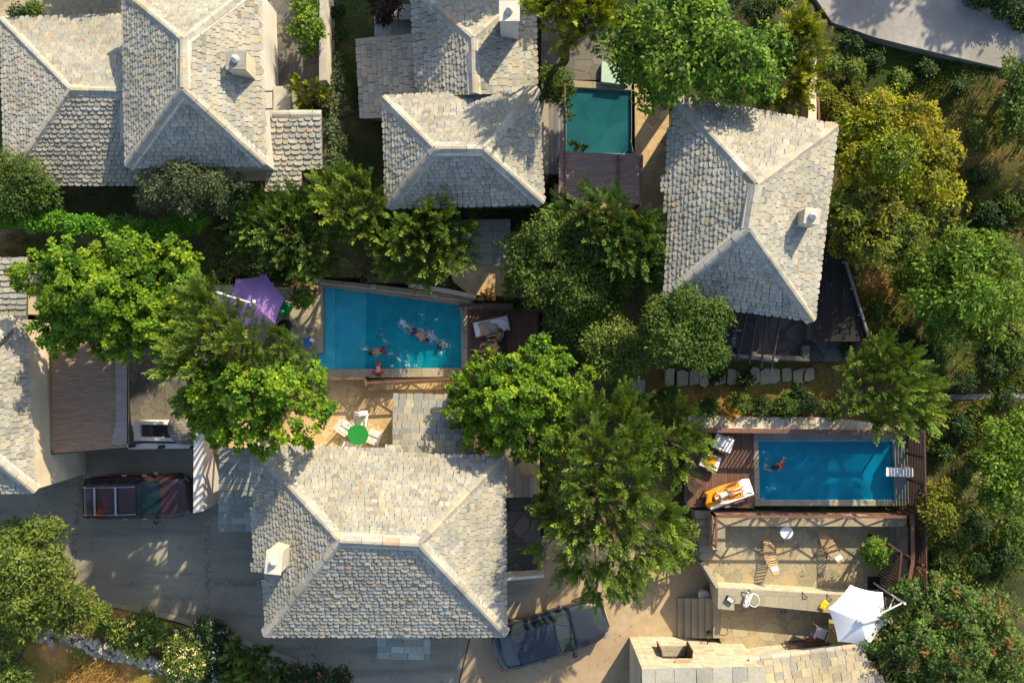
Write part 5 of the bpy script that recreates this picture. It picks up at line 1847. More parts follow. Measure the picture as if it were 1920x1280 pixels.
# toys and clothes by the pool, green float, round pot
t = thing('inflatable_float', 'shiny green inflatable float beside the purple parasol', 'float', P(534, 580, 1.7), .9)
m = MB()
for i in range(5):
    m.tube([(-.22 + i * .11, -.24, .09), (-.22 + i * .11, .24, .09)], .06, 10)
m.build('air_tubes', M['greenplastic'], t, local=True, smooth=True)
t = thing('round_planter', 'round black hole of an open pot beside the green float', 'planter', P(536, 611, 1.7))
MB().lathe((0, 0, 0), [(.26, .0), (.27, .32), (.24, .34), (.22, .22)], 24).build('pot', M['iron'], t, local=True)
MB().lathe((0, 0, 0), [(.20, .20), (.19, .24)], 20).build('soil', M['black'], t, local=True)
cloth_lump('towel', 'blue and white towel dropped beside the pool steps', 'towel', 577, 641, 1.7, .30, .36, .3, M['blue'], .08, 31)
cloth_lump('towel', 'small white cloth on top of the blue towel by the pool steps', 'towel', 585, 637, 1.78, .16, .2, .9, M['whitecloth'], .06, 32)
cloth_lump('cap', 'small dark cap on the flagstones above the blue towel', 'cap', 580, 621, 1.7, .16, .16, .9, M['khaki'], .08, 33)
t = thing('necklace_rope', 'dark coiled rope on the flagstones below the blue towel', 'rope', P(581, 655, 1.7))
m = MB(); m.tube([(.17 * math.cos(a) * (1 + .1 * math.sin(3 * a)), .06 * math.sin(a) + .02, .02) for a in [PI + PI * k / 12 for k in range(13)]], .02, 6)
m.tube([(-.22, .1, .02), (-.24, -.05, .02), (-.26, -.14, .02)], .02, 6); m.build('rope', M['khaki'], t, local=True)
# terracotta pot of the little tree by the pool
for nm, lab, a, b, zz, r in (('flower_pot', 'terracotta pot at the corner of the bathers pool', 590, 546, 1.7, .16),
                             ('flower_pot', 'terracotta pot of the potted laurel on the terrace', 1641, 1050, 1.0, .26)):
    t = thing(nm, lab, 'pot', P(a, b, zz))
    MB().lathe((0, 0, 0), [(r * .7, 0), (r, r * 1.6), (r * 1.08, r * 1.65), (r * 1.08, r * 1.8), (r * .85, r * 1.8), (r * .8, r * 1.6)], 18).build('pot', M['terracotta'], t, local=True)
    MB().lathe((0, 0, 0), [(r * .8, r * 1.5), (r * .7, r * 1.62)], 14).build('soil', M['bark'], t, local=True)
# hose on the path
t = thing('garden_hose', 'black garden hose looping over the earth below the shaded patio', 'hose', P(1540, 690, 2.2))
m = MB(); m.tube([P(1508 + 27 * (1 - math.cos(a)), 706 - 28 * math.sin(a), 2.22) for a in [PI * k / 16 for k in range(17)]], .018, 6); m.build('hose', M['black'], t)
# shaded patio furniture
t = thing('patio_table', 'dark table in deep shade under the grey poles', 'table', P(1393, 640, 2.75))
MB().box((0, 0, .72), (.9, .8, .04)).build('tabletop', M['iron'], t, local=True)
for a in (-.38, .38):
    for b in (-.33, .33): MB().box((a, b, .35), (.05, .05, .7)).build('leg', M['iron'], t, local=True)
t = thing('floor_mat', 'pale patterned mat in the shade left of the grey poles', 'mat', P(1383, 634, 2.76))
m = MB()
for i in range(2):
    for j in range(4):
        q = P(1378 + i * 8, 622 + j * 8, 2.775)
        m.box((q.x, q.y, 2.77), (.17, .17, .01)); m.box((q.x, q.y, 2.777), (.10, .03, .006), col=(.05, .05, .05)); m.box((q.x, q.y, 2.7775), (.03, .10, .006), col=(.05, .05, .05))
m.build('mat_tiles', plain('mat_white', (.45, .46, .46), .8), t)
# steel handrail of the small pool
t = thing('handrail', 'thin steel rail at the right edge of the small shaded pool', 'handrail', P(1186, 275, 3.3))
MB().tube([P(1182, 262, 3.3), P(1182, 262, 3.9), P(1187, 285, 4.0), P(1187, 285, 3.3)], .02, 6).build('rail', M['steel'], t)
t = thing('litter_bag', 'crumpled bright blue bag on the bank at the right edge', 'litter', P(1895, 727, 1.8))
cloth_lump('bag', '', '', 1895, 727, 1.85, .22, .3, .5, M['blue'], .14, 40, parent=t)

# ================================================================== PEOPLE
def to_mesh(o):
    dg = bpy.context.evaluated_depsgraph_get()
    me = bpy.data.meshes.new_from_object(o.evaluated_get(dg))
    o.modifiers.clear()
    old = o.data
    o.data = me
    bpy.data.meshes.remove(old)
    return o


def blob(c, r, M_=None, nu=14, nv=9, cut=None):
    """ellipsoid vertices/faces around c; cut = keep parameter rows up to this fraction (caps of hair)"""
    vs, fs = [], []
    rows = nv if cut is None else max(2, int(nv * cut))
    for i in range(rows + 1):
        ph = PI * i / nv
        for j in range(nu):
            th = 2 * PI * j / nu
            v = Vector((r[0] * math.sin(ph) * math.cos(th), r[1] * math.sin(ph) * math.sin(th), r[2] * math.cos(ph)))
            vs.append(Vector(c) + (M_ @ v if M_ else v))
    for i in range(rows):
        for j in range(nu):
            a = i * nu + j; b = i * nu + (j + 1) % nu
            fs.append((a, a + nu, b + nu, b))
    return vs, fs


def person(label, J, skin='skin', hair='hair', clothes=(), group=None, scale=1.0, facing=(0, 0, 1), look=None, longhair=False):
    """J: joints as (px,py,z). facing: direction the belly faces"""
    W = {k: P(*v) for k, v in J.items()}
    neck, pel, head = W['neck'], W['pelvis'], W['head']
    root = thing('person', label, 'person', (pel.x, pel.y, pel.z), group=group)
    s = scale
    spine = (neck - pel).normalized()
    f = Vector(facing)
    f = (f - spine * f.dot(spine)).normalized()
    right = f.cross(spine).normalized() * -1      # person's left/right axis; L = +right side on picture given by joints
    # orient so that L shoulder is nearer to L elbow
    if 'Lel' in W and 'Rel' in W and (W['Lel'] - W['Rel']).dot(right) < 0: right = -right
    elif 'Lkn' in W and 'Rkn' in W and 'Lel' not in W and (W['Lkn'] - W['Rkn']).dot(right) < 0: right = -right
    V, E, R = [], [], []

    def add(p, r, par=None):
        V.append(p); R.append(r * s)
        if par is not None: E.append((par, len(V) - 1))
        return len(V) - 1
    ip = add(pel, .115)
    iw = add(pel.lerp(neck, .38), .105, ip)
    ic = add(pel.lerp(neck, .78), .125, iw)
    inn = add(neck, .055, ic)
    hd = (head - neck).normalized()
    hf = Vector(look) if look else f
    hf = (hf - hd * hf.dot(hd)).normalized()
    ih = add(neck.lerp(head, .45), .060, inn)
    i3 = add(head - hf * .005 * s, .088, ih)
    i4 = add(head + hd * .075 * s, .070, i3)
    add(head + hf * .085 * s - hd * .015 * s, .017, i3)       # nose
    hx = hd.cross(hf)
    add(head + hx * .088 * s, .016, i3); add(head - hx * .088 * s, .016, i3)     # ears
    for S, sg in (('L', 1), ('R', -1)):
        sh = pel.lerp(neck, .90) + right * sg * .165 * s
        ish = add(sh, .058, ic)
        if S + 'el' in W:
            el = W[S + 'el']; wr = W[S + 'wr']
            ie = add(el, .040, ish)
            add(sh.lerp(el, .5), .047) if False else None
            iwr = add(wr, .027, ie)
            d = (wr - el).normalized()
            side = d.cross(f)
            if side.length < .1: side = d.cross(Vector((0, 0, 1)))
            side = side.normalized() * sg
            pm = add(wr + d * .055 * s, .034, iwr)
            dn = side.cross(d).normalized()
            for k, (o_, ln) in enumerate(((-.030, .062), (-.010, .075), (.010, .070), (.030, .055))):
                b_ = wr + d * .090 * s + side * o_ * s
                a1 = add(b_, .0095, pm)
                a2 = add(b_ + (d + side * o_ * 3) * ln * .55 * s - dn * .006, .0085, a1)
                add(b_ + (d + side * o_ * 3) * ln * s - dn * .018 * s, .007, a2)
            a1 = add(wr + d * .045 * s - side * .045 * s, .011, pm)
            add(wr + d * .075 * s - side * .065 * s, .009, a1)
        hp = pel + right * sg * .085 * s - spine * .03
        ihp = add(hp, .085, ip)
        if S + 'kn' in W:
            kn = W[S + 'kn']; an = W[S + 'an']
            im = add(hp.lerp(kn, .5), .072, ihp)
            ik = add(kn, .052, im)
            ica = add(kn.lerp(an, .35), .053, ik)
            ia = add(an, .034, ica)
            d = (an - kn).normalized()
            toe = W.get(S + 'to')
            if toe is None: toe = an + (f * .6 + d * .5).normalized() * .17 * s
            i1 = add(an.lerp(toe, .5), .036, ia)
            add(toe, .024, i1)
    me = bpy.data.meshes.new('body')
    me.from_pydata([tuple(v - root.location) for v in V], E, [])
    o = bpy.data.objects.new('body', me)
    COL.objects.link(o)
    sk = o.modifiers.new('skin', 'SKIN'); sk.use_smooth_shade = True
    for i, r in enumerate(R):
        me.skin_vertices[0].data[i].radius = (r, r)
        me.skin_vertices[0].data[i].use_root = (i == 0)
    sb = o.modifiers.new('sub', 'SUBSURF'); sb.levels = 1; sb.render_levels = 1
    o.parent = root
    bpy.context.view_layer.update()
    to_mesh(o)
    o.data.materials.clear()
    o.data.materials.append(M[skin])
    o.data.color_attributes.new('Col', 'FLOAT_COLOR', 'POINT').data.foreach_set('color', [1.0] * (4 * len(o.data.vertices)))
    for p in o.data.polygons: p.use_smooth = True
    # hair cap: back and top of the head
    up = (hd - hf * .35).normalized()
    x = hx.normalized(); y = up.cross(x)
    MM = Matrix((x, y, up)).transposed()
    vs, fs = blob(head + hd * .018 * s - hf * .014 * s, (.103 * s, .115 * s, .118 * s), MM, cut=.62)
    m = MB(); m.add(vs, fs)
    if longhair:
        vs, fs = blob(head - hf * .06 * s - hd * .10 * s, (.10 * s, .05 * s, .16 * s), MM); m.add(vs, fs)
    h_ = m.build('hair', M[hair], root, smooth=True)
    # clothing
    for c in clothes:
        nm, mat = c[0], c[1]
        m = MB()
        if nm in ('shorts', 'swim_trunks'):
            fr = c[2] if len(c) > 2 else .45
            m.tube([pel + spine * .10 * s, pel, pel - spine * .05 * s], [.120 * s, .128 * s, .118 * s], 12)
            for S, sg in (('L', 1), ('R', -1)):
                if S + 'kn' in W:
                    hp = pel + right * sg * .085 * s - spine * .03
                    m.tube([hp + (hp - W[S + 'kn']).normalized() * .04, hp.lerp(W[S + 'kn'], fr * .6), hp.lerp(W[S + 'kn'], fr)], [.098 * s, .094 * s, .086 * s], 12)
        elif nm == 'bikini_bottom':
            m.tube([pel + spine * .03 * s, pel - spine * .02 * s, pel - spine * .08 * s], [.130 * s, .140 * s, .11 * s], 12)
        elif nm == 'bikini_top':
            q = pel.lerp(neck, .74)
            m.tube([q - spine * .03, q + spine * .03], [.146 * s, .146 * s], 12)
        elif nm in ('top', 'striped_top', 'shirt'):
            m.tube([pel + spine * .02, pel.lerp(neck, .3), pel.lerp(neck, .62), pel.lerp(neck, .86), pel.lerp(neck, .95)], [.135 * s, .128 * s, .15 * s, .165 * s, .09 * s], 14)
            if nm == 'shirt':
                for S, sg in (('L', 1), ('R', -1)):
                    if S + 'el' in W:
                        sh = pel.lerp(neck, .90) + right * sg * .165 * s
                        m.tube([sh - right * sg * .05, sh, sh.lerp(W[S + 'el'], .6)], [.08 * s, .075 * s, .064 * s], 10)
        elif nm == 'armband':
            for S, sg in (('L', 1), ('R', -1)):
                sh = pel.lerp(neck, .90) + right * sg * .165 * s
                el = W[S + 'el']
                q = sh.lerp(el, .55); d = (el - sh).normalized()
                m = MB(); m.tube([q - d * .07, q - d * .05, q + d * .05, q + d * .07], [.055, .085, .085, .055], 12)
                m.build('armband', M[mat], root, smooth=True)
            continue
        elif nm == 'legs_trousers':
            for S, sg in (('L', 1), ('R', -1)):
                hp = pel + right * sg * .085 * s - spine * .03
                m.tube([hp, hp.lerp(W[S + 'kn'], .5), W[S + 'kn'], W[S + 'an']], [.105 * s, .09 * s, .072 * s, .05 * s], 12)
        m.build(nm, M[mat] if isinstance(mat, str) else mat, root, smooth=True)
    return root


def foam(label, spots, z, n, seed, smin=.008, smax=.035):
    """splash: flecks and little ridges of white water; one countless object"""
    rs = np.random.RandomState(seed)
    V, F = [], []
    for (x, y, r, k) in spots:
        c = P(x, y, z)
        rw = r * pxm(z)
        for i in range(int(n * k)):
            a = rs.uniform(0, 2 * PI); d = abs(rs.normal(0, .5)) * rw
            p = np.array([c.x + d * math.cos(a), c.y + d * math.sin(a) * .8, z + .004 + abs(rs.normal(0, .012))])
            L = rs.uniform(smin, smax) * (2.2 if rs.rand() < .2 else 1)
            t = rs.uniform(0, PI); wd = L * rs.uniform(.25, .7)
            u = np.array([math.cos(t), math.sin(t), rs.uniform(-.2, .2)]); v = np.array([-math.sin(t), math.cos(t), rs.uniform(-.2, .2)])
            b = len(V)
            V += [p - u * L, p - v * wd, p + u * L, p + v * wd, p + np.array([0, 0, wd * .8])]
            F += [(b, b + 1, b + 4), (b + 1, b + 2, b + 4), (b + 2, b + 3, b + 4), (b + 3, b, b + 4)]
    o = mesh_np('splash', V, F, np.ones((len(V), 3)), M['foam'])
    tag(o, label, 'splash', kind='stuff')


zw1 = 1.62
person('swimmer in maroon trunks, dark head to the left, lower left in the bathers pool',
       {'pelvis': (717, 657, zw1 - .02), 'neck': (702, 660, zw1), 'head': (696, 662, zw1 + .04), 'Lel': (695, 656, zw1 - .06), 'Lwr': (683, 655, zw1 - .03),
        'Rel': (704, 672, zw1 - .12), 'Rwr': (712, 674, zw1 - .16), 'Lkn': (724, 646, zw1 - .12), 'Lan': (728, 638, zw1 - .16), 'Rkn': (728, 663, zw1 - .14), 'Ran': (738, 663, zw1 - .12)},
       'skin', 'hair', [('swim_trunks', plain('maroon_cloth', (.22, .02, .05), .8), .4)], facing=(0, 0, -1), scale=.92)
person('swimmer in dark blue trunks stretched across the middle of the bathers pool',
       {'pelvis': (778, 623, zw1), 'neck': (795, 632, zw1 + .02), 'head': (800, 636, zw1 + .04), 'Lel': (802, 620, zw1 - .02), 'Lwr': (812, 627, zw1 - .04),
        'Rel': (790, 640, zw1 - .14), 'Rwr': (800, 646, zw1 - .2), 'Lkn': (768, 612, zw1 - .05), 'Lan': (757, 606, zw1 - .03), 'Rkn': (765, 626, zw1 - .08), 'Ran': (757, 617, zw1 - .02)},
       'skin', 'hair', [('swim_trunks', plain('indigo_cloth', (.05, .05, .16), .8), .42)], facing=(0, 0, -1), scale=.95)
person('bather with arms spread in splashing water at the right end of the bathers pool',
       {'pelvis': (836, 648, zw1 - .42), 'neck': (828, 647, zw1 - .02), 'head': (824, 649, zw1 + .10), 'Lel': (830, 638, zw1 - .06), 'Lwr': (820, 636, zw1 - .04),
        'Rel': (834, 658, zw1 - .10), 'Rwr': (826, 661, zw1 - .1), 'Lkn': (842, 643, zw1 - .8), 'Lan': (848, 641, zw1 - 1.1), 'Rkn': (842, 652, zw1 - .8), 'Ran': (848, 652, zw1 - 1.1)},
       'skin2', 'hair', [('swim_trunks', 'navy', .4)], facing=(-1, 0, -.3), scale=1.0)
person('child with red armbands leaning over the lower edge of the bathers pool',
       {'pelvis': (709, 684, 1.74), 'neck': (709, 697, 1.80), 'head': (709.5, 702, 1.88), 'Lel': (700, 698, 1.79), 'Lwr': (701, 704, 1.76),
        'Rel': (719, 698, 1.79), 'Rwr': (718, 704, 1.76), 'Lkn': (706, 680, 1.5), 'Lan': (705, 679, 1.25), 'Rkn': (713, 680, 1.5), 'Ran': (713, 679, 1.25)},
       'skin2', 'hair', [('swim_trunks', 'red', .6), ('armband', 'red')], facing=(0, 0, -1), scale=.68)
foam('white splashes round the swimmers in the bathers pool',
     [(753, 603, 8, 2.6), (760, 611, 12, 1.0), (775, 616, 16, .9), (790, 618, 18, .9), (806, 628, 12, 1.2), (812, 634, 14, .9), (832, 642, 16, 1.3), (838, 650, 12, .7), (826, 660, 9, .4),
      (684, 654, 10, .8), (732, 662, 14, .5), (722, 640, 9, .3), (748, 674, 16, .45), (765, 668, 20, .3), (716, 625, 14, .15), (790, 592, 18, .3), (820, 598, 16, .2), (735, 686, 6, .6), (765, 684, 8, .3), (780, 686, 20, .3)],
     1.60, 90, 5, .005, .020)
zw2 = 1.52
person('swimmer with long dark hair at the left end of the deep blue pool',
       {'pelvis': (1464, 872, zw2 - .03), 'neck': (1457, 875, zw2 + .02), 'head': (1453, 876, zw2 + .05), 'Lel': (1449, 882, zw2 - .05), 'Lwr': (1437, 879, zw2 - .01),
        'Rel': (1462, 882, zw2 - .08), 'Rwr': (1468, 880, zw2 - .12), 'Lkn': (1466, 864, zw2 - .02), 'Lan': (1469, 860, zw2 + .04), 'Rkn': (1471, 868, zw2 - .14), 'Ran': (1473, 862, zw2 - .08)},
       'skin', 'hair', [('bikini_bottom', 'red'), ('bikini_top', 'red')], facing=(0, 0, -1), scale=.9, longhair=True)
foam('light ripples of foam round the swimmer in the deep blue pool', [(1434, 872, 10, .8), (1440, 860, 14, .4), (1432, 846, 10, .4), (1460, 880, 14, .3), (1472, 858, 8, .4), (1440, 915, 12, .2), (1448, 912, 12, .15), (1428, 934, 6, .5)], 1.5, 60, 6, .004, .015)
zs_ = 2.14
strp = newmat('striped_cloth')
_m, _t, _N, _L, _b = strp
wv_ = _N.new('ShaderNodeTexWave'); wv_.inputs['Scale'].default_value = 11.0
_L.new(objco(_t), wv_.inputs['Vector'])
_L.new(ramp(_t, wv_.outputs[0], [(.45, (.12, .14, .18)), (.55, (.75, .72, .62))]), _b.inputs['Base Color'])
_b.inputs['Roughness'].default_value = .9
person('sunbather in a striped top lying on her back on the orange towel',
       {'pelvis': (1362, 924, zs_), 'neck': (1347, 932, zs_ + .10), 'head': (1341, 935, zs_ + .16), 'Lel': (1352, 940, zs_ + .0), 'Lwr': (1362, 939, zs_ + .0),
        'Rel': (1343, 922, zs_ + .02), 'Rwr': (1350, 915, zs_ + .04), 'Lkn': (1377, 925, zs_ + .12), 'Lan': (1391, 920, zs_ - .02), 'Rkn': (1378, 918, zs_ + .22), 'Ran': (1389, 913, zs_ - .02)},
       'skin2', 'hairred', [('striped_top', _m), ('shorts', 'khaki', .35)], facing=(0, 0, 1), scale=.92)
# group on the dark deck
t = lounger('wooden lounger with white and tan towels in the shade of the dark deck', 922, 612, 1.7, math.radians(12), 1.5, .62, M['whitecloth'])
cloth_lump('towel', 'tan towel hanging over the foot of the shaded lounger', 'towel', 910, 615, 2.12, .50, .52, .3, plain('tan_cloth', (.45, .33, .2), .95), .05, 51)
cloth_lump('towel', 'white towel at the head of the shaded lounger', 'towel', 938, 609, 2.13, .55, .52, .1, M['whitecloth'], .05, 52)
t = thing('straw_hat', 'pale straw hat lying on the shaded lounger', 'hat', P(927, 614, 2.2))
MB().lathe((0, 0, 0), [(.19, 0), (.19, .012), (.10, .02), (.09, .10), (.05, .12), (.01, .125)], 20).build('crown_and_brim', M['cap'], t, local=True)
z_ = 2.2
person('person with auburn hair sitting by the shaded lounger on the dark deck',
       {'pelvis': (938, 632, z_ - .02), 'neck': (938, 625, z_ + .48), 'head': (937, 620, z_ + .64), 'Lel': (928, 628, z_ + .25), 'Lwr': (918, 630, z_ + .18),
        'Rel': (944, 628, z_ + .22), 'Rwr': (936, 634, z_ + .05), 'Lkn': (926, 636, z_ - .02), 'Lan': (924, 638, z_ - .44), 'Rkn': (927, 643, z_ - .02), 'Ran': (925, 645, z_ - .44)},
       'skin', 'hairred', [('shirt', plain('olive_cloth', (.20, .18, .11), .9)), ('shorts', 'khaki', .5)], facing=(-1, 0, 0), scale=1.0)
person('person in khaki shorts with crossed bare legs, half under the bright round tree',
       {'pelvis': (917, 647, z_ - .1), 'neck': (932, 650, z_ + .32), 'head': (938, 652, z_ + .46), 'Lel': (930, 640, z_ + .1), 'Lwr': (920, 638, z_ + .12),
        'Rel': (936, 660, z_ + .02), 'Rwr': (926, 664, z_ - .05), 'Lkn': (903, 645, z_ + .1), 'Lan': (899, 657, z_ - .35), 'Rkn': (903, 659, z_ - .05), 'Ran': (890, 656, z_ - .38)},
       'skin', 'hair', [('shorts', 'khaki', .75)], facing=(-1, 0, .6), scale=1.0)
t = thing('bench', 'dark wooden bench under the two people on the dark deck', 'bench', P(936, 642, 1.7))
MB().box((0, 0, .30), (.7, 1.1, .06)).build('seat', M['wood'], t, local=True)
MB().box((.36, 0, .55), (.05, 1.1, .5)).build('backrest', M['wood'], t, local=True)
for a in (-.3, .3):
    for b in (-.5, .5): MB().box((a, b, .14), (.05, .05, .28)).build('leg', M['wood'], t, local=True)

# ================================================================== VEGETATION
def norm(a):
    return a / (np.linalg.norm(a, axis=-1, keepdims=True) + 1e-9)


def rand_dir(n, rs, zmin=-1.0):
    z = rs.uniform(zmin, 1, n); t = rs.uniform(0, 2 * PI, n); r = np.sqrt(1 - z * z)
    return np.stack([r * np.cos(t), r * np.sin(t), z], 1)


def quads(p, u, v, L, W, cup=0.12):
    """leaf: pointed quad from base p along u, width along v"""
    n = np.cross(u, v)
    L = L[:, None]; W = W[:, None]
    a = p
    b = p + u * L * .45 + v * W * .5 + n * L * cup
    c = p + u * L
    d = p + u * L * .45 - v * W * .5 + n * L * cup
    V = np.stack([a, b, c, d], 1).reshape(-1, 3)
    F = np.arange(len(V)).reshape(-1, 4)
    return V, F


def colors(n, base, rs, hv=.12, bright=.25):
    base = np.array(base)
    k = rs.uniform(1 - bright, 1 + bright, (n, 1))
    c = base * k
    c[:, 0] *= rs.uniform(1 - hv, 1 + hv * 1.5, n)
    return c


def leafy_lobes(lobes, rs, ls=.13, cover=1.9, cl=.30, per=16, pal=None, aspect=.62, up=.55, flat=.85, gap=.28, under=.35, tuft=0, lobe_var=.07):
    """lobes: (x,y,z,r,h) world. clusters of leaves over the surfaces of lobes; returns V,F,C"""
    Vs, Cs = [], []
    for (x, y, z, r, h) in lobes:
        area = 2 * PI * r * r * 1.1
        nl = int(cover * area / (ls * ls * aspect * .5))
        nc = max(6, nl // per)
        d = rand_dir(nc, rs, -under)
        # lumpy surface with holes
        ph = rs.uniform(0, 6, 6)
        lump = np.sin(d[:, 0] * 5 + ph[0]) * np.sin(d[:, 1] * 5 + ph[1]) + .6 * np.sin(d[:, 2] * 7 + d[:, 0] * 4 + ph[2])
        rad = .80 + .17 * lump + rs.uniform(-.16, .12, nc)
        inner = rs.rand(nc) < gap
        rad = np.where(inner, rad * rs.uniform(.35, .85, nc), rad)
        cen = np.stack([x + d[:, 0] * rad * r, y + d[:, 1] * rad * r, z + d[:, 2] * rad * h], 1)
        m = per
        cc = np.repeat(cen, m, 0); dd = np.repeat(d, m, 0)
        n = len(cc)
        off = rand_dir(n, rs) * (rs.rand(n, 1) ** .5) * cl
        off[:, 2] *= .55
        if tuft:      # leafy shoots stand up from the crown surface, gaps between them
            tl = np.repeat(rs.uniform(.3, 1.15, nc), m)[:, None] * tuft
            f_ = rs.rand(n, 1)
            off = off * (1.0 - .45 * f_) + norm(dd + np.array([0, 0, .9])) * tl * f_
        p = cc + off
        nrm = norm(dd * .5 + np.array([0, 0, up]) + rand_dir(n, rs) * .62)
        a = norm(off * np.array([1, 1, .3]) + rand_dir(n, rs) * .25 + dd * .2)
        u = norm(a - nrm * (a * nrm).sum(1, keepdims=True))
        v = np.cross(nrm, u)
        L = ls * rs.uniform(.7, 1.35, n)
        V, F = quads(p, u, v, L, L * aspect * rs.uniform(.8, 1.2, n))
        # palette per cluster
        pc = pal[rs.choice(len(pal), nc, p=PW(pal))]
        pc = np.repeat(pc, m, 0)
        c = pc * rs.uniform(.72, 1.3, (n, 1))
        c[:, 0] *= rs.uniform(.88, 1.15, n) * rs.uniform(1 - 1.7 * lobe_var, 1 + .2 * lobe_var)
        c *= rs.uniform(1 - lobe_var, 1 + lobe_var * .6)
        Vs.append(V); Cs.append(np.repeat(c, 4, 0))
    V = np.concatenate(Vs); C = np.concatenate(Cs)
    return V, np.arange(len(V)).reshape(-1, 4), C


def PW(pal):
    n = len(pal)
    w_ = np.array([1.0 / (i + 1.2) for i in range(n)])
    return w_ / w_.sum()


def spray_lobes(lobes, rs, dens=9, L=.62, pal=None, tip=1.45, needle=.13, nw=.034, up=.45, under=.25, nn=8):
    """feathery conifer: plumes that carry side sprigs, each sprig a few narrow blades"""
    Vs, Cs = [], []
    mx = np.mean([l[0] for l in lobes]); my = np.mean([l[1] for l in lobes]); mz = min(l[2] for l in lobes) - 1.2
    for (x, y, z, r, h) in lobes:
        area = 2 * PI * r * r * 1.15
        n = max(4, int(dens * area))
        d = rand_dir(n, rs, -under)
        ph = rs.uniform(0, 6, 4)
        lump = np.sin(d[:, 0] * 5 + ph[0]) * np.sin(d[:, 1] * 5 + ph[1])
        rad = .55 + .2 * lump + rs.uniform(-.30, .12, n)
        p0 = np.stack([x + d[:, 0] * rad * r, y + d[:, 1] * rad * r, z + d[:, 2] * rad * h], 1)
        out = norm(p0 - np.array([mx, my, mz]))
        ax = norm(d * .40 + out * .60 + np.array([0, 0, up * .5]) + rand_dir(n, rs) * .40)
        sl = L * rs.uniform(.5, 1.2, n)
        nrm = norm(np.array([0, 0, 1.0]) + rand_dir(n, rs) * .55)
        sd = norm(np.cross(ax, nrm)); nrm = np.cross(sd, ax)
        pc = pal[rs.choice(len(pal), n, p=PW(pal))] * rs.uniform(.75, 1.25, (n, 1))
        for k in range(nn):
            f = (k + .6) / nn
            for sg in ((-1, 1) if k < nn - 1 else (0,)):
                b = p0 + ax * (sl * f)[:, None] + nrm * (rs.uniform(-.05, .03, n))[:, None]
                ang = .62 - .25 * f
                u = norm(ax * math.cos(ang) + sd * sg * math.sin(ang) + rand_dir(n, rs) * .3)
                sp = needle * (1.75 - 1.0 * f)
                s2 = norm(np.cross(u, nrm))
                for (g, dd, ll) in ((0, .0, 1.0), (.3, .42, .66), (.3, -.42, .66), (.6, .40, .45), (.6, -.40, .45)):
                    uu = norm(u + s2 * dd + rand_dir(n, rs) * .15)
                    v = norm(np.cross(nrm, uu))
                    V, F = quads(b + u * (sp * g), uu, v, sp * ll * rs.uniform(.75, 1.3, n), np.full(n, nw) * rs.uniform(.8, 1.4, n), .0)
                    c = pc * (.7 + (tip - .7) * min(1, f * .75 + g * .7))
                    Vs.append(V); Cs.append(np.repeat(c, 4, 0))
    V = np.concatenate(Vs); C = np.concatenate(Cs)
    return V, np.arange(len(V)).reshape(-1, 4), C


PALS = {
    'mulberry': np.array([(.12, .21, .012), (.17, .27, .015), (.08, .16, .012), (.24, .33, .02), (.045, .10, .010)]),
    'walnut': np.array([(.115, .205, .020), (.155, .25, .026), (.07, .135, .018), (.21, .30, .035), (.04, .085, .014)]),
    'juniper': np.array([(.095, .155, .024), (.135, .20, .03), (.065, .115, .022), (.18, .23, .03)]),
    'juniperd': np.array([(.075, .14, .028), (.105, .175, .030), (.05, .095, .024), (.14, .20, .035)]),
    'cypressy': np.array([(.20, .23, .018), (.26, .27, .02), (.13, .17, .018), (.08, .12, .015)]),
    'olive': np.array([(.125, .175, .028), (.17, .22, .035), (.080, .125, .026), (.21, .26, .05), (.05, .08, .02)]),
    'gold': np.array([(.27, .255, .012), (.35, .32, .015), (.165, .19, .014), (.09, .115, .015), (.28, .22, .02)]),
    'goldd': np.array([(.13, .15, .016), (.20, .19, .016), (.07, .085, .015), (.24, .20, .018), (.04, .055, .013)]),
    'laurel': np.array([(.070, .118, .018), (.10, .155, .024), (.042, .078, .014), (.14, .19, .03)]),
    'dark': np.array([(.030, .060, .016), (.045, .08, .02), (.02, .042, .012), (.07, .11, .03)]),
    'silver': np.array([(.10, .13, .055), (.14, .165, .075), (.07, .095, .04), (.18, .20, .10)]),
    'fig': np.array([(.115, .20, .018), (.16, .25, .022), (.08, .14, .016), (.055, .10, .014), (.22, .29, .03)]),
    'reddish': np.array([(.085, .14, .028), (.12, .175, .035), (.055, .095, .02), (.15, .19, .045), (.13, .15, .04), (.22, .11, .03)]),
    'purple': np.array([(.035, .018, .016), (.05, .022, .02), (.022, .014, .012)]),
    'ivy': np.array([(0.090, 0.227, 0.014), (0.126, 0.281, 0.018), (0.063, 0.162, 0.014)]),
    'dry': np.array([(.42, .27, .10), (.34, .22, .08), (.50, .34, .14), (.25, .17, .07)]),
}


def auto_lobes(px, py, rx, ry, zt, zb, n, rs, lr=(.34, .5), ang=0.0):
    """lobes filling an oval crown outline measured in the picture"""
    out = []
    zc = zt - (zt - zb) * .42
    s = pxm(zc)
    for i in range(n):
        if i == 0: a, d = 0, 0
        else:
            a = 2.399 * i + rs.uniform(-.3, .3); d = math.sqrt((i + .3) / n)
        r = rs.uniform(*lr) * min(rx, ry)
        dx = math.cos(a) * d * max(0, rx - r * .85); dy = math.sin(a) * d * max(0, ry - r * .85)
        X = dx * math.cos(ang) - dy * math.sin(ang); Y = dx * math.sin(ang) + dy * math.cos(ang)
        q = d * d
        z = zt - (zt - zb) * (.22 + .42 * q) + rs.uniform(-.3, .2) - r * s * .35
        c = P(px + X, py + Y, zc)
        out.append((c.x, c.y, z, r * s, r * s * .82))
    return out


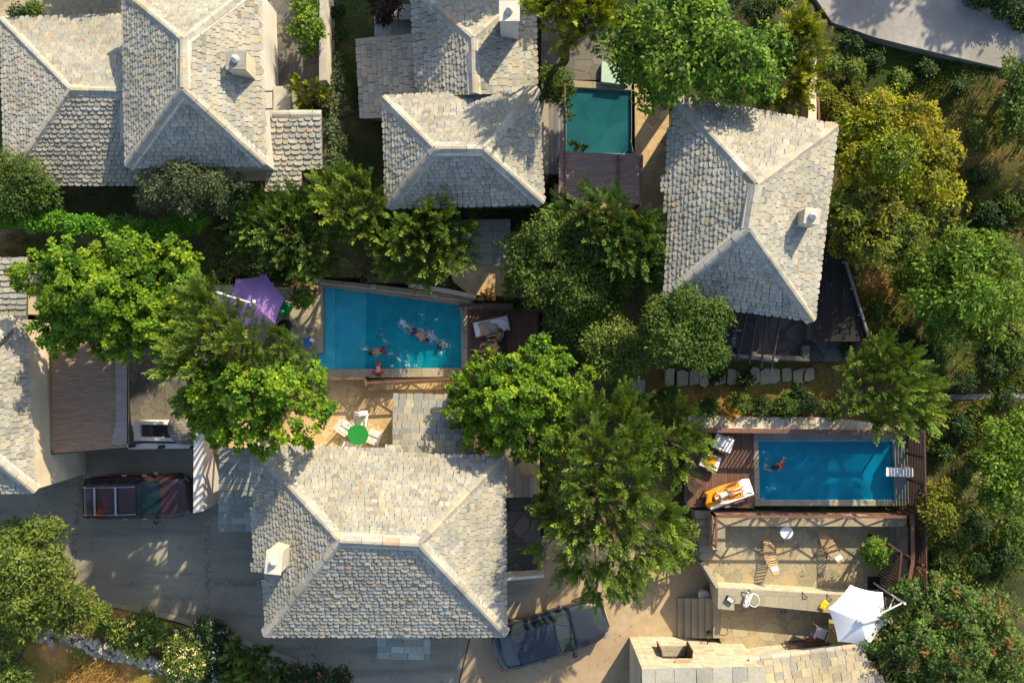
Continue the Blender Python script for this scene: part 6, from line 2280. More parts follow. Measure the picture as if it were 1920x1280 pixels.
def tree(name, label, cat, px, py, zt, zg, lobes, style, pal, seed, group=None, trunk=True, mat='leaf', trunk_r=.16, flowers=None, **kw):
    rs = np.random.RandomState(seed)
    zc = np.mean([l[2] for l in lobes])
    cx = np.mean([l[0] for l in lobes]); cy = np.mean([l[1] for l in lobes])
    t = thing(name, label, cat, (cx, cy, zg), group=group)
    if style == 'spray':
        V, F, C = spray_lobes(lobes, rs, pal=PALS[pal], **kw)
    else:
        V, F, C = leafy_lobes(lobes, rs, pal=PALS[pal], **kw)
    mesh_np('crown' if trunk else 'foliage', V, F, C, M[mat], t)
    m = MB()
    zr = zg + max(.3, (zc - zg) * .45)
    jx, jy = rs.uniform(-.15, .15, 2)
    m.tube([(cx, cy, zg - .5), (cx + jx * .5, cy + jy * .5, (zg + zr) / 2), (cx + jx, cy + jy, zr)], [trunk_r * 1.35, trunk_r * 1.05, trunk_r * .9], 9)
    for l in lobes:
        e = Vector((l[0], l[1], l[2] + l[4] * .1)); b = Vector((cx + jx, cy + jy, zr - .1))
        mid = b.lerp(e, .5) + Vector((rs.uniform(-.15, .15), rs.uniform(-.15, .15), .1))
        m.tube([b, mid, e], [trunk_r * .55, trunk_r * .36, trunk_r * .14], 6)
        for k in range(4):
            dv = rand_dir(1, rs, -.1)[0]
            m.tube([mid.lerp(e, .5), Vector((l[0] + dv[0] * l[3] * .75, l[1] + dv[1] * l[3] * .75, l[2] + dv[2] * l[4] * .75))], [trunk_r * .16, trunk_r * .05], 5)
    m.build('trunk' if trunk else 'stems', M['bark'], t)
    if flowers:
        colr, nf, fs_ = flowers
        Vs, Cs = [], []
        for l in lobes:
            k = int(nf * l[3] ** 2)
            d = rand_dir(k, rs, .05)
            c = np.stack([l[0] + d[:, 0] * l[3] * .98, l[1] + d[:, 1] * l[3] * .98, l[2] + d[:, 2] * l[4] * 1.0], 1)
            for j in range(6):
                an = j * PI / 3 + rs.uniform(0, 1, k)
                off = rs.uniform(-.07, .07, (k, 3))
                u = np.stack([np.cos(an), np.sin(an), rs.uniform(.0, .5, k)], 1); u = norm(u)
                v = np.stack([-np.sin(an), np.cos(an), rs.uniform(-.3, .3, k)], 1); v = norm(v)
                V2, _ = quads(c + off, u, v, np.full(k, fs_) * rs.uniform(.7, 1.3, k), np.full(k, fs_ * .8), .1)
                Vs.append(V2); Cs.append(np.repeat(np.array(colr)[None, :] * rs.uniform(.8, 1.1, (k, 1)), 4, 0))
        V = np.concatenate(Vs); C = np.concatenate(Cs)
        mesh_np('blossom', V, np.arange(len(V)).reshape(-1, 4), C, M['petal'], t)
    return t


def AL(px, py, rx, ry, zt, zb, n, seed, **k):
    return auto_lobes(px, py, rx, ry, zt, zb, n, np.random.RandomState(seed), **k)


def PL(lst):
    """explicit lobes (px,py,rpx,ztop)"""
    out = []
    for (x, y, r, zt) in lst:
        zc = zt - r * pxm(zt) * .7
        c = P(x, y, zc); rr = r * pxm(zc)
        out.append((c.x, c.y, zc, rr, rr * .82))
    return out


make_ground()
GT = 'bright broad leaved trees'
BR = dict(ls=.125, cover=2.2, cl=.24, per=56, aspect=.8, up=.6, gap=.30, tuft=.30)
tree('mulberry_tree', 'large bright green broad leaved tree left of the purple parasol', 'tree', 205, 545, 7.6, 1.2,
     AL(205, 558, 178, 108, 8.8, 4.2, 17, 1) + PL([(60, 512, 36, 6.6), (330, 492, 42, 7.4), (340, 560, 42, 7.4), (130, 488, 45, 7.4), (220, 640, 42, 6.4), (110, 620, 45, 6.4), (240, 478, 45, 7.6), (292, 600, 42, 7.4), (275, 640, 34, 6.8), (330, 590, 36, 6.6)]),
     'leaf', 'mulberry', 101, GT, trunk_r=.22, **BR)
tree('mulberry_tree', 'bright broad leaved tree directly above the front house, left of the green table', 'tree', 490, 770, 6.6, 1.2,
     PL([(400, 720, 40, 8.6), (450, 735, 46, 9.6), (520, 720, 48, 9.4), (560, 740, 42, 8.6), (395, 770, 40, 8.2), (460, 790, 44, 8.8), (530, 790, 44, 8.8), (430, 820, 26, 7.6), (580, 700, 26, 7.8), (490, 830, 22, 7.6), (600, 770, 22, 6.8), (570, 815, 22, 7.0), (385, 792, 32, 6.2), (352, 762, 26, 6.0), (430, 700, 36, 7.6)]),
     'leaf', 'mulberry', 102, GT, trunk_r=.18, **BR)
tree('mulberry_tree', 'bright round broad leaved tree between the bathers pool and the front house', 'tree', 975, 745, 6.6, 1.3,
     PL([(905, 714, 44, 5.6), (962, 694, 48, 6.6), (1025, 675, 46, 6.6), (1065, 720, 44, 6.2), (880, 765, 48, 5.4), (940, 745, 56, 6.9), (1005, 745, 55, 7.2), (900, 805, 36, 5.0), (960, 810, 44, 6.2), (1035, 795, 42, 6.0), (990, 845, 22, 5.0), (935, 835, 22, 5)]),
     'leaf', 'mulberry', 103, GT, trunk_r=.2, **BR)
tree('walnut_tree', 'huge spreading green tree above the right hand house and the small pool', 'tree', 1290, 95, 9.0, 3.3,
     PL([(1180, 60, 60, 8.2), (1250, 40, 66, 9.2), (1330, 55, 62, 9.6), (1390, 100, 55, 9.0), (1190, 125, 48, 8.0), (1260, 120, 62, 9.2), (1330, 140, 52, 8.6), (1230, 180, 36, 7.6), (1420, 150, 45, 8.2), (1450, 90, 42, 8.0), (1370, 170, 32, 7.6), (1290, -10, 60, 9)]),
     'leaf', 'walnut', 104, trunk_r=.3, ls=.16, cover=1.35, cl=.26, per=18, aspect=.6, gap=.3)
tree('fig_tree', 'light green leafy tree at the right edge, below the golden green trees', 'tree', 1790, 545, 5.6, 2.0,
     PL([(1700, 530, 30, 4.6), (1745, 500, 44, 5.6), (1800, 470, 46, 6.2), (1860, 480, 44, 6), (1750, 560, 48, 5.6), (1820, 550, 55, 6.4), (1870, 560, 40, 5.8), (1780, 610, 44, 5), (1850, 615, 36, 5.0), (1895, 515, 30, 5), (1905, 570, 24, 4.8)]),
     'leaf', 'fig', 105, trunk_r=.18, ls=.19, cover=1.4, cl=.28, per=10, aspect=.42, gap=.3)
tree('laurel_tree', 'dense small leaved dark tree right of the bathers pool', 'tree', 1050, 520, 6.8, 2.0,
     PL([(985, 480, 48, 5.4), (1040, 450, 56, 6.2), (1110, 470, 48, 6.2), (1020, 530, 54, 5.8), (1090, 540, 56, 6.2), (1060, 590, 46, 5.2), (1130, 580, 42, 5.2), (1160, 520, 40, 5.4), (975, 530, 34, 4.6), (1050, 410, 34, 5.4)]),
     'leaf', 'laurel', 106, trunk_r=.2, ls=.115, cover=1.45, cl=.26, per=18, aspect=.55, gap=.3)
tree('laurel_tree', 'round leafy shrub tree left of the shaded patio', 'tree', 1290, 620, 5.4, 2.2,
     PL([(1245, 590, 38, 7.4), (1290, 570, 40, 7.8), (1330, 600, 40, 7.6), (1260, 640, 44, 7.8), (1315, 650, 44, 7.6), (1340, 665, 24, 6.8), (1222, 640, 26, 6.8)]),
     'leaf', 'laurel', 107, trunk_r=.14, ls=.17, cover=1.5, cl=.24, per=14, aspect=.32, gap=.25)
tree('shrub_tree', 'yellow green shrub between the dark leafy tree and the leafy shrub tree', 'tree', 1150, 650, 4.6, 1.6,
     PL([(1120, 640, 34, 5.8), (1165, 635, 36, 6.0), (1190, 670, 32, 5.8), (1140, 680, 34, 5.6), (1175, 700, 24, 5.0)]),
     'leaf', 'olive', 108, trunk_r=.1, ls=.14, cover=1.3, cl=.24, per=14, aspect=.35)
GG = 'golden green trees right of the right hand house'
GK = dict(ls=.12, cover=1.3, cl=.25, per=24, aspect=.6, gap=.36, tuft=.18, lobe_var=.22)
tree('golden_tree', 'tall golden green tree at the upper right corner of the right hand house', 'tree', 1690, 270, 7.0, 3.3,
     PL([(1600, 250, 42, 6), (1650, 215, 44, 6.6), (1660, 190, 22, 6.4), (1720, 235, 50, 6.8), (1765, 280, 42, 6.4), (1610, 310, 48, 6.4), (1670, 290, 55, 7.4), (1740, 330, 52, 6.8), (1780, 370, 32, 5.6), (1680, 350, 44, 6.2)]),
     'leaf', 'gold', 109, GG, trunk_r=.18, **GK)
tree('golden_tree', 'dense olive green tree below the taller golden one, beside the bare earth', 'tree', 1640, 430, 6.2, 2.9,
     PL([(1600, 400, 44, 6.4), (1650, 400, 46, 6.6), (1590, 450, 38, 5.8), (1640, 460, 48, 6.4), (1690, 430, 48, 6.4), (1730, 400, 40, 5.8), (1700, 480, 32, 5.4), (1770, 430, 36, 5.2)]),
     'leaf', 'goldd', 110, GG, trunk_r=.16, **GK)
tree('reddish_tree', 'broad bushy tree with reddish leaf tips in the lower right corner', 'tree', 1780, 1190, 4.5, -.3,
     PL([(1680, 1160, 46, 3.6), (1740, 1120, 50, 4.4), (1800, 1140, 54, 4.8), (1860, 1150, 48, 4.2), (1660, 1220, 50, 3.6), (1730, 1200, 58, 4.8), (1800, 1220, 60, 5.0), (1880, 1220, 55, 4.4), (1660, 1280, 55, 3.4), (1740, 1280, 58, 4.2), (1830, 1290, 60, 4.2), (1900, 1290, 50, 3.8), (1620, 1250, 36, 2.8), (1700, 1110, 26, 3.2)]),
     'leaf', 'reddish', 111, trunk_r=.2, ls=.13, cover=1.3, cl=.25, per=22, aspect=.6, gap=.36, tuft=.16, lobe_var=.12)
tree('olive_tree', 'yellow green bushy tree in the lower left corner beside the driveway', 'tree', 70, 1080, 4.2, -.6,
     PL([(20, 1010, 34, 3.6), (70, 1000, 34, 3.8), (105, 990, 20, 3.4), (40, 1060, 48, 4.4), (90, 1060, 40, 4.0), (30, 1120, 55, 4.2), (100, 1110, 46, 3.8), (150, 1130, 34, 3.0), (60, 1160, 44, 3.2), (130, 1160, 30, 2.6), (10, 1190, 44, 2.8), (185, 1150, 24, 2.2), (20, 1260, 36, 2.0)]),
     'leaf', 'olive', 112, trunk_r=.18, ls=.17, cover=1.5, cl=.24, per=14, aspect=.36)
tree('olive_tree', 'grey green small leaved tree in front of the tall top left house', 'tree', 350, 345, 5.4, 2.5,
     PL([(300, 345, 40, 6.8), (345, 330, 40, 7.2), (395, 340, 38, 7.0), (345, 365, 40, 6.8), (410, 370, 26, 6.2), (280, 370, 24, 6.2), (450, 345, 18, 6.4)]),
     'leaf', 'silver', 113, trunk_r=.14, ls=.12, cover=1.3, cl=.22, per=14, aspect=.32, gap=.3)
tree('olive_tree', 'dark green small leaved tree at the left edge above the bright hedge', 'tree', 40, 350, 5.2, 2.4,
     PL([(10, 320, 36, 6.0), (50, 330, 38, 6.2), (30, 370, 42, 6.0), (80, 360, 32, 5.6), (95, 385, 18, 5.0), (-10, 380, 34, 5.4)]),
     'leaf', 'laurel', 114, trunk_r=.14, ls=.12, cover=1.4, cl=.22, per=14, aspect=.4)
GJ = 'feathery dark juniper trees'
JK = dict(dens=10.5, L=.85, needle=.15, nw=.022, nn=10, mat='needle')
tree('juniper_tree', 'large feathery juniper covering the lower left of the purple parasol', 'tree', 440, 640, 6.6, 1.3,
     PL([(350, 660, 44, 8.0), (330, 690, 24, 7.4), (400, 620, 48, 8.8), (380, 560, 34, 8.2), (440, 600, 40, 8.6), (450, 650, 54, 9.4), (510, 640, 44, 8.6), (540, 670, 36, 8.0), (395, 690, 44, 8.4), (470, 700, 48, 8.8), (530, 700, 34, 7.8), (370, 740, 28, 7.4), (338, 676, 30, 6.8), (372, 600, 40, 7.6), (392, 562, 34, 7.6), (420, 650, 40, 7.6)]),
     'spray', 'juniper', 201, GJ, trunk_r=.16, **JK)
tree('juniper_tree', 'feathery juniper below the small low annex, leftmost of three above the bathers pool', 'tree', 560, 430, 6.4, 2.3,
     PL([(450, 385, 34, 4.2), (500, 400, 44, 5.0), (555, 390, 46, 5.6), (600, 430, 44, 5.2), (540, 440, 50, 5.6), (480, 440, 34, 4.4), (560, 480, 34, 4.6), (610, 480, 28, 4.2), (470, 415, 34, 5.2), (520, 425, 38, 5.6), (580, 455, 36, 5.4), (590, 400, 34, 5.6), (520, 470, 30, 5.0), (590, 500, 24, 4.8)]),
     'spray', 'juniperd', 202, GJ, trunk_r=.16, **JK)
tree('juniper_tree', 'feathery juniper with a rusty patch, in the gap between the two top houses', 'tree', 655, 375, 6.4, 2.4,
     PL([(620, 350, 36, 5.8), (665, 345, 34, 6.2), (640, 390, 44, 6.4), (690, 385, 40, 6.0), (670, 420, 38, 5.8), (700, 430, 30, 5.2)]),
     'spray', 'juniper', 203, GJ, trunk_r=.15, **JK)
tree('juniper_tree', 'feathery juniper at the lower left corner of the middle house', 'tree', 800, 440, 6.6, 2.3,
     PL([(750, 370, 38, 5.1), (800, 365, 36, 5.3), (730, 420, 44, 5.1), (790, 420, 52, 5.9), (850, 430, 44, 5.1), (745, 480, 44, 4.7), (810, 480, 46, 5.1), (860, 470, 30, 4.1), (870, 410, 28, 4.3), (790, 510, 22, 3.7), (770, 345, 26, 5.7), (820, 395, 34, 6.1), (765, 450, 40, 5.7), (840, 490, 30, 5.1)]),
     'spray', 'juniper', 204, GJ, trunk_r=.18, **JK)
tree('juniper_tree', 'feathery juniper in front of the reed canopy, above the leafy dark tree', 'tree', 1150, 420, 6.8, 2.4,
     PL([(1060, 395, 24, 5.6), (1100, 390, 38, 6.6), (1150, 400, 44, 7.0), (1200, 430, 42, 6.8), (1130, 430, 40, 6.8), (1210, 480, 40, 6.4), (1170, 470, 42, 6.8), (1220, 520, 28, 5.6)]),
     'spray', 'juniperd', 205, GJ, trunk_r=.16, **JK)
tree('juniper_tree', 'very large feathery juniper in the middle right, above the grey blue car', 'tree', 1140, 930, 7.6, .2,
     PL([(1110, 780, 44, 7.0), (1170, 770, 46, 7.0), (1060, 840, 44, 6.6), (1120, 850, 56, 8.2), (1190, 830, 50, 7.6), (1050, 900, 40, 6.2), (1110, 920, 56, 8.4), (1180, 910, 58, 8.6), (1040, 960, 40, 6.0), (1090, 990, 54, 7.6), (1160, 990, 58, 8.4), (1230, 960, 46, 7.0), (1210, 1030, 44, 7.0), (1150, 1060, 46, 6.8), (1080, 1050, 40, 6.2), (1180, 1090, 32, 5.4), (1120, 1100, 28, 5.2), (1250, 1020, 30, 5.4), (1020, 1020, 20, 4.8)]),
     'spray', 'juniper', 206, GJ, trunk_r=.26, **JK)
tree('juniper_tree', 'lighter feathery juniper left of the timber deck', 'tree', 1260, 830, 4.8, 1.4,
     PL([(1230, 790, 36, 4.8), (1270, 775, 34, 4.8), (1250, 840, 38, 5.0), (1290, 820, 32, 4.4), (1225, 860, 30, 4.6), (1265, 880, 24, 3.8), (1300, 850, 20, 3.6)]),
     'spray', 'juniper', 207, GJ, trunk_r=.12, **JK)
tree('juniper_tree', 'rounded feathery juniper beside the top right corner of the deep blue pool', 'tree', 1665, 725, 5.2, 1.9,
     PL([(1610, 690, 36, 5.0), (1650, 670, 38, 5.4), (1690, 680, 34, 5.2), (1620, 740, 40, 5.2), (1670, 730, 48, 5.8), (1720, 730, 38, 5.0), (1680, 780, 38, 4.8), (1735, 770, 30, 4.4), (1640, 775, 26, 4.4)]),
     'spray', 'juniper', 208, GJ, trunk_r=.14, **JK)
YK = dict(dens=13, L=.80, needle=.15, nw=.026, nn=10, mat='needle')
tree('cypress_tree', 'bright yellow green feathery cypress beside the road', 'tree', 1500, 80, 8, 3.9,
     PL([(1500, 50, 34, 7.8), (1520, 80, 26, 7.2), (1490, 85, 30, 7.4), (1480, 130, 40, 7), (1510, 140, 30, 6.2), (1490, 170, 34, 5.8), (1450, 180, 26, 5.6)]),
     'spray', 'cypressy', 209, trunk_r=.14, **YK)
tree('cypress_tree', 'yellow green cypress at the top edge right of the tall chimney', 'tree', 1080, 25, 8, 3.2,
     PL([(1020, 15, 32, 9.0), (1060, 10, 38, 9.8), (1110, 20, 38, 9.4), (1080, 45, 30, 8.8), (1135, 40, 22, 8.0), (1075, -20, 34, 9.0), (1040, 45, 28, 8.6), (1100, 50, 30, 8.8), (1055, 75, 22, 7.6), (1095, 0, 34, 9.4), (1030, -10, 34, 9), (1125, 10, 28, 8.6)]),
     'spray', 'cypressy', 210, trunk_r=.14, **YK)
tree('cypress_shrub', 'yellow green feathery shrub right of the pale stone plinth', 'shrub', 575, 175, 5.4, 3.6,
     PL([(560, 165, 22, 5.4), (590, 170, 22, 5.4), (575, 190, 24, 5.2), (605, 185, 16, 5.0)]), 'spray', 'cypressy', 211, trunk=False, trunk_r=.06, dens=22, L=.36, needle=.09, nw=.03, mat='needle')
tree('climbing_shrub', 'bright green bush spilling beside the cream capped wall, top left', 'shrub', 575, 45, 5.6, 3.7,
     PL([(570, 10, 26, 5.6), (580, 50, 28, 5.8), (565, 55, 22, 5.6), (590, 62, 18, 5.4), (575, 90, 16, 4.8), (580, -20, 26, 5)]), 'leaf', 'fig', 212, trunk=False, trunk_r=.06, ls=.13, cover=1.5, cl=.18, per=10, aspect=.6)
tree('oleander_shrub', 'long narrow row of leafy oleander between the lawn and the low slate annex', 'shrub', 625, 230, 4.4, 3.2,
     PL([(622, 120, 18, 4.0), (628, 150, 18, 4.2), (615, 185, 20, 4.4), (632, 205, 20, 4.4), (620, 240, 20, 4.6), (630, 265, 20, 4.6), (622, 300, 20, 4.8), (640, 320, 14, 4.8)]), 'leaf', 'silver', 213, trunk=False, trunk_r=.05,
     ls=.15, cover=1.5, cl=.18, per=10, aspect=.3, flowers=((.55, .06, .05), 1.5, .08))
tree('plum_shrub', 'dark purple leaved shrub at the top edge beside the shaded landing', 'shrub', 722, 18, 5.6, 3.4,
     PL([(712, 12, 22, 5.6), (735, 12, 22, 5.4), (722, 28, 16, 5)]), 'leaf', 'purple', 214, trunk=False, trunk_r=.06, ls=.11, cover=1.6, cl=.16, per=10, aspect=.6)
# hedge strip
hl_ = []
rs_ = np.random.RandomState(9)
for i in range(30):
    x = -20 + i * 13.5
    y = 421 - 8 * math.sin(i * .23)
    hl_.append((x, y + rs_.uniform(-6, 6), 18, 5.0 + rs_.uniform(-.1, .25)))
tree('ivy_hedge', 'long bright green clipped hedge running in from the left edge', 'hedge', 180, 430, 4.3, 2.2, PL(hl_), 'leaf', 'ivy', 215, trunk=False, trunk_r=.04, ls=.09, cover=1.5, cl=.14, per=12, aspect=.75)
FG = 'flowering oleander bushes along the driveway'
tree('oleander_bush', 'oleander with yellow blossom, left one beside the driveway', 'shrub', 265, 1190, 2.0, -.6,
     PL([(240, 1180, 28, 1.5), (275, 1170, 28, 1.6), (255, 1205, 26, 1.4), (295, 1190, 24, 1.5), (225, 1190, 20, 1.1)]), 'leaf', 'olive', 216, FG, trunk=False, trunk_r=.04, ls=.16, cover=1.5, cl=.2, per=10, aspect=.25, flowers=((.80, .62, .22), 22, .06))
tree('oleander_bush', 'oleander thick with cream yellow blossom, lowest of the flowering bushes', 'shrub', 345, 1235, 2.2, -.6,
     PL([(325, 1195, 24, 1.4), (350, 1210, 30, 1.7), (335, 1240, 30, 1.7), (365, 1245, 26, 1.5), (345, 1262, 24, 1.3), (330, 1270, 18, 1.1)]), 'leaf', 'olive', 217, FG, trunk=False, trunk_r=.04, ls=.16, cover=1.5, cl=.2, per=10, aspect=.25, flowers=((.85, .68, .32), 50, .065))
tree('oleander_bush', 'dark oleander with small white blossom beside the driveway', 'shrub', 395, 1205, 1.9, -.4,
     PL([(385, 1182, 26, 1.5), (410, 1195, 26, 1.4), (400, 1225, 28, 1.4), (415, 1250, 24, 1.2), (390, 1260, 22, 1.0)]), 'leaf', 'dark', 218, FG, trunk=False, trunk_r=.04, ls=.14, cover=1.5, cl=.2, per=10, aspect=.3, flowers=((.7, .7, .62), 30, .04))
tree('oleander_bush', 'dark bush with pink blossom at the bottom edge below the driveway', 'shrub', 590, 1265, 1.4, -.6,
     PL([(560, 1262, 24, 1.4), (600, 1270, 24, 1.4), (640, 1272, 20, 1.2), (530, 1280, 22, 1.2)]), 'leaf', 'dark', 219, FG, trunk=False, trunk_r=.04, ls=.14, cover=1.5, cl=.2, per=10, aspect=.3, flowers=((.6, .06, .16), 14, .07))
tree('juniper_shrub', 'dark feathery low shrub in shade below the driveway', 'shrub', 480, 1235, 1.6, -.5,
     PL([(450, 1215, 30, 1.7), (490, 1225, 32, 1.8), (470, 1255, 34, 1.6), (520, 1250, 26, 1.4), (440, 1265, 26, 1.2)]), 'spray', 'juniperd', 220, trunk=False, trunk_r=.05, dens=14, L=.45, needle=.11, nw=.035, mat='needle')
tree('golden_shrub', 'golden green bush at the right end of the flagstone wall', 'shrub', 1765, 960, 3.6, 1.0,
     PL([(1750, 930, 26, 3.4), (1775, 920, 24, 3.4), (1760, 965, 32, 3.8), (1785, 955, 26, 3.4), (1750, 1000, 22, 2.8), (1778, 990, 24, 3.0)]), 'leaf', 'goldd', 221, trunk=False, trunk_r=.07, ls=.12, cover=1.5, cl=.22, per=14, aspect=.55)
tree('laurel_bush', 'potted laurel bush standing in front of the slatted screens', 'shrub', 1641, 1032, 3.0, 1.25,
     PL([(1641, 1028, 22, 3.1), (1628, 1040, 16, 2.7), (1654, 1040, 17, 2.7), (1642, 1050, 15, 2.4)]), 'leaf', 'fig', 222, trunk=False, trunk_r=.05, ls=.11, cover=1.6, cl=.15, per=12, aspect=.5)
tree('lemon_bush', 'small light leaved tree between the green float and the pool corner', 'shrub', 568, 560, 3.4, 1.9,
     PL([(568, 555, 18, 3.4), (560, 567, 12, 3.1), (578, 565, 13, 3.2), (567, 525, 8, 3.0)]), 'leaf', 'fig', 223, trunk=False, trunk_r=.04, ls=.12, cover=1.3, cl=.16, per=9, aspect=.5)
tree('bushy_tree', 'dark leafy tree at the right edge level with the deep blue pool', 'tree', 1890, 880, 4.6, 1.0,
     PL([(1880, 820, 40, 4.4), (1915, 850, 44, 4.8), (1870, 880, 40, 4.6), (1905, 920, 46, 4.6), (1860, 930, 28, 3.8), (1930, 800, 40, 4.6)]), 'leaf', 'fig', 224, trunk_r=.14, ls=.15, cover=1.4, cl=.24, per=12, aspect=.5)
tree('bushy_tree', 'dark leafy tree cut by the right edge below the road', 'tree', 1900, 190, 6.0, 3.9,
     PL([(1915, 140, 30, 6.0), (1905, 190, 34, 5.8), (1920, 240, 36, 5.6), (1890, 120, 18, 5.4)]), 'leaf', 'laurel', 225, trunk_r=.12, ls=.15, cover=1.3, cl=.24, per=12, aspect=.5)
tree('climber', 'leafy climber along the thin steel rail of the small pool', 'climber', 1055, 180, 4.6, 3.2,
     PL([(1050, 150, 22, 4.9), (1065, 165, 14, 4.8), (1066, 195, 9, 4.6), (1066, 220, 8, 4.5), (1035, 175, 22, 4.4), (1030, 140, 20, 4.4)]), 'leaf', 'laurel', 226, trunk=False, trunk_r=.04, ls=.10, cover=1.4, cl=.15, per=10, aspect=.6)
tree('fern_bush', 'bright yellow green small plant at the lower corner of the small pool', 'shrub', 1080, 276, 3.9, 3.2, PL([(1075, 276, 10, 4.0), (1090, 278, 8, 3.9)]), 'spray', 'cypressy', 227, trunk=False, trunk_r=.03, dens=50, L=.24, needle=.07, nw=.025, mat='needle')
tree('flowering_shrub', 'pale flowering bush between the junipers left of the purple parasol', 'shrub', 430, 470, 4.0, 2.0,
     PL([(415, 455, 28, 3.8), (445, 480, 30, 4.0), (420, 500, 26, 3.6), (460, 455, 22, 3.6)]), 'leaf', 'reddish', 228, trunk=False, trunk_r=.05, ls=.14, cover=1.2, cl=.2, per=10, aspect=.4)
# low shrubs: many of one kind
SH = [(1900, 620, 22, 'olive', 3.0), (1810, 720, 22, 'dark', 2.7), (1840, 860, 24, 'olive', 2.4), (1800, 900, 24, 'laurel', 2.6), (1900, 990, 24, 'laurel', 2.2), (1800, 1080, 20, 'laurel', 2.0), (1660, 180, 22, 'laurel', 4.4), (1600, 130, 22, 'olive', 4.6), (1330, 760, 20, 'laurel', 2.9), (1385, 755, 22, 'laurel', 2.9), (1425, 765, 20, 'dark', 2.9), (1470, 760, 24, 'laurel', 3.0), (1515, 755, 22, 'dark', 2.9), (1560, 770, 20, 'laurel', 2.8),
      (1400, 712, 14, 'dark', 2.7), (1350, 700, 12, 'dark', 2.6), (1595, 530, 16, 'olive', 3.2), (1645, 575, 16, 'laurel', 3.3), (1610, 590, 12, 'olive', 3.0), (1560, 190, 22, 'goldd', 4.4),
      (1580, 210, 26, 'goldd', 4.6), (1600, 175, 22, 'goldd', 4.4), (1830, 330, 24, 'dark', 3.8), (1850, 400, 28, 'dark', 3.6), (1890, 380, 26, 'laurel', 3.6),
      (1830, 240, 20, 'olive', 4.2), (1860, 690, 26, 'dark', 2.8), (1900, 660, 26, 'laurel', 3.0), (1800, 800, 26, 'dark', 2.4), (1770, 850, 20, 'dark', 2.2), (1830, 990, 30, 'dark', 2.2),
      (1880, 1040, 30, 'dark', 2.0), (1770, 1050, 24, 'olive', 2.4), (1765, 1090, 22, 'olive', 2.4), (1830, 1060, 24, 'dark', 2.0), (1290, 470, 1, 'dark', 1), (1000, 560, 14, 'dry', 2.9), (915, 555, 12, 'dry', 2.9),
      (1280, 1035, 26, 'olive', 2.0), (1265, 1000, 28, 'juniper', 2.6), (1290, 990, 20, 'olive', 2.4), (1365, 775, 16, 'dry', 3.2), (1590, 650, 14, 'dark', 3.2), (1700, 640, 26, 'dark', 3.0), (1750, 660, 24, 'dark', 3.0),
      (30, 25, 16, 'dark', 4.6), (60, 20, 18, 'laurel', 4.6), (250, 470, 1, 'dark', 1), (490, 545, 1, 'dark', 1), (640, 60, 14, 'dark', 4.2), (635, 20, 16, 'dark', 4.4), (1040, 330, 12, 'dark', 3.9), (1140, 620, 1, 'dark', 1),
      (1690, 150, 18, 'olive', 4.4), (1640, 110, 20, 'dark', 4.4), (1600, 80, 16, 'dark', 4.6), (1740, 130, 18, 'dark', 4.5), (1800, 165, 18, 'dark', 4.5), (1250, 740, 20, 'laurel', 3.0), (1215, 760, 22, 'juniper', 3.4),
      (1835, -12, 28, 'dark', 5.2), (1882, 8, 26, 'dark', 5.2), (1918, 30, 26, 'dark', 5.0), (1420, 20, 30, 'dark', 5.2), (1470, 0, 24, 'olive', 5.4), (960, 570, 14, 'dark', 2.7), (980, 780, 1, 'dark', 1), (540, 520, 14, 'dark', 2.8), (480, 510, 14, 'dark', 2.8),
      (1150, 1110, 1, 'dark', 1), (200, 1170, 18, 'olive', 1.2), (520, 520, 12, 'dark', 2.6), (1800, 1010, 22, 'laurel', 2.4), (1560, 120, 18, 'olive', 4.6), (1880, 750, 20, 'dark', 2.4), (1500, 735, 16, 'dark', 2.8)]
WHERE = ['above the deep blue pool fence', 'on the weedy bank at the right side', 'in the garden', 'beside the bare earth']


def near_words(x, y):
    if x > 1560 and y < 240: return 'below the road'
    if x > 1740 and y < 480: return 'right of the golden green trees'
    if x > 1740 and y < 780: return 'below the light green leafy tree'
    if x > 1740: return 'right of the dark board fences'
    if 1560 <= x <= 1760 and y < 680: return 'at the bare earth patch'
    if 1300 <= x < 1600 and 690 < y < 790: return 'above the deep blue pool fence'
    if 1200 <= x < 1320 and y > 950: return 'beside the narrow steps'
    if 1200 <= x < 1320: return 'beside the stepping stones'
    if y < 80 and x > 1300: return 'at the top edge, right half'
    if y < 80: return 'at the top edge, left half'
    if x < 700 and y < 600: return 'behind the purple parasol'
    if x < 700: return 'beside the yellow flowering oleander'
    return 'in the garden above the bathers pool'


SZ = {}
cnt = {}
for i, (x, y, r, pal, zt) in enumerate(SH):
    if r < 5: continue
    zg = float(base_h(*P(x, y, zt - .5)[:2])) - .1
    look_ = {'dark': 'dark green', 'laurel': 'mid green glossy', 'olive': 'yellow green', 'goldd': 'golden green', 'juniper': 'feathery green', 'dry': 'straw coloured dry'}[pal]
    size = 'small' if r < 17 else ('middling' if r < 24 else 'large')
    g = near_words(x, y)
    key = (size, look_, g)
    cnt.setdefault(key, []).append(i)
    SZ[i] = (key, x, y)
lab = {}
for key, ids in cnt.items():
    size, look_, g = key
    if len(ids) == 1:
        lab[ids[0]] = f'{size} {look_} shrub {g}'
    else:
        ids = sorted(ids, key=lambda k: SH[k][0])
        words = {2: ['left one of two', 'right one of two'], 3: ['leftmost of three', 'middle one of three', 'rightmost of three'],
                 4: ['leftmost of four', 'second from the left of four', 'third from the left of four', 'rightmost of four'],
                 5: ['leftmost of five', 'second from the left of five', 'middle one of five', 'fourth from the left of five', 'rightmost of five']}.get(len(ids))
        for k, j in enumerate(ids):
            lab[j] = f'{size} {look_} shrub {g}' + (', ' + words[k] if words else '')
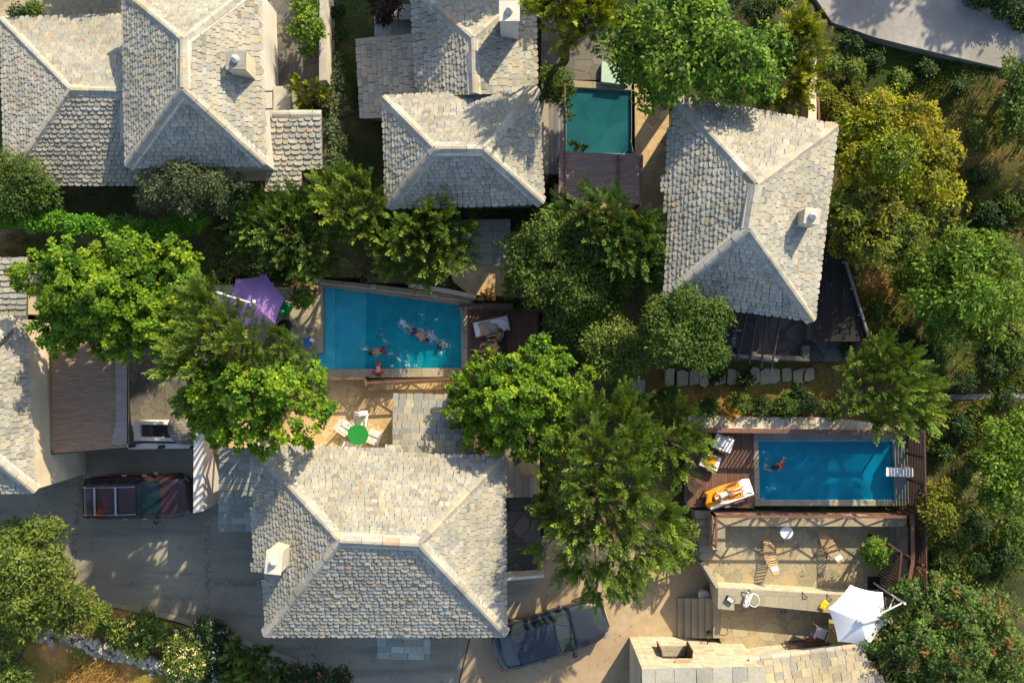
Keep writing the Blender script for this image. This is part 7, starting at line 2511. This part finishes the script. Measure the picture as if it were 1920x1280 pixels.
for i, (x, y, r, pal, zt) in enumerate(SH):
    if r < 5: continue
    zg = float(base_h(*P(x, y, zt - .5)[:2])) - .1
    rs = np.random.RandomState(400 + i)
    lb = PL([(x, y, r * .8, zt)] + [(x + rs.uniform(-.6, .6) * r, y + rs.uniform(-.6, .6) * r, r * rs.uniform(.45, .65), zt - rs.uniform(.1, .5)) for _ in range(4)])
    if pal in ('juniper', 'dry'):
        tree('shrub', lab[i], 'shrub', x, y, zt, zg, lb, 'spray', pal, 500 + i, 'low garden and bank shrubs', trunk=False, trunk_r=.04, dens=18, L=.38, needle=.1, nw=.028, mat='needle' if pal != 'dry' else 'dry')
    else:
        tree('shrub', lab[i], 'shrub', x, y, zt, zg, lb, 'leaf', pal, 500 + i, 'low garden and bank shrubs', trunk=False, trunk_r=.04, ls=.12, cover=1.3, cl=.18, per=12, aspect=.45)


# tall trees on the slope above, beyond the picture edges; their shade falls across the road and the top houses
OUT = [(15.6, 23.2, 11.5, 'above the lower end of the road'), (19.0, 22.0, 12, 'above the middle of the road'), (22.6, 21.2, 12, 'above the upper end of the road'), (26.2, 20.0, 12, 'right of the road'),
       (27.5, 16.6, 10.5, 'right of the dark bank'), (1.0, 18.4, 11.6, 'behind the tall chimney'), (4.4, 19.2, 11.6, 'behind the yellow green cypress'), (8.2, 21.5, 11, 'behind the huge spreading tree'), (-1.6, 20.0, 11, 'behind the purple leaved shrub'), (-.4, 17.6, 12, 'above the top middle house'), (2.6, 20.6, 12.4, 'far behind the tall chimney'),
       (-15.0, 16.6, 7.6, 'behind the top left corner'), (12.0, 21.6, 10.5, 'behind the road side cypress')]
for i, (x, y, zt, wh) in enumerate(OUT):
    q = 960 + x * FPX / (CAMH - zt + 1.8), 640 - y * FPX / (CAMH - zt + 1.8)
    lb = AL(q[0], q[1], 115, 115, zt, zt - 4.0, 9, 700 + i, lr=(.40, .55))
    tree('plane_tree', 'tall dark tree beyond the picture edge, ' + wh, 'tree', q[0], q[1], zt, 3.6, lb, 'leaf', 'dark', 800 + i, 'tall trees beyond the picture edges', trunk_r=.2, ls=.34, cover=1.5, cl=.4, per=10, aspect=.6, gap=.25)


# ---------------------------------------------------------------- grass and weeds: countless blades
def blades(name, label, polys, dens, h, pal, seed, mat='dry', clump=5, wd=.03, cat='grass'):
    rs = np.random.RandomState(seed)
    Vs, Cs = [], []
    for poly, z in polys:
        w_ = xy(poly, z)
        a = np.array(w_)
        lo, hi = a.min(0), a.max(0)
        n = int(dens * (hi[0] - lo[0]) * (hi[1] - lo[1]))
        X = rs.uniform(lo[0], hi[0], n); Y = rs.uniform(lo[1], hi[1], n)
        dn = np.sin(X * 1.3 + 1) * np.sin(Y * 1.7) + np.sin(X * .6 - Y * .9) * .8
        k = inpoly(X, Y, w_) & (rs.rand(n) < .55 + .35 * dn)
        for cp, _ in CARVE: k &= ~inpoly(X, Y, cp)
        X, Y = X[k], Y[k]; n = len(X)
        Z = base_h(X, Y) - .06
        pc = PALS[pal][rs.choice(len(PALS[pal]), n, p=PW(PALS[pal]))]
        for j in range(clump):
            t = rs.uniform(0, 2 * PI, n)
            lean = rs.uniform(.15, .9, n)
            u = norm(np.stack([np.cos(t) * lean, np.sin(t) * lean, np.ones(n)], 1))
            v = np.stack([-np.sin(t), np.cos(t), np.zeros(n)], 1)
            p = np.stack([X + rs.uniform(-.08, .08, n), Y + rs.uniform(-.08, .08, n), Z], 1)
            L = h * rs.uniform(.5, 1.5, n)
            V, F = quads(p, u, v, L, np.full(n, wd) * rs.uniform(.6, 1.4, n), -.06)
            Vs.append(V); Cs.append(np.repeat(pc * rs.uniform(.7, 1.3, (n, 1)), 4, 0))
    V = np.concatenate(Vs); C = np.concatenate(Cs)
    o = mesh_np(name, V, np.arange(len(V)).reshape(-1, 4), C, M[mat])
    tag(o, label, cat, kind='stuff')


blades('dry_grass', 'golden dry grass of the meadow in the lower left corner', [([(-60, 1180), (70, 1200), (200, 1235), (330, 1280), (460, 1400), (-60, 1400)], .1)], 100, .22, 'dry', 61, clump=8, wd=.022)
blades('grass', 'dark and light green weeds and grass over the right hand bank',
       [([(1545, 60), (1640, 80), (1740, 105), (1880, 140), (1990, 170), (1990, 1150), (1745, 1120), (1745, 800), (1650, 640), (1600, 480), (1570, 240), (1545, 110)], 3.0)], 30, .30, 'olive', 62, mat='needle', clump=7, wd=.035)
blades('weeds', 'low dark weeds over the right hand bank',
       [([(1545, 60), (1640, 80), (1740, 105), (1880, 140), (1990, 170), (1990, 1150), (1745, 1120), (1745, 800), (1650, 640), (1600, 480), (1570, 240), (1545, 110)], 3.0)], 20, .18, 'laurel', 63, mat='needle', clump=6, wd=.06)
blades('dry_grass', 'straw coloured tufts on the right hand bank and earth path',
       [([(1600, 300), (1990, 300), (1990, 1100), (1760, 1100), (1700, 640), (1600, 640)], 2.0), ([(1200, 705), (1600, 705), (1600, 780), (1200, 780)], 2.0), ([(880, 520), (1050, 520), (1050, 575), (880, 575)], 2.2)], 9, .22, 'dry', 64, clump=6, wd=.02)
blades('lawn_grass', 'dark shaded lawn between the oleander row and the tan slate annex', [([(640, -20), (705, -20), (705, 340), (645, 340)], 3.0)], 120, .09, 'ivy', 65, mat='needle', clump=4, wd=.02)
blades('grass', 'low green undergrowth in the garden between the upper houses and the pools', [([(0, 400), (720, 400), (900, 500), (760, 530), (380, 535), (360, 640), (0, 640)], 2.2), ([(960, 400), (1250, 400), (1320, 700), (1010, 700), (1010, 560)], 2.0),
       ([(1010, 770), (1290, 770), (1290, 1010), (1012, 1010)], 1.0), ([(430, 1200), (850, 1300), (430, 1300)], -.4)], 22, .2, 'dark', 66, mat='needle', clump=6, wd=.05)
def litter(name, label, polys, n, seed, cols):
    rs = np.random.RandomState(seed); V, C = [], []
    for poly, z in polys:
        w_ = np.array(xy(poly, z)); lo, hi = w_.min(0), w_.max(0)
        X = rs.uniform(lo[0], hi[0], n); Y = rs.uniform(lo[1], hi[1], n)
        k = inpoly(X, Y, [tuple(p) for p in w_]) & (rs.rand(n) < .35 + .5 * np.sin(X * 1.1 + Y * .7)); X, Y = X[k], Y[k]
        t = rs.uniform(0, 2 * PI, len(X))
        u = np.stack([np.cos(t), np.sin(t), rs.uniform(-.1, .3, len(X))], 1); v = np.stack([-np.sin(t), np.cos(t), rs.uniform(-.2, .2, len(X))], 1)
        V2, _ = quads(np.stack([X, Y, np.full(len(X), z + .014)], 1), u, v, rs.uniform(.04, .10, len(X)), rs.uniform(.03, .06, len(X)), .1)
        V.append(V2); C.append(np.repeat(np.array(cols)[rs.choice(len(cols), len(X))], 4, 0))
    V = np.concatenate(V); C = np.concatenate(C)
    tag(mesh_np(name, V, np.arange(len(V)).reshape(-1, 4), C, M['dry']), label, 'leaves', kind='stuff')


litter('fallen_leaves', 'scattered fallen leaves on the driveway and terraces',
       [([(150, 860), (480, 960), (480, 1200), (200, 1130)], 0.0), ([(880, 1200), (1012, 1085), (1300, 1060), (1260, 1200), (1180, 1280), (860, 1280)], .01), ([(340, 700), (900, 720), (735, 850), (400, 850)], 1.2),
        ([(90, 650), (366, 650), (366, 820), (100, 830)], .9), ([(1302, 1030), (1700, 990), (1700, 1110), (1350, 1100)], 1.0), ([(1184, 200), (1250, 200), (1250, 400), (1184, 300)], 3.3)], 420, 77,
       [(.20, .13, .05), (.28, .20, .06), (.12, .14, .03), (.10, .06, .03)])
print('faces', sum(len(o.data.polygons) for o in COL.objects if o.type == 'MESH'))

for o in COL.objects:
    if 'label' in o and len(o['label'].replace('-', ' ').split()) > 16: print('LONG', o['label'])
